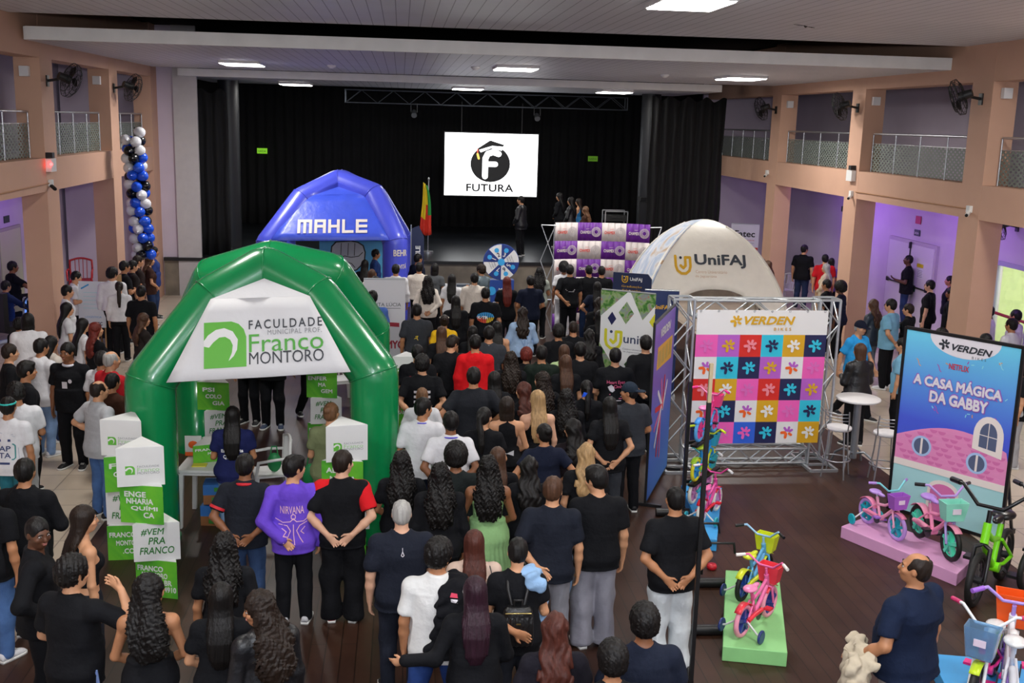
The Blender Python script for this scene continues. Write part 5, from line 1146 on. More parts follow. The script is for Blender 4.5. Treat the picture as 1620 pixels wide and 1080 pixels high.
fr.cyl((bp(0, 0)[0]-.32, bp(0, 0)[1]+.1, 2.57), bp(0, 2.57), .014, n=6); fr.cyl((bp(1, 0)[0]+.30, bp(1, 0)[1]+.1, 2.57), bp(1, 2.57), .014, n=6); fr.cyl((bp(1, 0)[0]+.30, bp(1, 0)[1]+.1, 2.57), bp(1, 1.7), .012, n=6); fr.cyl((bp(0, 0)[0]-.02, bp(0, 0)[1]+.03, 0), (bp(0, 0)[0]-.02, bp(0, 0)[1]+.03, 2.6), .014, n=6)
fr.build('folding_frame', M_ALU, t)
# roll-up and lattice banners
def rollup(x, y, rz, w, h, label, mats, draw, name='rollup_banner'):
    t = thing(name, label, 'banner', (x, y, 0), rz, None); MB().box((0, 0, .04), (w+.04, .20, .08)).build('base', M_ALU, t); MB().cyl((0, .05, .06), (0, .05, h+.02), .012, n=8).build('pole', M_ALU, t); MB().cyl((-w/2, 0, h), (w/2, 0, h), .016, n=8).build('top_rail', M_ALU, t)
    pn = obj('banner_fabric', MB().prism([(-w/2, .06), (w/2, .06), (w/2, h), (-w/2, h)], .006).mesh('banner_fabric', mats[0]), t, basis((0, 0, 0), (1, 0, 0), (0, 0, 1))); mb = MB(); draw(mb); mb.build('print', mats[1:], pn); return t
def d_santa(mb):
    put_text(mb, 'SANTA LÚCIA', (.0, 1.50, .62, .085), J4, 0, .008); mb.stroke([(-.30, 1.42), (.30, 1.42)], .008, .001, None, 0, .008); mb.prism([(-.02, 1.08), (.28, 1.06), (.28, 1.14), (-.02, 1.16)], .001, None, 1, .008); mb.prism([(-.36, .08), (.36, .08), (.36, .42), (-.05, .55), (-.36, .5)], .001, None, 1, .008)
    put_text(mb, 'YAMYO', (.10, .72, .56, .16), basis((.1, 0, 0), (0, 1, 0), (-1, 0, 0)) @ T(.0, .0, 0) if False else J4, 1, .008, bold=.04)
rollup(-.30, 20.2, 0, .78, 1.98, 'white and red roll-up banner standing right of the green tent', (ink('banner_grey', '#cfcfd4'), I_DARK, ink('ink_maroon', '#9c2236')), d_santa)
def d_unifaj(mb):
    def dia(cx, cy, a, b, m): mb.prism([(cx-a, cy), (cx, cy-b), (cx+a, cy), (cx, cy+b)], .001, None, m, .008)
    mb.prism([(-.5, 2.1), (-.5, 1.62), (-.02, 2.08), (.0, 2.1)], .001, None, 0, .007); mb.prism([(.04, 2.1), (.28, 1.62), (.5, 1.9), (.5, 2.1)], .001, None, 0, .007); dia(-.02, 1.72, .14, .2, 0); dia(-.28, 1.60, .08, .12, 1); mb.prism([(.40, 1.60), (.5, 1.48), (.5, 1.76)], .001, None, 2, .008)
    mb.prism([(-.5, .1), (-.5, 1.15), (-.12, .62), (.05, .1)], .001, None, 0, .007); dia(.14, .80, .16, .2, 0); mb.prism([(.12, .1), (.46, .55), (.5, .5), (.5, .1)], .001, None, 0, .007); dia(.40, .80, .07, .1, 3)
    u_logo(mb, -.24, 1.22, .34, J4, .008, 2, 4); put_text(mb, 'unifaj', (.20, 1.24, .50, .21), J4, 4, .008, bold=.01); put_text(mb, 'Centro Universitário', (.16, 1.08, .44, .03), J4, 4, .008); put_text(mb, 'de Jaguariúna', (.10, 1.03, .3, .03), J4, 4, .008)
rollup(3.95, 18.2, math.radians(-30), .98, 2.10, 'white banner with green photo diamonds and yellow U logo', (ink('banner_white', '#dcdee0'), blotch_print('garden_photo', [S('#20401f'), S('#3f7a2c'), S('#8aa06a'), S('#7a8a8c'), S('#b06a3a')], 7), I_NAVY, ink('ink_lime', '#c9c62a'), I_TEAL, ink('ink_navyslate', '#2c3a5a')), d_unifaj, 'lattice_banner')
t = thing('promo_counter', 'navy promotion counter with rounded header and yellow U logo beside the dome tent', 'counter', (4.45, 20.3, 0), math.radians(-24))
M_NAVY = mat('navy_panel', S('#16224a'), .45); MB().box((0, 0, .48), (.72, .40, .96)).box((0, 0, .98), (.8, .46, .04)).build('counter_body', M_NAVY, t)
hd = [(-.38, 1.70), (.30, 1.70), (.38, 1.78), (.38, 2.02), (.30, 2.12), (-.38, 2.12)]
h_ = MB().prism(hd, .05, basis((0, .12, 0), (1, 0, 0), (0, 0, 1))).build('header', M_NAVY, t)
for s in (-.3, .3): MB().cyl((s, .10, .98), (s, .10, 1.72), .015, n=8).build('header_pole', M_ALU, t)
mb = MB(); M = basis((0, .06, 0), (1, 0, 0), (0, 0, 1)); u_logo(mb, -.14, 2.0, .13, M, .012, 0, 1); put_text(mb, 'UniFAJ', (.08, 2.0, .24, .085), M, 1, .012, bold=.02); put_text(mb, 'Graduação', (0, 1.86, .4, .05), M, 0, .012); put_text(mb, 'Educação', (0, 1.78, .36, .05), M, 0, .012); mb.build('lettering', (I_GOLD, I_WHITE), h_)
def d_navy(mb): put_text(mb, 'UniFAJ', (0, 1.7, .3, .1), J4, 0, .008, bold=.02)
rollup(4.72, 18.9, math.radians(-10), .62, 2.02, 'plain navy roll-up banner standing behind the white lattice banner', (ink('banner_navy', '#1a2c5c'), I_GOLD), d_navy)
def d_fatec(mb):
    put_text(mb, 'Fatec', (0, 1.72, .62, .20), J4, 0, .008, bold=.02); put_text(mb, 'Jaguariúna', (.08, 1.52, .44, .06), J4, 1, .008); put_text(mb, 'Faculdade de Tecnologia', (.05, 1.43, .5, .04), J4, 2, .008); mb.prism([(-.42, 1.18), (.42, 1.18), (.42, 1.30), (-.42, 1.30)], .001, None, 1, .008); put_text(mb, 'VESTIBULAR', (0, 1.24, .5, .06), J4, 3, .009)
    for k in range(6): mb.stroke([(-.3, 1.08-.1*k), (.3-.1*(k % 2), 1.08-.1*k)], .02, .001, None, 2, .008)
rollup(10.67, 32.6, math.radians(-14), .86, 2.02, 'white and red roll-up banner against the right wall near the curtain', (ink('banner_pale', '#d8d6dc'), I_BLACK, ink('ink_brick', '#c8402e'), I_GREY, I_WHITE), d_fatec)
t = thing('flag_banner', 'dark navy flag banner with vertical white lettering beside the blue tent', 'banner', (.42, 26.6, 0)); MB().cyl((-.17, 0, 0), (-.17, 0, 2.4), .014, n=8).build('pole', M_ALU, t); MB().box((0, 0, .02), (.4, .4, .04)).build('base', M_BPLAST, t)
fl = MB().prism([(-.17, .4), (.15, .4), (.15, 2.1), (.02, 2.38), (-.17, 2.3)], .008, basis((0, 0, 0), (1, 0, 0), (0, 0, 1))).build('flag_cloth', M_NAVY, t); mb = MB(); put_text(mb, 'MAHLE', (0, 0, .52, .12), basis((0, -.012, 1.62), (0, 0, 1), (-1, 0, 0)), 0, .002, bold=.04); mb.build('lettering', I_WHITE, fl)
# prize wheel
t = thing('prize_wheel', 'round blue and white prize wheel with numbers on a blue pedestal', 'prize wheel', (2.50, 27.0, 0)); MB().box((.02, .08, .5), (.70, .30, 1.0)).build('pedestal', ink('wheel_blue', '#1f4496'), t)
mb = MB(); M = basis((.02, -.075, 0), (1, 0, 0), (0, 0, 1)); mb.prism(ell2(-.22, .72, .11, .11), .002, M, 0, .002); put_text(mb, 'MAIS', (.10, .76, .28, .07), M, 1, .002, bold=.02); put_text(mb, 'PRÊMIOS', (.12, .66, .32, .06), M, 1, .002); put_text(mb, 'PASSE', (.04, .40, .44, .09), M, 1, .002, bold=.02); mb.build('print', (ink('ink_bright_blue', '#38a8e8'), I_WHITE), t)
RW = .445; WC = Vector((.03, -.03, 1.46)); M = basis(WC+Vector((0, -.02, 0)), (1, 0, 0), (0, 0, 1)); wd = MB(); nums = ['9', '3', '2', '1', '', '7', '6', '5']; put = MB()
for k in range(8):
    a0, a1 = math.radians(45*k), math.radians(45*(k+1)); wd.prism([(0, 0)]+[(RW*math.cos(a0+(a1-a0)*i/6), RW*math.sin(a0+(a1-a0)*i/6)) for i in range(7)], .03, M, k % 2)
    am = (a0+a1)/2; n = ['4', '3', '2', '1', '8', '7', '6', '5'][k]; N = M @ T(.20*math.cos(am), .20*math.sin(am), 0) @ RZ(am-math.pi/2)
    if n in '48':
        for q in range(3): put_text(put, ('NÃO FOI', 'DESTA VEZ', '')[q] if q < 2 else 'TENTE', (0.04, .09-.06*q, .20, .035), N, 0, .033)
    else:
        put_text(put, n, (0, .0, 0, .11), N, 1 if k % 2 else 0, .033, bold=.02); put.prism(ell2(.32*math.cos(am), .32*math.sin(am), .06, .06, 14), .003, M, 2, .031)
put.prism(ell2(0, 0, .09, .09, 18), .01, M, 2, .031)
w_ = wd.build('wheel_disc', (I_WHITE, I_NAVY if False else ink('wheel_navy', '#1c3580')), t); put.build('numbers', (I_NAVY, I_WHITE, ink('ink_bright_blue', '#38a8e8')), w_); MB().tube([WC+Vector((RW*math.cos(a), -.01, RW*math.sin(a))) for a in np.linspace(0, 6.283, 33)[:-1]], .016, 6, True).build('wheel_rim', ink('wheel_blue', '#1f4496'), w_)
o = MB().box((0, 0, .74), (1.5, .6, .04)).box((0, -.29, .55), (1.5, .02, .38)).box((-.70, .2, .37), (.05, .05, .72)).box((.70, .2, .37), (.05, .05, .72)).box((-.70, -.26, .37), (.05, .05, .72)).box((.70, -.26, .37), (.05, .05, .72)).build('display_table', M_WPLAST, None, T(1.45, 27.35, 0)); tag(o, 'white display table with leaflets left of the prize wheel', 'table')
for k, (dx, dy, c, l) in enumerate(((-.35, 0, '#d8dae0', 'pile of pale leaflets on the white display table'), (.15, .05, '#3a4454', 'dark box on the white display table'), (.45, -.1, '#d8c24a', 'yellow cup on the white display table'))):
    o = (MB().box((0, 0, .03), (.34, .24, .06)) if k < 2 else MB().lathe([(0, 0), (.035, 0), (.045, .11), (.04, .11), (.032, .01)], 14)).build(('leaflet_pile', 'display_box', 'paper_cup')[k], mat('table_item_'+str(k), S(c), .5), None, T(1.45+dx, 27.35+dy, .76)); tag(o, l, ('leaflets', 'box', 'cup')[k])
# ------------------------------------------------------------------ things on the stage
t = thing('led_screen', 'bright white video screen with black graduation cap logo hung over the stage', 'screen', (2.97, 36.0, 2.505)); SW, SH = 3.09, 2.045
MB().box((0, .10, SH/2), (SW+.06, .12, SH+.06)).build('cabinet', M_BPLAST, t); MB().cyl((-1.0, .1, SH), (-1.0, .1, 5.55-2.505), .02, n=8).cyl((1.0, .1, SH), (1.0, .1, 5.55-2.505), .02, n=8).build('hanger', M_BLKMET, t)
M = basis((0, .035, SH/2), (1, 0, 0), (0, 0, 1)); sc = obj('display', MB().prism([(-SW/2, -SH/2), (SW/2, -SH/2), (SW/2, SH/2), (-SW/2, SH/2)], .004).mesh('display', mat('screen_white', (.96, .98, 1), .4, emis=1.6)), t, M)
lg = MB(); SB = mat('screen_black', (.004, .004, .005), .5); lg.prism(ell2(-.03, .03, .66, .60, 40), .001, None, 0, .006)
lg.stroke([(-.20, -.38), (-.20, .20), (-.12, .36), (.06, .42), (.24, .36)], .19, .001, None, 1, .008); lg.stroke([(-.20, .02), (.14, .02)], .17, .001, None, 1, .008)
lg.prism([(-.50, .50), (-.05, .80), (.42, .66), (.38, .60), (.02, .62), (-.42, .48)], .001, None, 0, .010); lg.prism([(-.42, .50), (-.05, .66), (.36, .60), (.34, .47), (-.02, .54), (-.36, .40)], .001, None, 1, .009); lg.stroke([(-.46, .50), (-.46, .30)], .03, .001, None, 2, .012); lg.stroke([(-.46, .34), (-.42, .20)], .07, .001, None, 3, .012)
put_text(lg, 'FUTURA', (-.03, -.76, 1.58, .26), J4, 0, .006, bold=.028, spacing=1.05); lg.build('logo', (SB, MATS['screen_white'], mat('screen_red', (.9, .1, .05), .5, emis=.8), mat('screen_amber', (.95, .6, .1), .5, emis=.8)), sc)
t = thing('lighting_truss', 'dark lighting truss across the top of the stage', 'truss', (2.8, 35.9, 5.62)); truss(t, (-4.6, 0, 0), (4.6, 0, 0), .40, 'truss_beam', m=mat('dull_truss', S('#5d6268'), .4, .8))
for s in (-4, 0, 4): MB().cyl((s, 0, .2), (s, 0, 1.58), .012, n=6).build('hanging_cable', M_BLKMET, t)
for k, (x, l) in enumerate(((-2.4, 'small stage spotlight on the truss left of the screen'), (1.6, 'small stage spotlight on the truss right of the screen'))):
    t = thing('stage_spotlight', l, 'spotlight', (2.8+x, 35.6, 5.16), 0, 'stage spotlights'); MB().cyl((0, -.12, -.1), (0, .1, .03), .09, .07, 14).build('lamp_body', M_STEEL, t); MB().bar((-.1, 0, 0), (-.1, 0, .26), .02).bar((.1, 0, 0), (.1, 0, .26), .02).bar((-.1, 0, .26), (.1, .1, .28), .02).build('yoke', M_BLKMET, t)
t = thing('flag_stand', 'yellow red and green flag hanging on a stage pole', 'flag', (.80, 31.9, 1.06)); MB().cyl((0, 0, 0), (0, 0, .06), .16, n=18).build('base', M_STEEL, t); MB().cyl((0, 0, .05), (0, 0, 2.15), .016, n=8).ball((0, 0, 2.18), (.03, .03, .05), 8, 6).build('pole', M_STEEL, t)
v = []; f = []; n = 12; rows = 10
for j in range(rows+1):
    for i in range(n+1): u = i/n; z = 2.08-1.52*j/rows*(1-.12*abs(u-.5)); w = .10+.20*(j/rows)**.6; v.append((-.12+w*(u*1.15-.35)+.02*math.sin(j*.5), .05*math.sin(u*14)*(.4+.6*j/rows)-.03, z-.10*u))
fm = []
for j in range(rows):
    for i in range(n): f.append((j*(n+1)+i, j*(n+1)+i+1, (j+1)*(n+1)+i+1, (j+1)*(n+1)+i)); fm.append(0 if (i < 5 and j < 7) else (2 if i > 7 and j < 6 else (1 if j > 3 else 0)))
fb = MB(); fb.add(v, f, True); fb.mi = fm; o = fb.build('flag_cloth', (ink('flag_yellow', '#e8c81c', .7), ink('flag_red', '#d8321e', .7), ink('flag_green', '#1d8a3a', .7)), t); o.modifiers.new('th', 'SOLIDIFY').thickness = .006
t = thing('loudspeaker_stack', 'black loudspeaker stack at the right of the stage', 'loudspeaker', (7.45, 32.3, 1.06)); MB().box((0, 0, .45), (.70, .70, .90)).build('subwoofer', M_BPLAST, t); tb_ = MB().prism([(-.30, -.3), (.30, -.3), (.18, .25), (-.18, .25)], .72, T(0, 0, .92)).build('top_cabinet', M_BPLAST, t)
MB().box((0, -.356, .45), (.62, .01, .8)).box((0, -.306, 1.28), (.54, .01, .62)).build('grille', mat('speaker_grille', (.03, .03, .033), .5, .3), t); MB().box((0, 0, 1.70), (.5, .4, .10)).build('handle_bar', M_BLKMET, t)
t = thing('equipment_rack', 'metal framed equipment rack on the right of the stage', 'rack', (6.65, 33.2, 1.06)); MB().bar((-.35, -.25, 0), (-.35, -.25, 1.25), .03).bar((.35, -.25, 0), (.35, -.25, 1.25), .03).bar((-.35, .25, 0), (-.35, .25, 1.25), .03).bar((.35, .25, 0), (.35, .25, 1.25), .03).bar((-.35, -.25, 1.25), (.35, -.25, 1.25), .03).bar((-.35, .25, 1.25), (.35, .25, 1.25), .03).bar((-.35, -.25, .02), (.35, -.25, .02), .03).build('frame', M_STEEL, t)
for k in range(4): MB().box((0, 0, .25+.26*k), (.64, .46, .18)).tube([(-.2, -.24, .25+.26*k), (-.2, -.28, .25+.26*k), (.2, -.28, .25+.26*k), (.2, -.24, .25+.26*k)], .01, 6).build('rack_unit', M_BLKMET, t)
t = thing('metal_stool', 'pale metal stool standing on the right of the stage', 'stool', (5.95, 31.6, 1.06)); M_PST = mat('pale_metal', S('#8f9094'), .4, .5); MB().box((0, 0, .62), (.32, .32, .03)).build('seat', M_PST, t)
for s in (-1, 1):
    for q in (-1, 1): MB().bar((s*.14, q*.14, .61), (s*.20, q*.20, 0), .05, .03).build('leg', M_PST, t)
MB().bar((-.17, -.17, .3), (.17, -.17, .3), .02).bar((-.17, .17, .3), (.17, .17, .3), .02).build('stretcher', M_PST, t)
for x, l, e in ((-5.0, 'lit green exit sign on the left of the stage backdrop', .55), (7.1, 'dim green exit sign on the right of the stage backdrop', .12)):
    o = MB().box((0, 0, 0), (.36, .03, .19)).build('exit_sign', mat('exit_green_%d' % int(e*100), S('#6fb020'), .5, emis=e), None, T(x, 40.10, 3.68)); tag(o, l, 'sign'); mb = MB(); put_text(mb, 'SAÍDA', (0, 0, .28, .09), basis((0, -.017, 0), (1, 0, 0), (0, 0, 1))); mb.build('lettering', mat('exit_text', S('#203a10'), .5), o)
# ------------------------------------------------------------------ balloons
rb = random.Random(11); BC = [mat('white_latex', S('#d6d7dc'), .22), mat('black_latex', S('#0c0e14'), .2), mat('blue_latex', S('#1f55d8'), .2)]
def balloon_mesh(m):
    mb = MB(); mb.lathe([(0, -.5*.27-.02), (.012, -.5*.27-.015), (.010, -.125), (.055, -.105), (.095, -.06), (.118, .0), (.118, .045), (.10, .09), (.06, .122), (.02, .134), (0, .135)], 18); return mb.mesh('balloon', m)
BM = [balloon_mesh(m) for m in BC]; seq = 'wkbwwkbkwbwkbkwbwkbbkwbkbkwbkbwkwbkkwbkbwbkbwbkwbbkwkb'
cnt = 0; z = 4.52
rows_ = 15
for j in range(rows_):
    z = 4.50-j*(2.95/rows_)
    for q in range(4 if j else 1):
        a = q*math.pi/2+j*.55; cx = -5.98+.10*j/rows_*1.5; k = 'wkb'.index(seq[cnt % len(seq)]); o = obj('balloon', BM[k]); o.location = (cx+.155*math.cos(a), 25.15+.155*math.sin(a), z+rb.uniform(-.03, .03)); o.rotation_euler = (rb.uniform(-.5, .5)+math.pi/2*math.sin(a), rb.uniform(-.5, .5)+math.pi/2*math.cos(a), 0)
        tag(o, ('white', 'black', 'blue')[k]+' balloon in the tall column on the left pillar', 'balloon', ('white', 'black', 'blue')[k]+' balloons of the column'); cnt += 1
o = MB().cyl((0, 0, 0), (0, 0, 4.6), .018, n=8).box((0, 0, .02), (.5, .5, .04)).build('balloon_stand', M_BLKMET, None, T(-5.92, 25.15, 0)); tag(o, 'thin black pole carrying the balloon column', 'pole')
# ------------------------------------------------------------------ left side: display board, simulator
t = thing('display_board', 'white notice board on an easel with a wooden panel beside it', 'board', (-6.25, 22.6, 0), math.radians(-6)); M = basis((-.35, -.03, .55), (1, 0, 0), (0, .10, 1))
bd = MB().prism([(0, 0), (.56, 0), (.56, .95), (0, .95)], .02, M).build('board', ink('board_white', '#d3dbe0'), t); mb = MB(); mb.stroke([(.06, .80), (.20, .88)], .03, .001, M, 0, .022); put_text(mb, 'LOGÍSTICA', (.30, .22, .34, .045), M, 0, .022); put_text(mb, 'ETEC', (.40, .08, .18, .07), M, 1, .022, bold=.03)
for k in range(5): mb.stroke([(.10, .72-.08*k), (.10+.3-.05*(k % 2), .72-.08*k)], .010, .001, M, 2, .022)
mb.build('print', (ink('ink_azure', '#3a9ad0'), I_NAVY, I_TEAL), bd); MB().bar((-.32, 0, .62), (-.36, -.12, 0), .03).bar((.18, 0, .62), (.22, -.12, 0), .03).bar((-.08, .05, 1.4), (-.08, .5, 0), .03).build('easel_leg', mat('light_wood', S('#a07a4c'), .6, var=.1), t)
o = MB().box((0, 0, .78), (.05, .62, 1.56)).box((.0, .0, .02), (.3, .62, .04)).build('plywood_board', mat('plywood', S('#8d6c42'), .6, var=.12, vscale=4), None, T(-5.90, 22.95, 0)); tag(o, 'upright plywood panel seen edge-on next to the white board', 'panel')
t = thing('racing_simulator', 'dark game simulator rig with white frame and blue light at the left edge', 'simulator', (-8.15, 23.4, 0), math.radians(-30)); MB().bar((-.3, -.3, .05), (-.3, .5, .05), .06).bar((.3, -.3, .05), (.3, .5, .05), .06).bar((-.3, .5, .05), (-.3, .55, .9), .06).bar((.3, .5, .05), (.3, .55, .9), .06).bar((-.3, .55, .9), (.3, .55, .9), .06).build('frame', M_WPLAST, t)
MB().box((0, -.15, .40), (.5, .5, .14)).box((0, -.42, .78), (.5, .12, .8)).build('seat', M_BPLAST, t); MB().torus((0, .40, .86), (0, -.8, .4), .15, .02).build('steering_wheel', M_BPLAST, t); MB().tube([(-.35, .72, .55), (0, .78, .50), (.35, .72, .62)], .035, 8).build('light_strip', mat('blue_neon', (.05, .25, 1), .3, emis=10), t); MB().box((0, .9, .95), (.8, .08, .5)).box((0, .9, .35), (.1, .1, .7)).box((0, .9, .02), (.5, .4, .04)).build('monitor', M_BPLAST, t)
# ------------------------------------------------------------------ bar table and stools
t = thing('bistro_table', 'round white bar table on a grey steel pedestal', 'table', (6.79, 14.9, 0)); MB().lathe([(0, 1.02), (.31, 1.02), (.325, 1.03), (.325, 1.05), (.315, 1.06), (0, 1.06)], 36).build('tabletop', M_WHITE, t); MB().lathe([(.05, .12), (.055, .4), (.055, 1.02)], 20).build('column', mat('grey_steel', S('#8c9096'), .35, .6), t)
for k in range(4): a = math.pi/4+k*math.pi/2; MB().tube([(.03*math.cos(a), .03*math.sin(a), .2), (.16*math.cos(a), .16*math.sin(a), .24), (.28*math.cos(a), .28*math.sin(a), .16), (.34*math.cos(a), .34*math.sin(a), .0)], .018, 8).build('foot', MATS['grey_steel'], t)
def bar_stool(x, y, rz, lab):
    t = thing('bar_stool', lab, 'stool', (x, y, 0), rz, 'white bar stools'); MB().lathe([(0, .70), (.17, .70), (.185, .72), (.18, .745), (.12, .76), (0, .762)], 28).build('seat', M_WHITE, t)
    for k in range(4):
        a = math.pi/4+k*math.pi/2; c, s = math.cos(a), math.sin(a); MB().tube([(.15*c, .15*s, .71), (.17*c, .17*s, .45), (.23*c, .23*s, 0)], .012, 8).build('leg', M_STEEL, t)
    MB().torus((0, 0, .26), (0, 0, 1), .195, .010, 30, 6).build('footring', M_STEEL, t)
    bk = MB()
    for s in (-1, 1): bk.tube([(s*.15, .10, .72), (s*.17, .15, .85), (s*.165, .175, 1.02)], .010, 8)
    for z in (.88, .93, .98): bk.tube([(-.168, .155+(z-.85)*.1, z), (-.09, .21+(z-.85)*.1, z), (.09, .21+(z-.85)*.1, z), (.168, .155+(z-.85)*.1, z)], .007, 6)
    bk.build('backrest', M_STEEL, t)
bar_stool(6.33, 14.45, math.radians(145), 'white bar stool left of the round bar table'); bar_stool(6.92, 14.16, math.radians(170), 'white bar stool right of the round bar table by the poster')
# ------------------------------------------------------------------ platforms and bikes
def platform(pts, h, m, lab, top=None):
    o = MB().prism(pts, h).build('display_platform', m); bv = o.modifiers.new('bv', 'BEVEL'); bv.width = .008; bv.segments = 2; tag(o, lab, 'platform', 'bike display platforms'); return o
def rect(c, a, L, Wd_): c, s = Vector((c[0], c[1], 0)), math.radians(a); d, n = Vector((math.cos(s), math.sin(s), 0)), Vector((-math.sin(s), math.cos(s), 0)); return [tuple((c+d*(i*L/2)+n*(j*Wd_/2))[:2]) for i, j in ((-1, -1), (1, -1), (1, 1), (-1, 1))]
platform([(3.593, 10.83), (3.04, 9.09), (3.616, 8.94), (4.16, 10.72)], .15, mat('green_paint', S('#8fcf86'), .5, var=.03), 'pale green bike platform in the open floor')
platform([(5.438, 12.08), (6.174, 10.62), (6.66, 11.10), (5.93, 12.42)], .15, mat('pink_paint', S('#dba0cc'), .5, var=.03), 'pink bike platform in front of the film poster')
platform([(4.965, 8.86), (4.63, 7.5), (6.1, 7.4), (6.3, 8.55)], .15, mat('blue_paint', S('#3fa0e0'), .5, var=.03), 'blue bike platform at the bottom right corner')
platform([(3.82, 13.65), (3.60, 11.75), (3.75, 11.70), (4.36, 13.55)], .15, MATS['blue_paint'], 'blue bike platform under the black bike rack')
def paint(h, metal=0.0, rough=.3): return mat('bike_'+h.strip('#')+('m' if metal else ''), S(h), rough, metal)
def bike(x, y, z, rz, R, lab, frame, tire, mag, saddle, bar, grip, basket=None, train=None, guard=None, pedal='#202022', fork=None, spokes=False, basket_h=.17, knob=False):
    t = thing('childs_bike' if R < .24 else 'bicycle', lab, 'bike', (x, y, z), rz, 'display bikes'); k = R/.16; WB = .56*k*(.92 if R > .22 else 1); fr = paint(frame); tw = .024*k if tire != '#111' or R < .22 else .02*k
    ti = paint(tire, 0, .6); mg = paint(mag)
    for nm, wx in (('rear_wheel', 0), ('front_wheel', WB)):
        w = MB(); c = (wx, 0, R); w.torus(c, (0, 1, 0), R-tw, tw, 32, 10); wo = w.build(nm, ti, t); m = MB(); m.torus(c, (0, 1, 0), R-tw*2.0, .010*k, 32, 6); m.cyl((wx, -.035*k, R), (wx, .035*k, R), .022*k, n=12)
        if spokes:
            for q in range(18): a = q*math.pi/9; m.cyl((wx, .015*(-1)**q, R), (wx+(R-tw*2)*math.cos(a), 0, R+(R-tw*2)*math.sin(a)), .0018, n=4)
        else:
            for q in range(5): a = q*2*math.pi/5+.3; m.bar((wx, 0, R), (wx+(R-tw*1.8)*math.cos(a), 0, R+(R-tw*1.8)*math.sin(a)), .03*k, .045*k, (0, 1, 0)); 
        m.build('rim', mg, wo)
    BBp = (WB*.43, 0, R*.95); ST = (WB*.27, 0, R*2.45); HT = (WB*.80, 0, R*2.95); HB = (WB*.865, 0, R*2.25); f = MB()
    f.tube([HB, (WB*.62, 0, R*1.45), BBp], .021*k, 10); f.tube([(HT[0]+.01, 0, HT[2]-.05*k), (WB*.55, 0, R*2.1), (WB*.34, 0, R*1.95)], .017*k, 10); f.cyl(BBp, ST, .017*k, n=10); f.cyl(HB, HT, .024*k, n=12)
    for s in (-1, 1): f.tube([(0, s*.045*k, R), (WB*.25, s*.035*k, R*.93), BBp], .011*k, 8); f.tube([(0, s*.045*k, R), (WB*.30, s*.02*k, R*1.9)], .010*k, 8)
    f.cyl((WB*.43, -.04*k, R*.95), (WB*.43, .04*k, R*.95), .03*k, n=12); f.build('frame', fr, t)
    g = MB()
    for s in (-1, 1): g.tube([(HB[0]+.004, 0, HB[2]-.01), (WB*.90, s*.042*k, R*2.1), (WB, s*.045*k, R)], .012*k, 8)
    g.build('fork', paint(fork or frame), t)
    h = MB(); top = (HT[0]-.015*k, 0, HT[2]+.07*k); h.cyl(HT, top, .014*k, n=8); hb = [(top[0]-.10*k, -.24*k, top[2]+.10*k), (top[0]-.04*k, -.17*k, top[2]+.11*k), (top[0], -.07*k, top[2]+.02*k), (top[0], .07*k, top[2]+.02*k), (top[0]-.04*k, .17*k, top[2]+.11*k), (top[0]-.10*k, .24*k, top[2]+.10*k)]
    h.tube(hb, .011*k, 8); hd = h.build('handlebar', paint(bar), t)
    for s in (0, -1): d = (Vector(hb[s])-Vector(hb[1 if s == 0 else -2])).normalized(); MB().cyl(Vector(hb[s])-d*.06*k, Vector(hb[s])+d*.03*k, .0165*k, n=10).build('grip', paint(grip), hd)
    sd = MB(); sx, sz = ST[0]-.01, ST[2]+.05*k; sd.ball((sx-.03*k, 0, sz), (.085*k, .068*k, .028*k), 16, 8); sd.ball((sx+.075*k, 0, sz-.004), (.075*k, .028*k, .022*k), 14, 8); s_ = sd.build('saddle', paint(saddle), t); MB().cyl(ST, (sx-.01, 0, sz), .011*k, n=8).build('seat_post', M_STEEL, s_)
    cr = MB(); cr.cyl((BBp[0], -.045*k, BBp[2]), (BBp[0], -.052*k, BBp[2]), .055*k, n=20)
    for s, a in ((-1, .6), (1, .6+math.pi)): cr.bar((BBp[0], s*.06*k, BBp[2]), (BBp[0]+.09*k*math.cos(a), s*.07*k, BBp[2]+.09*k*math.sin(a)), .018*k, .010*k, (0, 1, 0))
    cr.build('crank', paint('#3a3a3e', 0), t)
    for s, a in ((-1, .6), (1, .6+math.pi)): MB().box((BBp[0]+.09*k*math.cos(a), s*.105*k, BBp[2]+.09*k*math.sin(a)), (.07*k, .065*k, .018*k)).build('pedal', paint(pedal), t)
    if guard:
        for wx, a0, a1 in ((0, .5, 2.4), (WB, .9, 2.3)): MB().add(*(lambda P: ([p for q in P for p in q], [(2*i, 2*i+1, 2*i+3, 2*i+2) for i in range(len(P)-1)]))([[(wx+(R+.014)*math.cos(a), -.034*k, R+(R+.014)*math.sin(a)), (wx+(R+.014)*math.cos(a), .034*k, R+(R+.014)*math.sin(a))] for a in np.linspace(a0, a1, 10)]), True).build('mudguard', paint(guard), t).modifiers.new('th', 'SOLIDIFY').thickness = .006
        MB().tube([(BBp[0]+.03, -.062*k, BBp[2]+.045*k), (WB*.2, -.062*k, R*1.25), (0, -.055*k, R*1.1)], .022*k, 8).build('chain_guard', paint(guard), t)
    if train:
        tw_ = MB(); 
        for s in (-1, 1):
            tr = MB().torus((-.02, s*.20*k, R*.42), (0, 1, 0), R*.42-.014, .014, 18, 6).cyl((-.02, s*.20*k-.012, R*.42), (-.02, s*.20*k+.012, R*.42), R*.36, n=16).build('training_wheel', paint(train), t); MB().tube([(0, s*.05*k, R), (-.02, s*.16*k, R*.5), (-.02, s*.20*k, R*.42)], .010, 6).build('arm', paint('#d8d8d8'), tr)
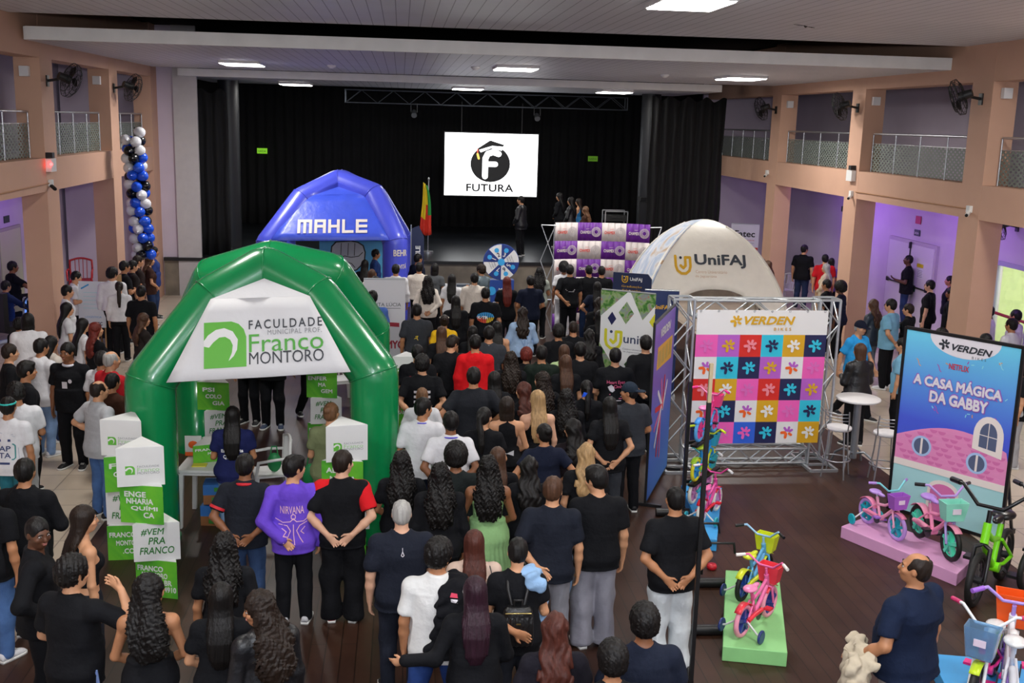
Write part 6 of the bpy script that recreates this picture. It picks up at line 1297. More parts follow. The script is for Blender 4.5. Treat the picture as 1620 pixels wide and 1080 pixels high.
    if basket:
        bx = top[0]+.10*k; z0 = top[2]-.13*k-basket_h*.2*k; b = MB(); prof = [(-.055, -.08), (.055, -.08), (.055, .08), (-.055, .08)]; v = []
        hgt = basket_h*k
        for zz, sc_ in ((0, .9), (hgt, 1.2), (hgt, 1.12), (.012, .84)): v += [(bx+p[0]*k*sc_*1.05, p[1]*k*sc_*1.15, z0+zz) for p in prof]
        fs = [(3, 2, 1, 0)]+[(r*4+i, r*4+(i+1) % 4, (r+1)*4+(i+1) % 4, (r+1)*4+i) for r in range(3) for i in range(4)]+[(12, 13, 14, 15)]
        bk = b.add(v, fs).build('basket', mat('clear_blue_plastic', S('#a9d2f4'), .15, trans=.75) if basket == 'clear' else paint(basket, 0, .4), t); q = MB()
        q.box((bx+.066*k, 0, z0+hgt*.55), (.006, .08*k, .05*k)); q.build('front_print', paint('#e9d7ea'), bk)
    return t
A = math.radians
bike(3.53, 10.05, .15, A(48), .165, 'lime yellow and blue small bike with black tyres on the green platform', '#5fa8d8', '#111', '#1f3f86', '#d7e02a', '#9cc8e8', '#15151a', '#d2dc2a', '#1d2f6a', '#d2dc2a')
bike(3.28, 9.27, .15, A(46), .165, 'pink and red small bike with pink tyres on the green platform', '#ea6fa8', '#f29cb4', '#33408a', '#f08ab8', '#f06aa8', '#e8e4e0', '#e8404e', '#2a3878', '#e83a4a', '#e03040')
bike(5.80, 12.17, .15, A(-78), .165, 'small pink and turquoise bike with lilac saddle on the pink platform', '#f4a6c4', '#b890d8', '#1fa0b4', '#b792dc', '#7fd4de', '#b088d8', '#a860c8', '#1fb0be', '#f08ab0', '#a070d0')
bike(6.24, 11.70, .15, A(-88), .205, 'larger pink and lilac bike with black tyres and mint wheels on the pink platform', '#f090b8', '#111', '#52d8b4', '#b488dc', '#b894dc', '#15151a', '#8fdcc8', None, '#f29cb8', fork='#b59be0')
bike(6.80, 10.80, 0, A(-136), .30, 'lime green mountain bike with black tyres standing by the poster', '#7fe01a', '#111', '#26262a', '#121214', '#121214', '#101012', None, None, None, spokes=True, fork='#1a1a1c')
bike(7.62, 10.95, 0, A(-145), .27, 'dark bike cut by the right edge of the picture', '#202024', '#111', '#26262a', '#121214', '#121214', '#101012', None, None, None, spokes=True)
bike(5.34, 8.42, .15, A(-132), .20, 'pink and lime bike with clear basket on the bottom right platform', '#f03a9a', '#141416', '#3a3a3e', '#dcdcdc', '#e4e8ec', '#c8326a', 'clear', None, '#c4e02a', '#f0328a', fork='#f4f4f4', basket_h=.22)
bike(5.10, 7.76, .15, A(62), .22, 'lilac and white bike with orange basket on the bottom right platform', '#e4e4ea', '#c8c8d0', '#9a6fd0', '#dedede', '#b294e4', '#9a5fd0', '#e8560e', None, None, '#f0328a', fork='#e4e4ea', basket_h=.22)
bike(3.70, 12.22, .15, A(54), .155, 'magenta and red small bike nearest on the blue rack platform', '#d8509c', '#e8e8e0', '#c8a0d0', '#e06aa4', '#d84a98', '#e8e8e8', None, '#28a8b8', '#d8283a', '#d81c2c')
bike(3.78, 12.92, .15, A(54), .155, 'turquoise small bike with white tyres on the blue rack platform', '#e088b8', '#ece8d8', '#d890c0', '#3fc0c4', '#48b8c0', '#e8e8e8', '#38b0b8', None, '#38b0bc')
# black display rack with two bikes on raised arms
t = thing('bike_rack', 'tall black steel bike display rack with two uprights', 'rack', (3.2, 11.0, 0)); MB().bar((.45, 1.9, 0), (.45, 1.9, 1.78), .045).build('upright', M_BLKMET, t); MB().bar((-.58, -2.35, 0), (-.58, -2.35, 2.64), .036).build('upright', M_BLKMET, t); MB().bar((-.58, -2.35, .03), (.45, 1.9, .03), .05).build('floor_rail', M_BLKMET, t)
for a, b in (((-.26, -.26, .05), (.40, -.28, .05)), ((-.50, -1.36, .05), (.05, -1.38, .05)), ((.1, 1.9, .05), (.8, 1.85, .05))): MB().cyl(a, b, .055, n=14).build('floor_tube', M_BLKMET, t)
for z in (.46, .98): MB().bar((.45, 1.9, z), (.70, 1.98, z), .04).bar((.50, 1.75, z-.003), (1.05, 2.48, z-.003), .09, .03).build('shelf_arm', M_BLKMET, t)
for yy in (.55, -.05): MB().tube([(.16, yy, .05), (.16, yy, .42), (.50, yy-.02, .42), (.52, yy-.02, .30)], .014, 8).build('hook_bar', M_BLKMET, t)
o = MB().bar((0, 0, 0), (0, 0, .34), .03).build('wooden_stick', mat('pale_stick', S('#a89878'), .6), None, T(2.62, 8.65, 2.64)); tag(o, 'thin pale stick on top of the nearer black rack upright', 'stick')
bike(3.78, 12.86, .475, A(54), .155, 'lime saddled blue bike with yellow tyres on the lower arm of the black rack', '#2a90d8', '#e6e02a', '#3aa0e0', '#b8d83a', '#d8e838', '#d8f030', '#38a8c8', None, '#9ccc2a')
bike(3.80, 12.88, .995, A(54), .155, 'pink bike with blue tyres on the upper arm of the black rack', '#f04a94', '#58a8e8', '#e84a98', '#f48ac0', '#f088b8', '#f03a90', '#f0468c', None, '#3a90e0')
o = MB().lathe([(0, 0), (.05, .0), (.06, .03), (.05, .06), (0, .06)], 14).build('bar_end_plug', mat('red_knob', S('#b81828'), .4), None, T(3.55, 11.2, .0)); tag(o, 'small red pedal lying near the black rack', 'pedal')
# ------------------------------------------------------------------ the people: x, y, height | heading, pose, sex, build, head turn, head tilt, skin | hair, colour | top, colour | legs, colour | shoe | label
SK = {'L': '#c8936f', 'T': '#b07a56', 'B': '#855639', 'D': '#5c3a28', 'P': '#d4a488'}
HC = {'k': '#0f0c0b', 'd': '#21160f', 'b': '#4a3122', 'l': '#6e4e36', 'y': '#a5855c', 'r': '#64221a', 'a': '#4a241b', 'g': '#a09e9a', 'p': '#2b1420', 'n': '#000000'}
CC = {'k': '#111216', 'n': '#151b2e', 'w': '#d9d9dd', 'g': '#33363c', 'c': '#dcd3c8', 'j': '#4a6a9c', 'J': '#27395c', 'lj': '#7f9cc4', 'sw': '#85858d', 'lg': '#a6a8ac'}
def cc(c): return CC.get(c, c)
ROWS = '''
-8.68,24.98,1.80,0.22|-50 sit m 1 -10 0 B|short k|tee k|pants k|k|young person in a black T-shirt seated at the simulator on the left edge
-6.23,20.67,1.72,0.00|-70 stand m 1 0 0 L|short k|polo w|pants k|k|person in a white polo looking right in front of the left column
-5.77,19.07,1.66,0.00|-62 front f 1 0 0 L|long k|tee w|pants k|k|person with long dark hair and white top standing before the white board
-5.15,17.80,1.62,0.00|-55 stand f 1 0 0 L|long k|tee w|jeans J|k|person with dark shoulder hair and white T-shirt below the white board
-4.81,17.32,1.64,0.00|-50 stand f 1 -15 5 L|longwavy r|long k|pants k|k|person with reddish hair in black below the white board
-6.71,22.83,1.68,0.00|-80 phone m 1 0 -14 L|short k|polo w|pants k|k|person in a white shirt reading behind the white board
-5.91,22.64,1.78,0.00|8 stand m 1 -45 0 L|curly k|shirt w|pants k|k|person with bushy dark hair and white shirt beside the plywood panel
-5.58,21.87,1.62,0.00|10 stand f 1 0 0 L|pony d|shirt w|pants k|k|person with a brown ponytail and white shirt beside the plywood panel
-4.85,20.57,1.74,0.00|-12 relax m 1.1 0 0 T|short k|tee k|pants k|k|person in black seen from behind right of the plywood panel
-5.92,23.69,1.79,0.00|-60 cross m 1 0 0 T|short k|tee k|pants k|k|person with glasses and black T-shirt leftmost under the balloon column
-5.86,24.16,1.74,0.00|-60 stand m 1 0 0 L|short k|tee #221c1c|pants k|k|person in dark T-shirt second under the balloon column
-5.86,24.63,1.79,0.00|-62 stand m 1 0 0 L|short d|tee #2a2020|pants k|k|person in a brownish shirt third under the balloon column
-5.84,25.67,1.66,0.00|-70 front f 1 0 0 L|longwavy b|tee #3a241e|jeans J|k|person with brown hair and brown T-shirt right of the balloon column
-5.94,26.60,1.76,0.00|-78 stand m 1 0 0 T|short k|tee #2a3c78|jeans J|k|person in a blue shirt at the left corner of the stage
-4.33,18.41,1.60,0.00|-60 phone f 1 0 0 L|longwavy b|long #2a2422|pants k|k|person with long brown hair half hidden by the left slope of the green tent
-5.88,17.45,1.76,0.00|12 stand m 1.1 0 0 L|bob k|long w|pants k|k|person with dark collar-length hair and white long sleeves near the left edge
-5.11,15.61,1.73,0.00|-30 stand m 1.05 -10 0 T|short k|hoodie w|jeans lj|w|person in white hoodie and pale jeans behind the person in black polo
-5.20,16.34,1.62,0.00|-40 stand f 1 0 0 T|long k|tee c|jeans J|w|person with long dark hair and beige top next to the white hoodie
-4.55,15.03,1.80,0.00|172 stand m 1.06 -10 -6 B|short k|polo k|pants k|k|person in black polo with white collar and badge facing the camera on the left
-3.84,14.45,1.81,0.00|-40 stand m 1.12 -10 0 L|bald g|tee #b8202a|pants k|k|balding person in a red T-shirt left of the green tent
-4.08,14.89,1.71,0.00|-30 stand m 1 0 0 T|short k|tee w|pants k|k|dark-haired person in white just behind the balding person in red
-3.68,13.86,1.64,0.00|-30 front f 1.05 0 0 T|short k|tee #3c2318|pants k|k|person in a brown top beside the left leg of the green tent
-5.41,15.23,1.73,0.00|-65 stand m 1 0 0 L|short d|tee k|pants k|k|person with brown hair and black T-shirt at the left edge
-4.76,13.93,1.78,0.00|-58 stand m 1 -5 0 T|swept k|tee k|pants k|k|person in black T-shirt with olive strap looking right on the left side
-3.64,13.08,1.74,0.00|-42 hips m 1.08 -15 0 L|bald d|polo #aeb0b4|jeans j|k|balding person in a light grey polo and blue jeans by the box towers
-4.58,13.06,1.70,0.00|20 phone m 1.04 20 -12 T|curly k|tee w|pants #cfd0d2|w|person with dark curly hair looking down at a phone at the left edge
-4.52,12.57,1.66,0.00|-6 stand m 1.06 0 0 T|short k|tee w|pants #2a6a78|k|person with a teal headband and square lettering on a white T-shirt
-3.47,9.95,1.75,0.00|-6 cross m 1.06 0 0 T|short k|hoodie k|jeans J|k|person in a black sweatshirt with folded arms seen from behind at left
-2.87,8.39,1.78,0.00|-78 hips m 1.04 -52 -8 D|buzz k|long k|pants k|k|person in a black shirt looking back at the camera on the left
-2.65,8.87,1.68,0.00|-55 stand f 1 -10 0 L|long d|crop k|jeans #23262e|k|person with straight brown hair and black crop top left of the box towers
-3.64,9.49,1.76,0.00|-20 stand m 1 0 0 T|short k|tee k|jeans j|w|person in blue jeans cut off by the left edge
-2.37,7.59,1.76,0.00|-22 hand_to_head m 1.04 -25 0 L|curly k|tee k|pants k|k|person with curly hair raising one hand to the head at lower left
-1.80,7.44,1.68,0.00|4 front f 1 -55 0 T|longcurly k|tank k|jeans #56657f|k|person with long curly hair black tank top and denim looking right at lower left
-1.93,12.29,1.62,0.00|2 phone f 1.16 0 0 T|long k|tee #1c2250|jeans lj|w|person in navy T-shirt with white lettering beside the white plastic table
-2.03,16.99,1.76,0.00|176 hips m 1.1 0 0 L|short k|tee k|pants k|#3a4660|person in black trousers and reflective shoes inside the green tent
-2.43,17.25,1.74,0.00|160 stand m 1 0 0 L|short k|tee k|pants k|k|person in black trousers left behind the reflective shoes inside the green tent
-1.45,17.47,1.72,0.00|-150 walk m 1 0 0 L|short k|tee k|pants k|k|person in black trousers by the right inner box tower of the green tent
-0.79,12.06,1.73,0.00|-10 phone f 1.12 -15 0 L|bun l|tee #77805c|jeans j|w|person in an olive T-shirt behind the white box right of the green tent
-1.50,10.22,1.70,0.00|-6 back m 1.04 -8 0 B|short k|polo #1d2028|jeans #2f4466|k|person in dark polo with red collar and trims holding hands behind the back
-1.03,10.10,1.72,0.00|6 oneback m 1.0 -62 0 L|swept k|hoodie #6a48c8|pants k|#c8c8cc|person in a purple hoodie with pink drawing on the back
-0.56,10.13,1.76,0.00|-2 back m 1.1 -38 0 P|short d|tee k|baggy k|#c2303a|person in a black T-shirt with red sleeves and red sneakers
-1.39,8.27,1.66,0.00|0 stand f 1.05 0 0 T|longcurly k|tee k|jeans J|k|person with long black curls in black left of the purple hoodie at lower left
-1.28,7.42,1.61,0.00|2 front f 1.06 0 0 L|long k|tee k|pants k|k|person with long straight black hair and black T-shirt at the lower left
-0.93,7.06,1.71,0.00|30 stand f 1.05 62 -8 T|longcurly d|jacket k|jeans J|k|person in a black leather jacket with long curls facing left at the bottom
0.02,8.73,1.76,0.00|4 stand m 1.16 -4 0 P|buzz g|tee #1b1f2b|jeans #1e222e|k|grey-haired person in a dark navy T-shirt with a tiny mark below the collar
-0.11,23.95,1.76,0.00|0 stand m 1.04 0 0 T|short k|shirt w|pants n|k|person in a white shirt left of the row near the blue tent leg
0.42,24.48,1.74,0.00|-8 front m 1 0 0 T|short k|shirt c|pants k|k|person in a cream shirt second in the row near the blue tent leg
0.79,24.90,1.66,0.00|-20 stand f 1.05 0 0 T|bob k|tee #55585c|pants k|k|person in a grey top left of the white display table
0.58,22.92,1.66,0.00|0 back f 1 0 0 L|longcurly k|long c|pants k|k|person with long dark curls and cream blouse hands behind the back
1.11,23.16,1.66,0.00|-6 stand f 1 0 0 T|long k|tee w|jeans J|k|person with long black hair and white T-shirt before the display table
1.58,22.83,1.74,0.00|-4 front m 1.04 0 0 L|short k|shirt c|pants k|k|person in a white shirt left of the prize wheel pedestal
1.86,24.64,1.68,0.00|40 phone f 1.05 0 0 L|curly d|jacket #5a6a72|jeans J|k|person with brown curly hair and grey jacket at the display table
0.41,26.13,1.74,0.00|-55 stand m 1 0 0 T|short k|tee n|pants k|k|dark-dressed person beside the right leg of the blue tent
-0.67,29.24,1.72,0.00|-85 stand m 1.05 0 0 T|short k|tee #26407a|pants k|k|bearded person in blue in the doorway of the blue tent
-0.64,27.25,1.70,0.00|-85 stand m 1.05 0 0 T|short k|tee #223a70|pants k|k|second person in blue in the doorway of the blue tent
-0.84,25.41,1.66,0.00|-10 stand f 1 0 0 T|long k|tee k|pants k|k|person with long black hair in front of the fist banner
-0.64,23.94,1.64,0.00|-6 stand f 1 0 0 L|long b|tee c|pants k|k|person with long brown hair right of the green tent roof
-0.52,22.18,1.74,0.00|-4 stand m 1 0 0 T|short k|polo #8f2a30|pants k|k|person with a red collar behind the white and red roll-up
-0.51,19.71,1.83,0.00|0 stand m 1.05 0 0 T|short k|polo #4a68b0|jeans j|k|person in a light blue polo between green tent and white roll-up
0.29,18.81,1.74,0.00|0 stand m 1.08 0 0 T|short k|tee g|pants k|k|person in a charcoal T-shirt with small yellow mark right of the roll-up
1.05,20.25,1.66,0.00|2 stand f 1.05 0 0 T|long k|long k|pants k|k|person with very long black hair in black behind the white blouse row
1.65,20.67,1.76,0.00|-2 relax m 1.14 0 0 T|short k|tee k|pants k|k|person in a black T-shirt with blue and yellow print on the back
2.27,22.74,1.68,0.00|2 stand f 1.02 0 0 L|long r|tee k|pants k|k|person with long reddish hair in black right of the prize wheel
0.76,18.42,1.62,0.00|0 stand f 1.05 0 0 T|bun d|tee #e2b21e|pants k|k|person in a yellow shirt with tied hair
0.67,17.21,1.64,0.00|4 stand f 1 0 0 L|long b|tee k|pants k|k|person with long brown hair in black in front of the yellow shirt
0.77,16.25,1.69,0.00|6 stand m 1.04 -52 -18 L|swept d|tee k|pants k|k|person in a black T-shirt looking down to the right left of the red hoodie
1.19,17.39,1.62,0.00|0 stand f 1 0 0 T|long k|tee k|pants k|k|dark-haired person in black just behind the red hoodie
1.13,15.90,1.77,0.00|0 stand m 1.06 0 0 T|short k|hoodie #d3171f|pants k|k|person in a bright red hoodie in the middle of the crowd
1.40,16.67,1.76,0.00|-4 stand m 1.08 0 0 T|short k|tee g|pants k|k|person in a dark grey T-shirt with a pale collar line beside the red hoodie
1.62,17.70,1.64,0.00|0 stand f 1 0 0 L|long k|tank k|pants k|k|person in a black tank top with bare shoulder right of the red hoodie
2.20,19.04,1.66,0.00|0 front f 1.08 0 0 T|longwavy d|long #9db8da|pants k|k|person with long brown hair in a pale blue marbled shirt
2.76,22.55,1.74,0.00|2 front m 1.06 0 0 T|short k|polo n|pants k|k|person in a navy polo in front of the stage
3.20,24.48,1.66,0.00|-10 phone f 1 0 0 T|longcurly k|tee #a3aaa0|pants k|k|person with long curls and pale grey T-shirt left of the backdrop
3.82,24.87,1.72,0.00|-4 stand f 1 0 0 B|afro k|tee w|pants w|w|person with round curly hair and white clothes before the purple backdrop
3.83,24.02,1.79,0.00|2 oneback m 1.05 0 0 T|short k|tee k|pants k|k|person in black T-shirt with white line print and one arm behind the back
4.56,25.80,1.70,0.00|-2 stand m 1 0 0 D|curly k|tee k|pants k|k|curly-haired person in black closest to the purple backdrop
4.30,24.19,1.77,0.00|10 front m 1.04 0 0 T|buzz k|tee k|jeans J|k|person with cropped hair in black T-shirt in front of the backdrop
4.66,24.53,1.70,0.00|-2 stand m 1.06 0 0 T|short k|tee k|pants k|k|person in black T-shirt with white text right of the backdrop group
5.51,26.53,1.70,0.00|62 stand m 1 0 0 T|short k|tee k|pants k|k|person looking left between the backdrop and the dome tent
4.18,22.42,1.64,0.00|-4 hips f 1.08 0 0 L|long k|tee n|pants k|k|person with dark hair in a navy T-shirt before the backdrop group
3.81,20.20,1.66,0.00|4 stand f 1.06 0 0 L|longwavy d|long k|pants k|k|person with long wavy brown hair left of the white lattice banner
3.58,18.82,1.65,0.00|0 stand f 1.06 0 0 L|long k|long k|jeans j|k|person with long black hair and blue jeans left of the white lattice banner
2.91,17.65,1.67,0.00|0 stand m 1 0 0 T|buzz d|tee k|pants k|k|person with cropped brown hair and black T-shirt before the backdrop group
2.60,17.27,1.67,0.00|4 stand m 1.04 0 0 T|curly k|hoodie k|pants k|k|dark curly-haired person in a black hooded top
3.10,17.17,1.62,0.00|0 stand f 1.04 0 0 L|longwavy k|long k|pants k|k|person with wavy black hair and a green hair tie in the crowd
2.51,16.00,1.60,0.00|0 stand f 1 0 0 L|long b|tee #a9c08c|pants k|k|person with brown hair and light green top
2.39,15.03,1.65,0.00|2 stand f 1 0 0 L|long b|tee k|pants k|k|brown-haired person in black just below the light green top
2.67,15.49,1.75,0.00|0 stand m 1.12 0 0 L|short k|tee k|pants k|k|broad person in a plain black T-shirt left of the pink-lettered back
1.91,15.88,1.57,0.00|0 stand f 1.04 0 0 L|curly r|long k|pants k|k|person with dyed red curly hair
1.61,15.25,1.65,0.00|0 stand f 1.04 0 0 L|longcurly d|long k|pants k|k|person with dark brown curls left of the dyed red hair
2.08,15.41,1.71,0.00|2 stand m 1.06 -10 0 T|short k|hoodie #1a241e|pants k|k|person in a dark green hoodie right of the dyed red hair
0.25,15.37,1.72,0.00|2 stand m 1.06 6 0 L|short k|tee k|pants k|k|person in a black T-shirt with pink capitals beside the white triangular box
0.30,14.46,1.76,0.00|0 backwide m 1.12 0 0 L|curly k|tee k|pants k|k|person in a black T-shirt with white checkers on the back
0.95,13.54,1.81,0.00|0 hips m 1.22 0 0 T|short k|tee #202228|pants k|k|large person in a faded black T-shirt in the middle of the crowd
1.26,13.97,1.65,0.00|0 stand f 1.04 0 0 L|long k|tee k|pants k|k|person with smooth straight black hair right of the large person
1.61,13.48,1.62,0.00|14 stand f 1 35 0 L|longwavy a|long k|pants k|k|person with auburn hair turned left behind the blonde person
1.92,14.00,1.64,0.00|10 stand f 1.02 42 0 L|longcurly d|long k|pants k|k|person with long brown curls looking left above the blonde person
0.28,13.31,1.60,0.00|2 front f 1.06 0 0 L|buzz l|tee w|pants k|w|brown-haired person in white right behind the white T-shirt with lanyard
0.26,12.24,1.74,0.00|-2 front m 1 -55 0 T|short k|tee w|pants n|k|person in a white T-shirt with blue lanyard looking right
0.57,11.63,1.74,0.00|-2 back m 1.04 14 0 B|short k|polo w|pants n|k|person in a white polo with blue lanyard
0.97,12.04,1.68,0.00|-4 front f 1.04 -30 0 L|pony k|tee k|pants k|k|person with a long ponytail in black right of the white polo
1.29,12.54,1.67,0.00|0 front f 1.02 0 0 L|bob d|tank k|pants k|k|person with short brown hair and sleeveless black top with white bow at the waist
1.70,12.79,1.69,0.00|4 stand f 1 22 0 P|long y|tank k|pants k|k|blonde person in a black tank top
2.44,13.54,1.64,0.00|0 stand f 1.04 0 0 L|pony k|tee k|pants k|k|person with a dark ponytail and a blue clip
2.10,13.06,1.64,0.00|0 stand f 1.04 0 0 L|longcurly k|long k|pants k|k|person with long black curls right of the blonde person
3.13,15.12,1.74,0.00|0 front m 1.14 0 0 L|short k|tee k|pants k|k|person in a black T-shirt with pink lettering and white print on the back
3.71,15.69,1.82,0.00|4 oneback m 1.06 0 0 L|short k|tee k|pants k|k|tall person in black right of the white lattice banner
2.93,13.09,1.72,0.00|12 front m 1.06 52 0 T|buzz k|tee g|pants k|k|person wearing a dark cap backwards
2.55,12.50,1.68,0.00|2 back f 1.08 0 0 L|long k|tee k|pants g|w|person with long black hair and hands clasped behind left of the slanted banner
1.60,11.38,1.67,0.00|4 hips f 1.1 20 0 T|bun k|tee n|pants k|k|person in a navy T-shirt with a shoulder patch and tied hair
1.98,11.71,1.62,0.00|8 front f 1.04 30 0 L|longwavy k|tee #1c1418|pants k|k|person with wavy black hair and dark jersey with red mark
0.02,10.42,1.66,0.00|0 front f 1.08 0 0 T|longcurly k|tee k|jeans j|k|person with long dark curls beside the right leg of the green tent
0.57,10.46,1.70,0.00|-2 stand m 1.06 0 0 B|afro k|tee #1c2222|pants k|k|person with a round afro in front of the white polo
0.39,9.90,1.70,0.00|0 stand f 1.1 0 0 B|longcurly k|long k|pants k|k|person with very long black curls left of the green dress
0.87,10.06,1.72,0.00|0 front f 1.02 0 0 B|longcurly k|dress #8cb67c|pants k|k|person in a long pale green dress
1.30,10.30,1.63,0.00|0 stand f 1.04 0 0 L|longwavy k|long k|pants k|k|person with very long black hair right of the green dress
1.02,10.72,1.60,0.00|0 stand f 1 0 0 L|long b|tee k|pants k|k|brown-haired person just behind the green dress
1.39,9.24,1.78,0.00|-4 oneback m 1.06 -20 0 L|short b|tee #1a1e29|pants sw|k|brown-haired person in dark T-shirt and grey trousers with one arm behind
1.93,10.58,1.68,0.00|0 stand f 1.02 0 0 L|longwavy y|tee k|jeans lj|k|person with wavy dark blonde hair in black
1.86,9.48,1.80,0.00|2 stand m 1.06 40 -8 L|swept k|tee k|baggy #8b8a94|k|person in black T-shirt and wide grey sweatpants
2.48,9.01,1.76,0.00|6 back m 1.06 0 0 T|buzz k|tee k|baggy #cdd3d6|k|person in black T-shirt and white trousers holding hands behind the back
0.30,7.82,1.76,0.00|-4 hug m 1.08 -30 0 T|curly k|tee #dededc|jeans #2a4480|w|person in a white T-shirt with a black jacket over the shoulder
0.62,8.38,1.61,0.00|0 stand f 1.06 0 0 L|long a|long #cbb2a2|pants k|k|person with auburn hair and beige top
0.56,7.34,1.66,0.00|2 embrace f 1.02 8 0 L|long p|long k|pants #1f2238|k|person with purple-black straight hair held by the one in white
0.94,7.99,1.70,0.00|-2 phone f 1.06 -6 -10 L|buzz k|tee k|pants #23262e|k|person with short dark hair wearing the small black backpack
1.06,6.72,1.66,0.00|0 front f 1.08 0 0 L|longwavy a|tee #1c1a22|pants k|k|person with long dark brown hair at the bottom centre
1.37,6.25,1.68,0.00|0 front f 1.06 0 0 T|curly k|tee k|pants k|k|person with tight dark curls cut by the bottom edge
1.67,6.67,1.73,0.00|0 front m 1.1 0 0 B|curly k|tee #1a2030|pants k|k|person with curly black hair and navy T-shirt at the bottom
3.91,7.31,1.82,0.00|30 carry m 1.36 30 8 T|bald d|polo #152038|pants #b9b0b0|k|balding person in a navy polo carrying a beige jacket at lower right
11.20,28.93,1.80,0.00|-40 stand m 1.16 -25 0 L|short k|polo k|jeans #24304e|k|person in black polo with a badge under the right balcony
11.10,27.14,1.75,0.00|-12 stand m 1.08 0 0 L|short k|tee #c01c24|pants #b89a78|k|person in a red T-shirt under the right balcony
11.43,27.50,1.61,0.00|-50 stand f 1 30 0 T|long k|tee #6a58a8|pants k|k|person with black hair and violet top beside the red T-shirt
10.77,26.21,1.62,0.00|50 front f 1.05 0 0 L|long g|long #c8b8a0|pants #6a5a50|k|grey-haired person in beige in front of the red T-shirt
9.48,22.95,1.68,0.00|48 stand m 1.05 0 0 T|short k|tee k|pants k|k|dark-haired person in black behind the truss top right corner
9.55,22.35,1.70,0.00|48 stand f 1.1 0 0 D|afro k|tee n|pants k|k|person with big black curls and white print on the sleeve beside the truss
9.41,27.56,1.66,0.00|30 stand f 1 0 0 L|longwavy b|tee k|pants k|k|person farthest left of those peeking from behind the dome tent
9.29,26.83,1.65,0.00|30 stand m 1 0 0 L|short d|tee k|pants k|k|middle person of those peeking from behind the dome tent
9.29,26.35,1.65,0.00|40 stand f 1 0 0 L|longwavy b|long k|pants k|k|brown-haired person nearest of those peeking from behind the dome tent
13.01,26.37,1.86,0.00|62 phone1 m 1.04 10 6 D|buzz k|polo k|jeans J|k|person in black with a phone before the double door
11.66,22.49,1.76,0.00|48 stand m 1.02 10 0 P|short k|tee k|pants k|k|young person with glasses and black T-shirt left of the nearest right column
12.83,23.83,1.68,0.00|62 stand f 1.05 0 0 T|bun k|tee #14161e|pants k|k|person with tied hair in black left of the nearest right column
11.93,22.05,1.66,0.00|60 stand m 1.02 0 0 B|short k|tee k|pants k|k|person mostly hidden beside the nearest right column
9.39,20.31,1.66,0.00|30 front f 1.06 0 0 L|longwavy b|jacket #2c3440|jeans #6c7480|w|person with long brown hair and dark denim jacket on the right
9.45,19.67,1.78,0.00|42 oneback m 1.1 10 0 L|short k|tee #74a8c4|pants k|w|person with glasses in a light blue T-shirt and black trousers
9.91,19.86,1.66,0.00|55 stand m 1 0 0 L|short d|hoodie k|pants k|w|person with brown fringe in a black sweatshirt behind the light blue T-shirt
8.15,16.41,1.66,0.00|52 stand m 1.02 0 0 L|short k|tee #74a8c4|pants k|k|person in a light blue T-shirt half hidden by the film poster
7.89,17.55,1.74,0.00|-150 walk m 1.1 0 -6 L|buzz g|tee #2f9be0|pants k|k|person with a navy cap and bright blue T-shirt
7.22,15.93,1.66,0.00|10 phone f 1.08 14 0 L|bob b|jacket #15161a|pants k|k|person with short brown hair in black holding a lit phone
11.38,19.52,1.70,0.00|50 stand m 1 0 0 D|buzz k|tee w|pants k|k|person in white in front of the glazed door
11.57,18.92,1.72,0.00|40 stand m 1.04 0 0 T|short k|tee w|pants k|k|person in white at the right edge before the glazed door
10.93,17.97,1.72,0.00|30 stand m 1.06 0 0 T|short k|shirt w|pants k|k|person in a white shirt above the right corner of the film poster
9.69,16.63,1.70,0.00|20 stand m 1.04 0 0 T|short k|tee k|pants k|k|dark-haired person behind the middle of the film poster
9.06,16.55,1.66,0.00|20 stand f 1.04 0 0 T|long k|tee k|pants k|k|dark-haired person behind the left part of the film poster
9.22,17.21,1.66,0.00|30 stand m 1.04 0 0 T|curly k|tee k|pants k|k|curly-haired person behind the top left of the film poster
3.51,31.54,1.76,1.06|62 front m 1.05 0 0 L|short k|jacket #14151a|pants k|k|person in a dark suit standing on the stage below the screen
5.01,33.99,1.72,1.06|58 front f 1 0 0 L|long k|long k|pants k|k|person in black leftmost of the group at the right of the stage
5.16,32.62,1.68,1.06|58 front f 1 0 0 L|long k|jacket k|pants k|k|person in a black jacket second of the group at the right of the stage
5.56,33.59,1.58,1.06|58 front f 1 0 0 L|long d|tank #2a6a9c|jeans J|k|person in a blue sleeveless top third of the group at the right of the stage
5.35,31.05,1.52,1.06|58 front f 1 0 0 L|longwavy l|long #4a3228|pants k|k|shorter person with light brown hair rightmost of the group on the stage
-8.51,24.01,1.70,0.00|-40 sit m 1 0 0 T|short k|long #1c2a50|pants k|k|person in dark blue seated low at the left edge
-6.25,18.13,1.55,0.00|-30 stand m 1 0 0 T|curly k|hoodie k|pants k|k|person in a black hooded top behind the white long sleeves at left
9.26,14.79,1.66,0.00|60 stand f 1 0 0 L|long k|tee k|pants lg|w|person in grey trousers cut by the right edge beyond the poster
'''
PEOPLE = {}
for line in ROWS.strip().split('\n'):
    pos, a, hr, tp, lg, sh, label = [q.strip() for q in line.split('|')]
    x, y, h, z = [float(q) for q in pos.split(',')]; a = a.split()
    hs, hc = hr.split(); tk, tc = tp.split(); lk, lc = lg.split()
    ex = [e for e, w in (('glasses', 'with glasses'), ('cap', 'navy cap'), ('capback', 'cap backwards')) if w in label]
    PEOPLE[label] = add_person(x, y, z, h, float(a[0]), a[1], a[2], float(a[3]), float(a[4]), float(a[5]), SK[a[6]], hs, HC[hc], tk, cc(tc), lk, cc(lc), cc(sh), label, y > 15, 'people standing in the crowd' if z < .5 else 'people standing on the stage', ex)
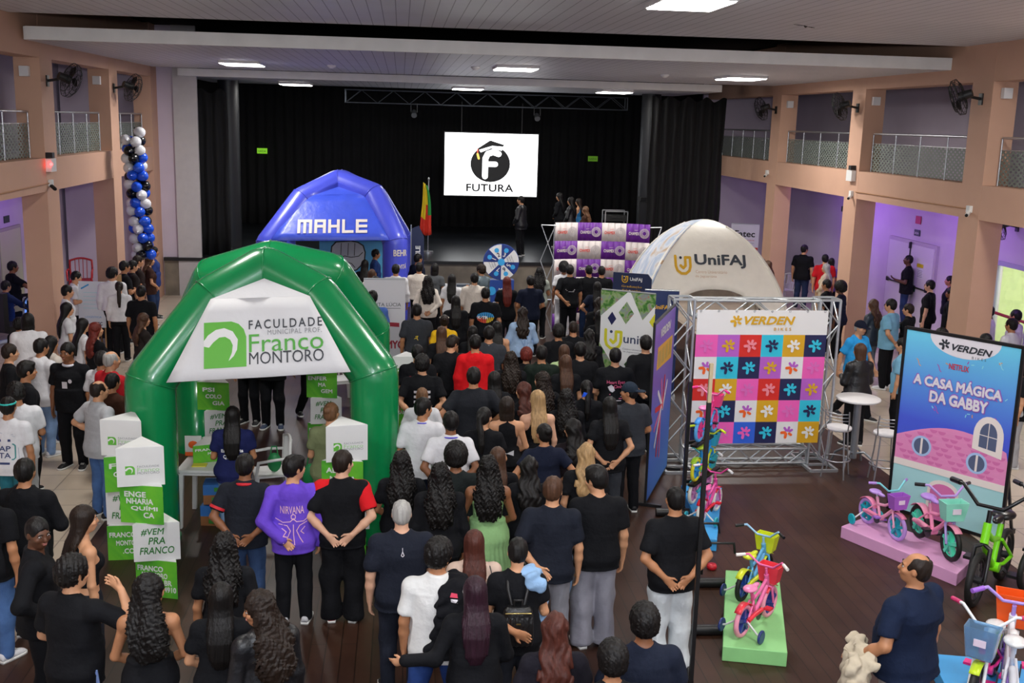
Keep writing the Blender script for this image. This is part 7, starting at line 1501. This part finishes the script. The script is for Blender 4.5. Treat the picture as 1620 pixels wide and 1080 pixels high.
# ------------------------------------------------------------------ prints and pieces of clothing that belong to single people
def who(*words):
    r = [p for l, p in PEOPLE.items() if all(w in l for w in words)]
    if len(r) != 1: raise RuntimeError('who %s -> %d' % (words, len(r)))
    return r[0]
def garment(p, *names):
    for c in p.children:
        if c.name.split('.')[0] in names: return c
TOPS = ('shirt', 'polo_shirt', 'hoodie', 'jacket', 'tank_top', 'crop_top', 'dress')
def drape(p, draw, mats, name='print', side=-1, part=None):
    """artwork drawn flat (x to the viewer's right, z up, metres on the unscaled figure) laid on the cloth"""
    g = part or garment(p, *TOPS); me = g.data; bv = BVHTree.FromPolygons([v.co for v in me.vertices], [list(f.vertices) for f in me.polygons]); mb = MB(); draw(mb); out = []
    for x, z, o in mb.v:
        X = x if side < 0 else -x; h = bv.ray_cast(Vector((X, side*1.2, z)), Vector((0, -side, 0)))
        y = h[0].y if h[0] is not None else side*.13
        out.append((X, y+side*(.004+o), z))
    n = MB(); n.v = out; n.f = mb.f; n.mi = mb.mi; n.sm = mb.sm; return n.build(name, mats, g)
I4 = Matrix.Identity(4)
def txt(s, x, z, w, h, mi=0, **k): return lambda mb: put_text(mb, s, (x, z, w, h), I4, mi, .001, **k)
def seq_draw(*fs):
    def d(mb):
        for f in fs: f(mb)
    return d
PINKI = ink('print_pink', '#e0648c'); PALE = ink('print_pale', '#d8d4da'); YEL = ink('print_yellow', '#d8b82a'); SKYB = ink('print_sky', '#3fa0e0'); TEALI = ink('print_teal', '#2f8a8a'); NAVI = ink('print_navy', '#2a3a6a'); ROSEP = ink('print_rose', '#e6b8c8')
# square lettering
p = who('square lettering')
def d(mb):
    mb.stroke([(-.10, 1.20), (.10, 1.20), (.12, 1.18), (.12, 1.03), (.10, 1.01), (-.10, 1.01), (-.12, 1.03), (-.12, 1.18), (-.10, 1.20)], .014, .001, None, 0); put_text(mb, 'AP', (0, 1.145, .14, .065), I4, 1, .001, bold=.01); put_text(mb, 'TA', (0, 1.06, .14, .065), I4, 1, .001, bold=.01)
    mb.prism([(-.07, 1.23), (.07, 1.23), (.07, 1.26), (-.07, 1.26)], .001, None, 1); mb.prism([(-.06, .95), (.06, .95), (.06, .975), (-.06, .975)], .001, None, 1)
    for a in ((-.1, 1.30, .1, 1.32), (-.05, 1.34, .12, 1.29), (-.16, 1.1, -.14, .98), (.15, 1.15, .16, 1.0)): mb.stroke([(a[0], a[1]), (a[2], a[3])], .006, .001, None, 2)
drape(p, d, (TEALI, NAVI, ink('print_faint', '#a8b0c0')))
# coloured fan print
p = who('blue and yellow print')
def d(mb):
    for i in range(9):
        x = -.16+.04*i; w = .15*math.sqrt(max(.05, 1-((i-4)/5.2)**2)); mb.prism([(x-.012, 1.19), (x+.012, 1.19), (x*.8+.012, 1.19+w*.7), (x*.8-.012, 1.19+w*.7)], .001, None, 0); mb.prism([(x-.012, 1.19), (x+.012, 1.19), (x*.8+.012, 1.19-w*.7), (x*.8-.012, 1.19-w*.7)], .001, None, 1 if i > 4 else 2)
    put_text(mb, 'K·TR', (-.05, 1.19, .20, .06), I4, 3, .003, bold=.05)
drape(p, d, (SKYB, YEL, ink('print_fire', '#d8482a'), I_WHITE))
# purple hoodie drawing
p = who('purple hoodie with pink')
def d(mb):
    put_text(mb, 'NIRVANA', (-.01, 1.245, .23, .075), I4, 0, .001, bold=.004)
    for l in ([(-.17, 1.15), (-.10, 1.12), (-.03, 1.13), (0, 1.16), (.03, 1.13), (.10, 1.13), (.16, 1.17)], [(-.14, 1.10), (-.06, 1.09), (-.03, 1.04), (-.06, .97), (-.10, .93)], [(.13, 1.12), (.06, 1.09), (.03, 1.04), (.06, .97), (.09, .92)], [(-.02, 1.19), (0, 1.205), (.02, 1.19), (.02, 1.165), (0, 1.15), (-.02, 1.165), (-.02, 1.19)], [(0, 1.10), (.0, 1.0), (.01, .90)], [(-.11, 1.06), (-.07, 1.03), (-.10, 1.0), (-.06, .98)], [(.11, 1.07), (.07, 1.03), (.10, 1.0)]): mb.stroke(l, .008, .001, None, 0)
drape(p, d, (ROSEP,))
drape(who('pink capitals'), txt('EMIN', -.02, 1.28, .20, .055, bold=.05), (ink('print_hotpink', '#e02a5a'),))
p = who('white checkers')
def d(mb):
    for r in range(9):
        for c in range(5):
            if (r+c) % 2 == 0 and not (1 <= c <= 3 and False): mb.prism([(-.11+.045*c, .98+.035*r), (-.065+.045*c, .98+.035*r), (-.065+.045*c, 1.015+.035*r), (-.11+.045*c, 1.015+.035*r)], .001, None, 0)
drape(p, d, (PALE,))
p = who('pink lettering and white print')
def d(mb):
    put_text(mb, 'Heart Eyes', (0, 1.265, .27, .065), I4, 0, .001, bold=.012); put_text(mb, 'Only', (.04, 1.20, .15, .06), I4, 0, .001, bold=.012); mb.prism([(-.12, 1.20), (-.07, 1.235), (-.03, 1.20), (-.015, 1.15), (-.05, 1.12), (-.09, 1.14)], .001, None, 1); mb.prism([(.11+.02*math.cos(a), 1.20+.02*math.sin(a)) for a in np.linspace(0, 5.9, 10)], .001, None, 1)
    for k in range(4): mb.stroke([(-.09+.02*k, 1.09-.03*k), (.11-.01*k, 1.09-.03*k)], .010, .001, None, k % 2)
drape(p, d, (PINKI, PALE))
drape(who('navy T-shirt with white lettering'), seq_draw(txt('Engenharia', 0, 1.21, .27, .055, bold=.03), txt('Química', -.01, 1.14, .20, .055, bold=.03)), (I_WHITE,))
drape(who('tiny mark below the collar'), lambda mb: (mb.stroke([(0, 1.345), (-.012, 1.315), (0, 1.305), (.012, 1.315), (0, 1.345)], .006, .001, None, 0), mb.stroke([(0, 1.375), (0, 1.345)], .004, .001, None, 0)), (PALE,))
drape(who('small yellow mark'), lambda mb: (mb.stroke([(-.02, 1.19), (.02, 1.20), (.0, 1.16), (.02, 1.13)], .012, .001, None, 0), mb.stroke([(-.04, 1.15), (-.01, 1.17)], .010, .001, None, 0)), (YEL,))
drape(who('white line print'), lambda mb: (mb.stroke([(-.10, 1.22), (.10, 1.215)], .014, .001, None, 0), mb.stroke([(-.08, 1.195), (.09, 1.19)], .008, .001, None, 0), mb.stroke([(-.04, 1.172), (.08, 1.17)], .008, .001, None, 0)), (PALE,))
drape(who('white text right of the backdrop'), lambda mb: (mb.stroke([(-.09, 1.24), (.09, 1.235)], .014, .001, None, 0), mb.stroke([(-.07, 1.215), (.09, 1.21)], .008, .001, None, 0)), (PALE,))
drape(who('dark jersey with red mark'), lambda mb: mb.prism([(-.05, 1.20), (-.02, 1.26), (.0, 1.21), (.03, 1.26), (.05, 1.20)], .001, None, 0), (ink('print_red', '#d81c3a'),))
drape(who('pale blue marbled'), lambda mb: [mb.stroke([(rb.uniform(-.14, .14), rb.uniform(.9, 1.3)), (rb.uniform(-.14, .14), rb.uniform(.9, 1.3))], .02, .001, None, k % 2) for k in range(10)], (ink('print_pale_blue', '#bcd0e8'), ink('print_mid_blue', '#7f9fca')), 'marbling')
p = who('white collar and badge'); drape(p, lambda mb: (mb.prism([(-.05, 1.15), (.02, 1.15), (.02, 1.24), (-.05, 1.24)], .002, None, 0), mb.prism([(.06+.025*math.cos(a), 1.25+.03*math.sin(a)) for a in np.linspace(0, 5.8, 10)], .001, None, 0)), (PALE,), 'badge', 1)
drape(who('badge under the right balcony'), lambda mb: mb.prism([(-.03, 1.12), (.03, 1.12), (.03, 1.20), (-.03, 1.20)], .002, None, 0), (PALE,), 'badge', 1)
drape(who('white print on the sleeve'), lambda mb: put_text(mb, '80', (.10, 1.20, .10, .06), I4, 0, .001, bold=.05), (PALE,))
def neck_ring(p, name, col, r=.069, z=1.447, w=.010, yy=-.015, m=None):
    o = MB().tube([(r*math.cos(a), yy+r*math.sin(a), z-.012*math.sin(a)) for a in np.linspace(0, 2*math.pi, 21)[:-1]], w, 8, True).build(name, m or mat('ring_'+col.strip('#'), S(col), .7), p); return o
neck_ring(who('white collar and badge'), 'collar', '#d8dae4', .084, 1.455, .017); neck_ring(who('red collar and trims'), 'collar', '#c8202c', .082, 1.455, .016); neck_ring(who('red collar behind'), 'collar', '#c8202c', .074, 1.452, .015); neck_ring(who('pale collar line'), 'collar', '#a8aab0', .072, 1.445, .005)
neck_ring(who('T-shirt with blue lanyard'), 'lanyard', '#4a3fc8', .079, 1.455, .007); neck_ring(who('polo with blue lanyard'), 'lanyard', '#4a3fc8', .088, 1.462, .008)
@cached
def sleeve_mesh(pose, fem, b, s, lo_):
    J = joints(pose, fem, b); sh, el = J['sh', s], J['el', s]; e = sh+(el-sh)*.66; m = (0.9 if fem else 1.0)*(1+.35*(b-1)); g = .020; f = Field(np.minimum(sh, e)-.16, np.maximum(sh, e)+.16, .009)
    if lo_ < .3: f.cone((s*.045, -.02, 1.425), sh+V3(0, 0, -.012), .050+g, .054+g*.8, .05); f.ell(sh+V3(0, 0, -.014), (.058*m+g*.8, .057*m+g*.8, .060*m+g*.7), .03)
    f.cone(sh+(e-sh)*lo_, e, .053*m+g, .057*m+g*1.15, .03); n = nrm(el-sh); f.cone(e+n*.095, e+n*.32, .094, .094, 0, 's')
    if lo_ < .3: f.half(0, s*.115, -s)
    P, F = f.smooth_net(1); return np_mesh('sleeve', P, F, (CLOTH,))
p = who('red sleeves'); 
for s in (1, -1): o = obj('sleeve', sleeve_mesh('back', False, 1.1, s, 0.0), p); o.color = (*S('#d01c24'), 1)
p = who('red collar and trims')
for s in (1, -1):
    J = joints('back', False, 1.04); sh, el = J['sh', s], J['el', s]; a = sh+(el-sh)*.655; n = nrm(el-sh); o = MB().cyl(a-n*.01, a+n*.018, .080, .081, 22, True).build('sleeve_trim', mat('ring_c8202c', S('#c8202c'), .7), p)
H = head_frame(joints('stand', False, 1), 0, 0)
MB().tube([(.083*math.cos(a), -.012+.101*math.sin(a), .052) for a in np.linspace(0, 6.283, 25)[:-1]], .014, 6, True).build('headband', mat('teal_band', S('#28b8b0'), .5), who('teal headband'), H)
MB().tube([(.085*math.cos(a), -.012+.104*math.sin(a), .075) for a in np.linspace(-.2, math.pi+.2, 15)], .008, 6).build('headband', mat('pale_band', S('#d8d0c0'), .5), who('yellow shirt with tied hair'), H)
MB().prism([(-.055, -.03), (-.01, -.02), (.02, .03), (-.03, .035)], .03, basis((-.03, -.135, -.05), (1, 0, 0), (0, 0, 1))).build('hair_clip', mat('blue_clip', S('#1f5ce8'), .4), who('ponytail and a blue clip'), H)
p = who('white bow at the waist'); mb = MB(); mb.tube([(.155*math.cos(a), .004+.118*math.sin(a), 1.06) for a in np.linspace(0, 6.283, 25)[:-1]], .014, 6, True); bm = basis((0, -.13, 1.05), (1, 0, 0), (0, 0, 1)); mb.prism([(0, 0), (.09, .04), (.09, -.03)], .012, bm).prism([(0, 0), (-.09, .04), (-.09, -.03)], .012, bm).prism([(-.01, 0), (.015, 0), (.07, -.16), (.03, -.17)], .008, bm).prism([(-.015, 0), (.01, 0), (-.03, -.17), (-.07, -.16)], .008, bm); mb.build('apron_bow', mat('white_ribbon', S('#d8d8dc'), .6), p)
MB().tube([(.10, .10, 1.30), (.085, .04, 1.405), (.07, -.04, 1.45), (.05, -.11, 1.36), (-.04, -.145, 1.20), (-.14, -.11, 1.02)], .016, 6).build('bag_strap', mat('olive_strap', S('#6a6238'), .7), who('olive strap'))
0 and MB().tube([(.166*1.2*math.cos(a), -.008+.125*1.28*math.sin(a), .965) for a in np.linspace(0, 6.283, 29)[:-1]], .018, 6, True).build('belt', mat('beige_belt', S('#8f8570'), .5), who('carrying a beige jacket'))
# things carried: each hangs on or lies in the hands of its owner
def at_person(p, co): return Matrix.Translation(p.location) @ RZ(p.rotation_euler.z) @ Matrix.Scale(p.scale[0], 4) @ Vector(co)
def carried(p, name, me, label, cat, rot=0.0, off=(0, 0, 0), col=None):
    o = obj(name, me); o.location = at_person(p, off); o.rotation_euler = (0, 0, p.rotation_euler.z+rot); o.scale = p.scale
    if col: o.color = (*S(col), 1)
    return tag(o, label, cat)
p = who('black backpack'); bp_ = carried(p, 'backpack', MB().mesh('none', LEATHER), 'small black quilted backpack worn by the short-haired person', 'backpack')
f = Field((-.2, -.34, .85), (.2, -.08, 1.34), .007); f.stack([(.93, .125, .06, -.215), (1.0, .135, .066, -.215), (1.12, .130, .062, -.212), (1.22, .115, .050, -.20), (1.25, .09, .035, -.195)], 0, .02, pw=3.2); f.ripple(lambda x, y, z: .0035*np.sin(150*x)*(z < 1.17)); P, F = f.smooth_net(1)
bp_.data = np_mesh('backpack', P, F, (LEATHER,)); bp_.color = (*S('#0d0d0f'), 1)
for s in (1, -1): MB().tube([(s*.05, -.17, 1.24), (s*.08, -.135, 1.36), (s*.085, -.03, 1.46), (s*.10, .10, 1.38), (s*.13, .12, 1.22), (s*.15, .02, 1.06), (s*.12, -.13, .98)], .014, 6).build('strap', M_BPLAST, bp_)
MB().tube([(-.03, -.19, 1.25), (-.03, -.20, 1.30), (.03, -.20, 1.30), (.03, -.19, 1.25)], .010, 6).build('handle', M_BPLAST, bp_); MB().tube([(-.105, -.245, 1.205), (0, -.262, 1.215), (.105, -.245, 1.205)], .006, 6).box((0, -.281, 1.13), (.035, .006, .010)).build('zip', mat('brass', S('#b8a468'), .3, .9), bp_)
def cloth_blob(fn, lo, hi, h=.010, seed=4, amp=.010, name='cloth'):
    f = Field(lo, hi, h); fn(f); w = wrinkle(amp, 62, seed); f.ripple(w); P, F = f.smooth_net(1); return np_mesh(name, P, F, (CLOTH,))
def dj(f): f.ell((.10, -.03, 1.465), (.10, .10, .045), .02); f.ell((.15, -.10, 1.40), (.085, .05, .07), .03); f.cone((.17, .06, 1.42), (.22, .12, 1.12), .045, .055, .03); f.cone((.22, .10, 1.14), (.20, .04, .92), .06, .05, .03)
carried(who('black backpack'), 'denim_jacket', cloth_blob(dj, (-.05, -.22, .8), (.36, .24, 1.56), amp=.013, name='denim_jacket'), 'light blue denim jacket hanging over the shoulder of the person with the backpack', 'jacket', col='#8fb2d8')
def bj(f):
    f.ell((.14, -.02, 1.44), (.10, .12, .05), .03); f.stack([(.86, .085, .03, -.175), (1.0, .115, .04, -.18), (1.25, .115, .045, -.165), (1.38, .09, .05, -.14), (1.44, .07, .05, -.10)], 0, .03, cx=.10); f.cone((.10, -.16, .98), (-.06, -.19, .94), .04, .035, .03)
jk = carried(who('jacket over the shoulder'), 'black_jacket', cloth_blob(bj, (-.2, -.32, .75), (.34, .18, 1.56), name='black_jacket'), 'black jacket slung over the right shoulder of the person in white', 'jacket', col='#101116')
drape(None, lambda mb: (mb.prism([(.10, 1.37), (.16, 1.36), (.155, 1.39), (.11, 1.40)], .001, None, 0), mb.prism([(.11, 1.33), (.16, 1.325), (.16, 1.35), (.105, 1.355)], .001, None, 1)), (ink('print_rosered', '#d83a5a'), PALE), part=jk)
def gj(f):
    f.cone((-.42, .02, .98), (-.26, .26, 1.02), .060, .055, .03); f.stack([(.30, .05, .05, .16), (.55, .085, .07, .17), (.8, .10, .08, .18), (1.0, .09, .08, .18)], 0, .03, cx=-.34); f.ell((-.50, .08, .78), (.11, .10, .26), .03); f.cone((-.52, .02, .60), (-.60, -.04, .30), .05, .04, .04); f.cone((-.28, .26, .66), (-.22, .28, .26), .055, .045, .04)
    f.ripple(lambda x, y, z: .010*np.sin(70*x+30*y+8*np.sin(9*z))+.006*np.sin(40*z+60*y))
carried(who('carrying a beige jacket'), 'beige_jacket', cloth_blob(gj, (-.74, -.2, .2), (-.04, .44, 1.14), .010, 9, .012, 'beige_jacket'), 'crumpled beige jacket carried over the forearm of the balding person in navy', 'jacket', col='#b9ad98')
p = who('auburn hair and beige top'); hb_ = carried(p, 'shoulder_bag', MB().mesh('none', LEATHER), 'black shoulder bag on a thin strap at the side of the person in beige', 'bag'); f = Field((.1, -.12, .74), (.32, .12, 1.06), .008); f.stack([(.80, .035, .085, -.01), (.86, .045, .095, -.01), (.98, .035, .085, -.01)], 0, .02, cx=.225, pw=3); P, F = f.smooth_net(1); hb_.data = np_mesh('shoulder_bag', P, F, (LEATHER,)); hb_.color = (*S('#0d0d0f'), 1)
MB().tube([(.225, -.06, .97), (.20, -.14, 1.2), (.145, -.10, 1.43), (.135, 0, 1.455), (.16, .09, 1.40), (.22, .06, 1.15), (.225, .04, .97)], .005, 6).build('strap', M_BPLAST, hb_)
PH = lambda nm, c: MB().box((0, 0, 0), (.075, .009, .155)).box((.02, -.007, .055), (.022, .006, .022)).mesh(nm, mat('phone_'+c.strip('#'), S(c), .25))
def phone(words, off, c, lab, tilt=0.0, extra=None):
    o = carried(who(*words), 'phone', PH('phone', c), lab, 'phone', 0, off); o.rotation_euler[0] = tilt; return o
phone(('with a phone before the double door',), (-.07, .40, 1.17), '#101014', 'dark phone in the hand of the person at the double door', -1.0)
o = phone(('holding a lit phone',), (.085, .40, 1.18), '#18181c', 'phone with a shining torch light held by the person in black', -.6); MB().ball((.0, -.016, .05), .017, 10, 8).build('torch_light', mat('torch_glow', (1, 1, 1), .3, emis=60), o)
phone(('looking down at a phone',), (.02, .40, 1.20), '#26406a', 'dark blue phone held by the curly-haired person at the left edge', -.7); phone(('raising one hand',), (.19, -.05, .86), '#8fa8e0', 'pale blue phone sticking out of the back pocket at lower left', .15)
o = phone(('grey trousers cut by the right edge',), (.25, .10, .80), '#18181c', 'phone with a shining torch light at the right edge beyond the poster', -.6); MB().ball((.0, -.016, .05), .017, 10, 8).build('torch_light', MATS['torch_glow'], o)
phone(('reading behind the white board',), (.0, .40, 1.16), '#c8c8cc', 'pale phone held by the reader behind the white board', -.9)
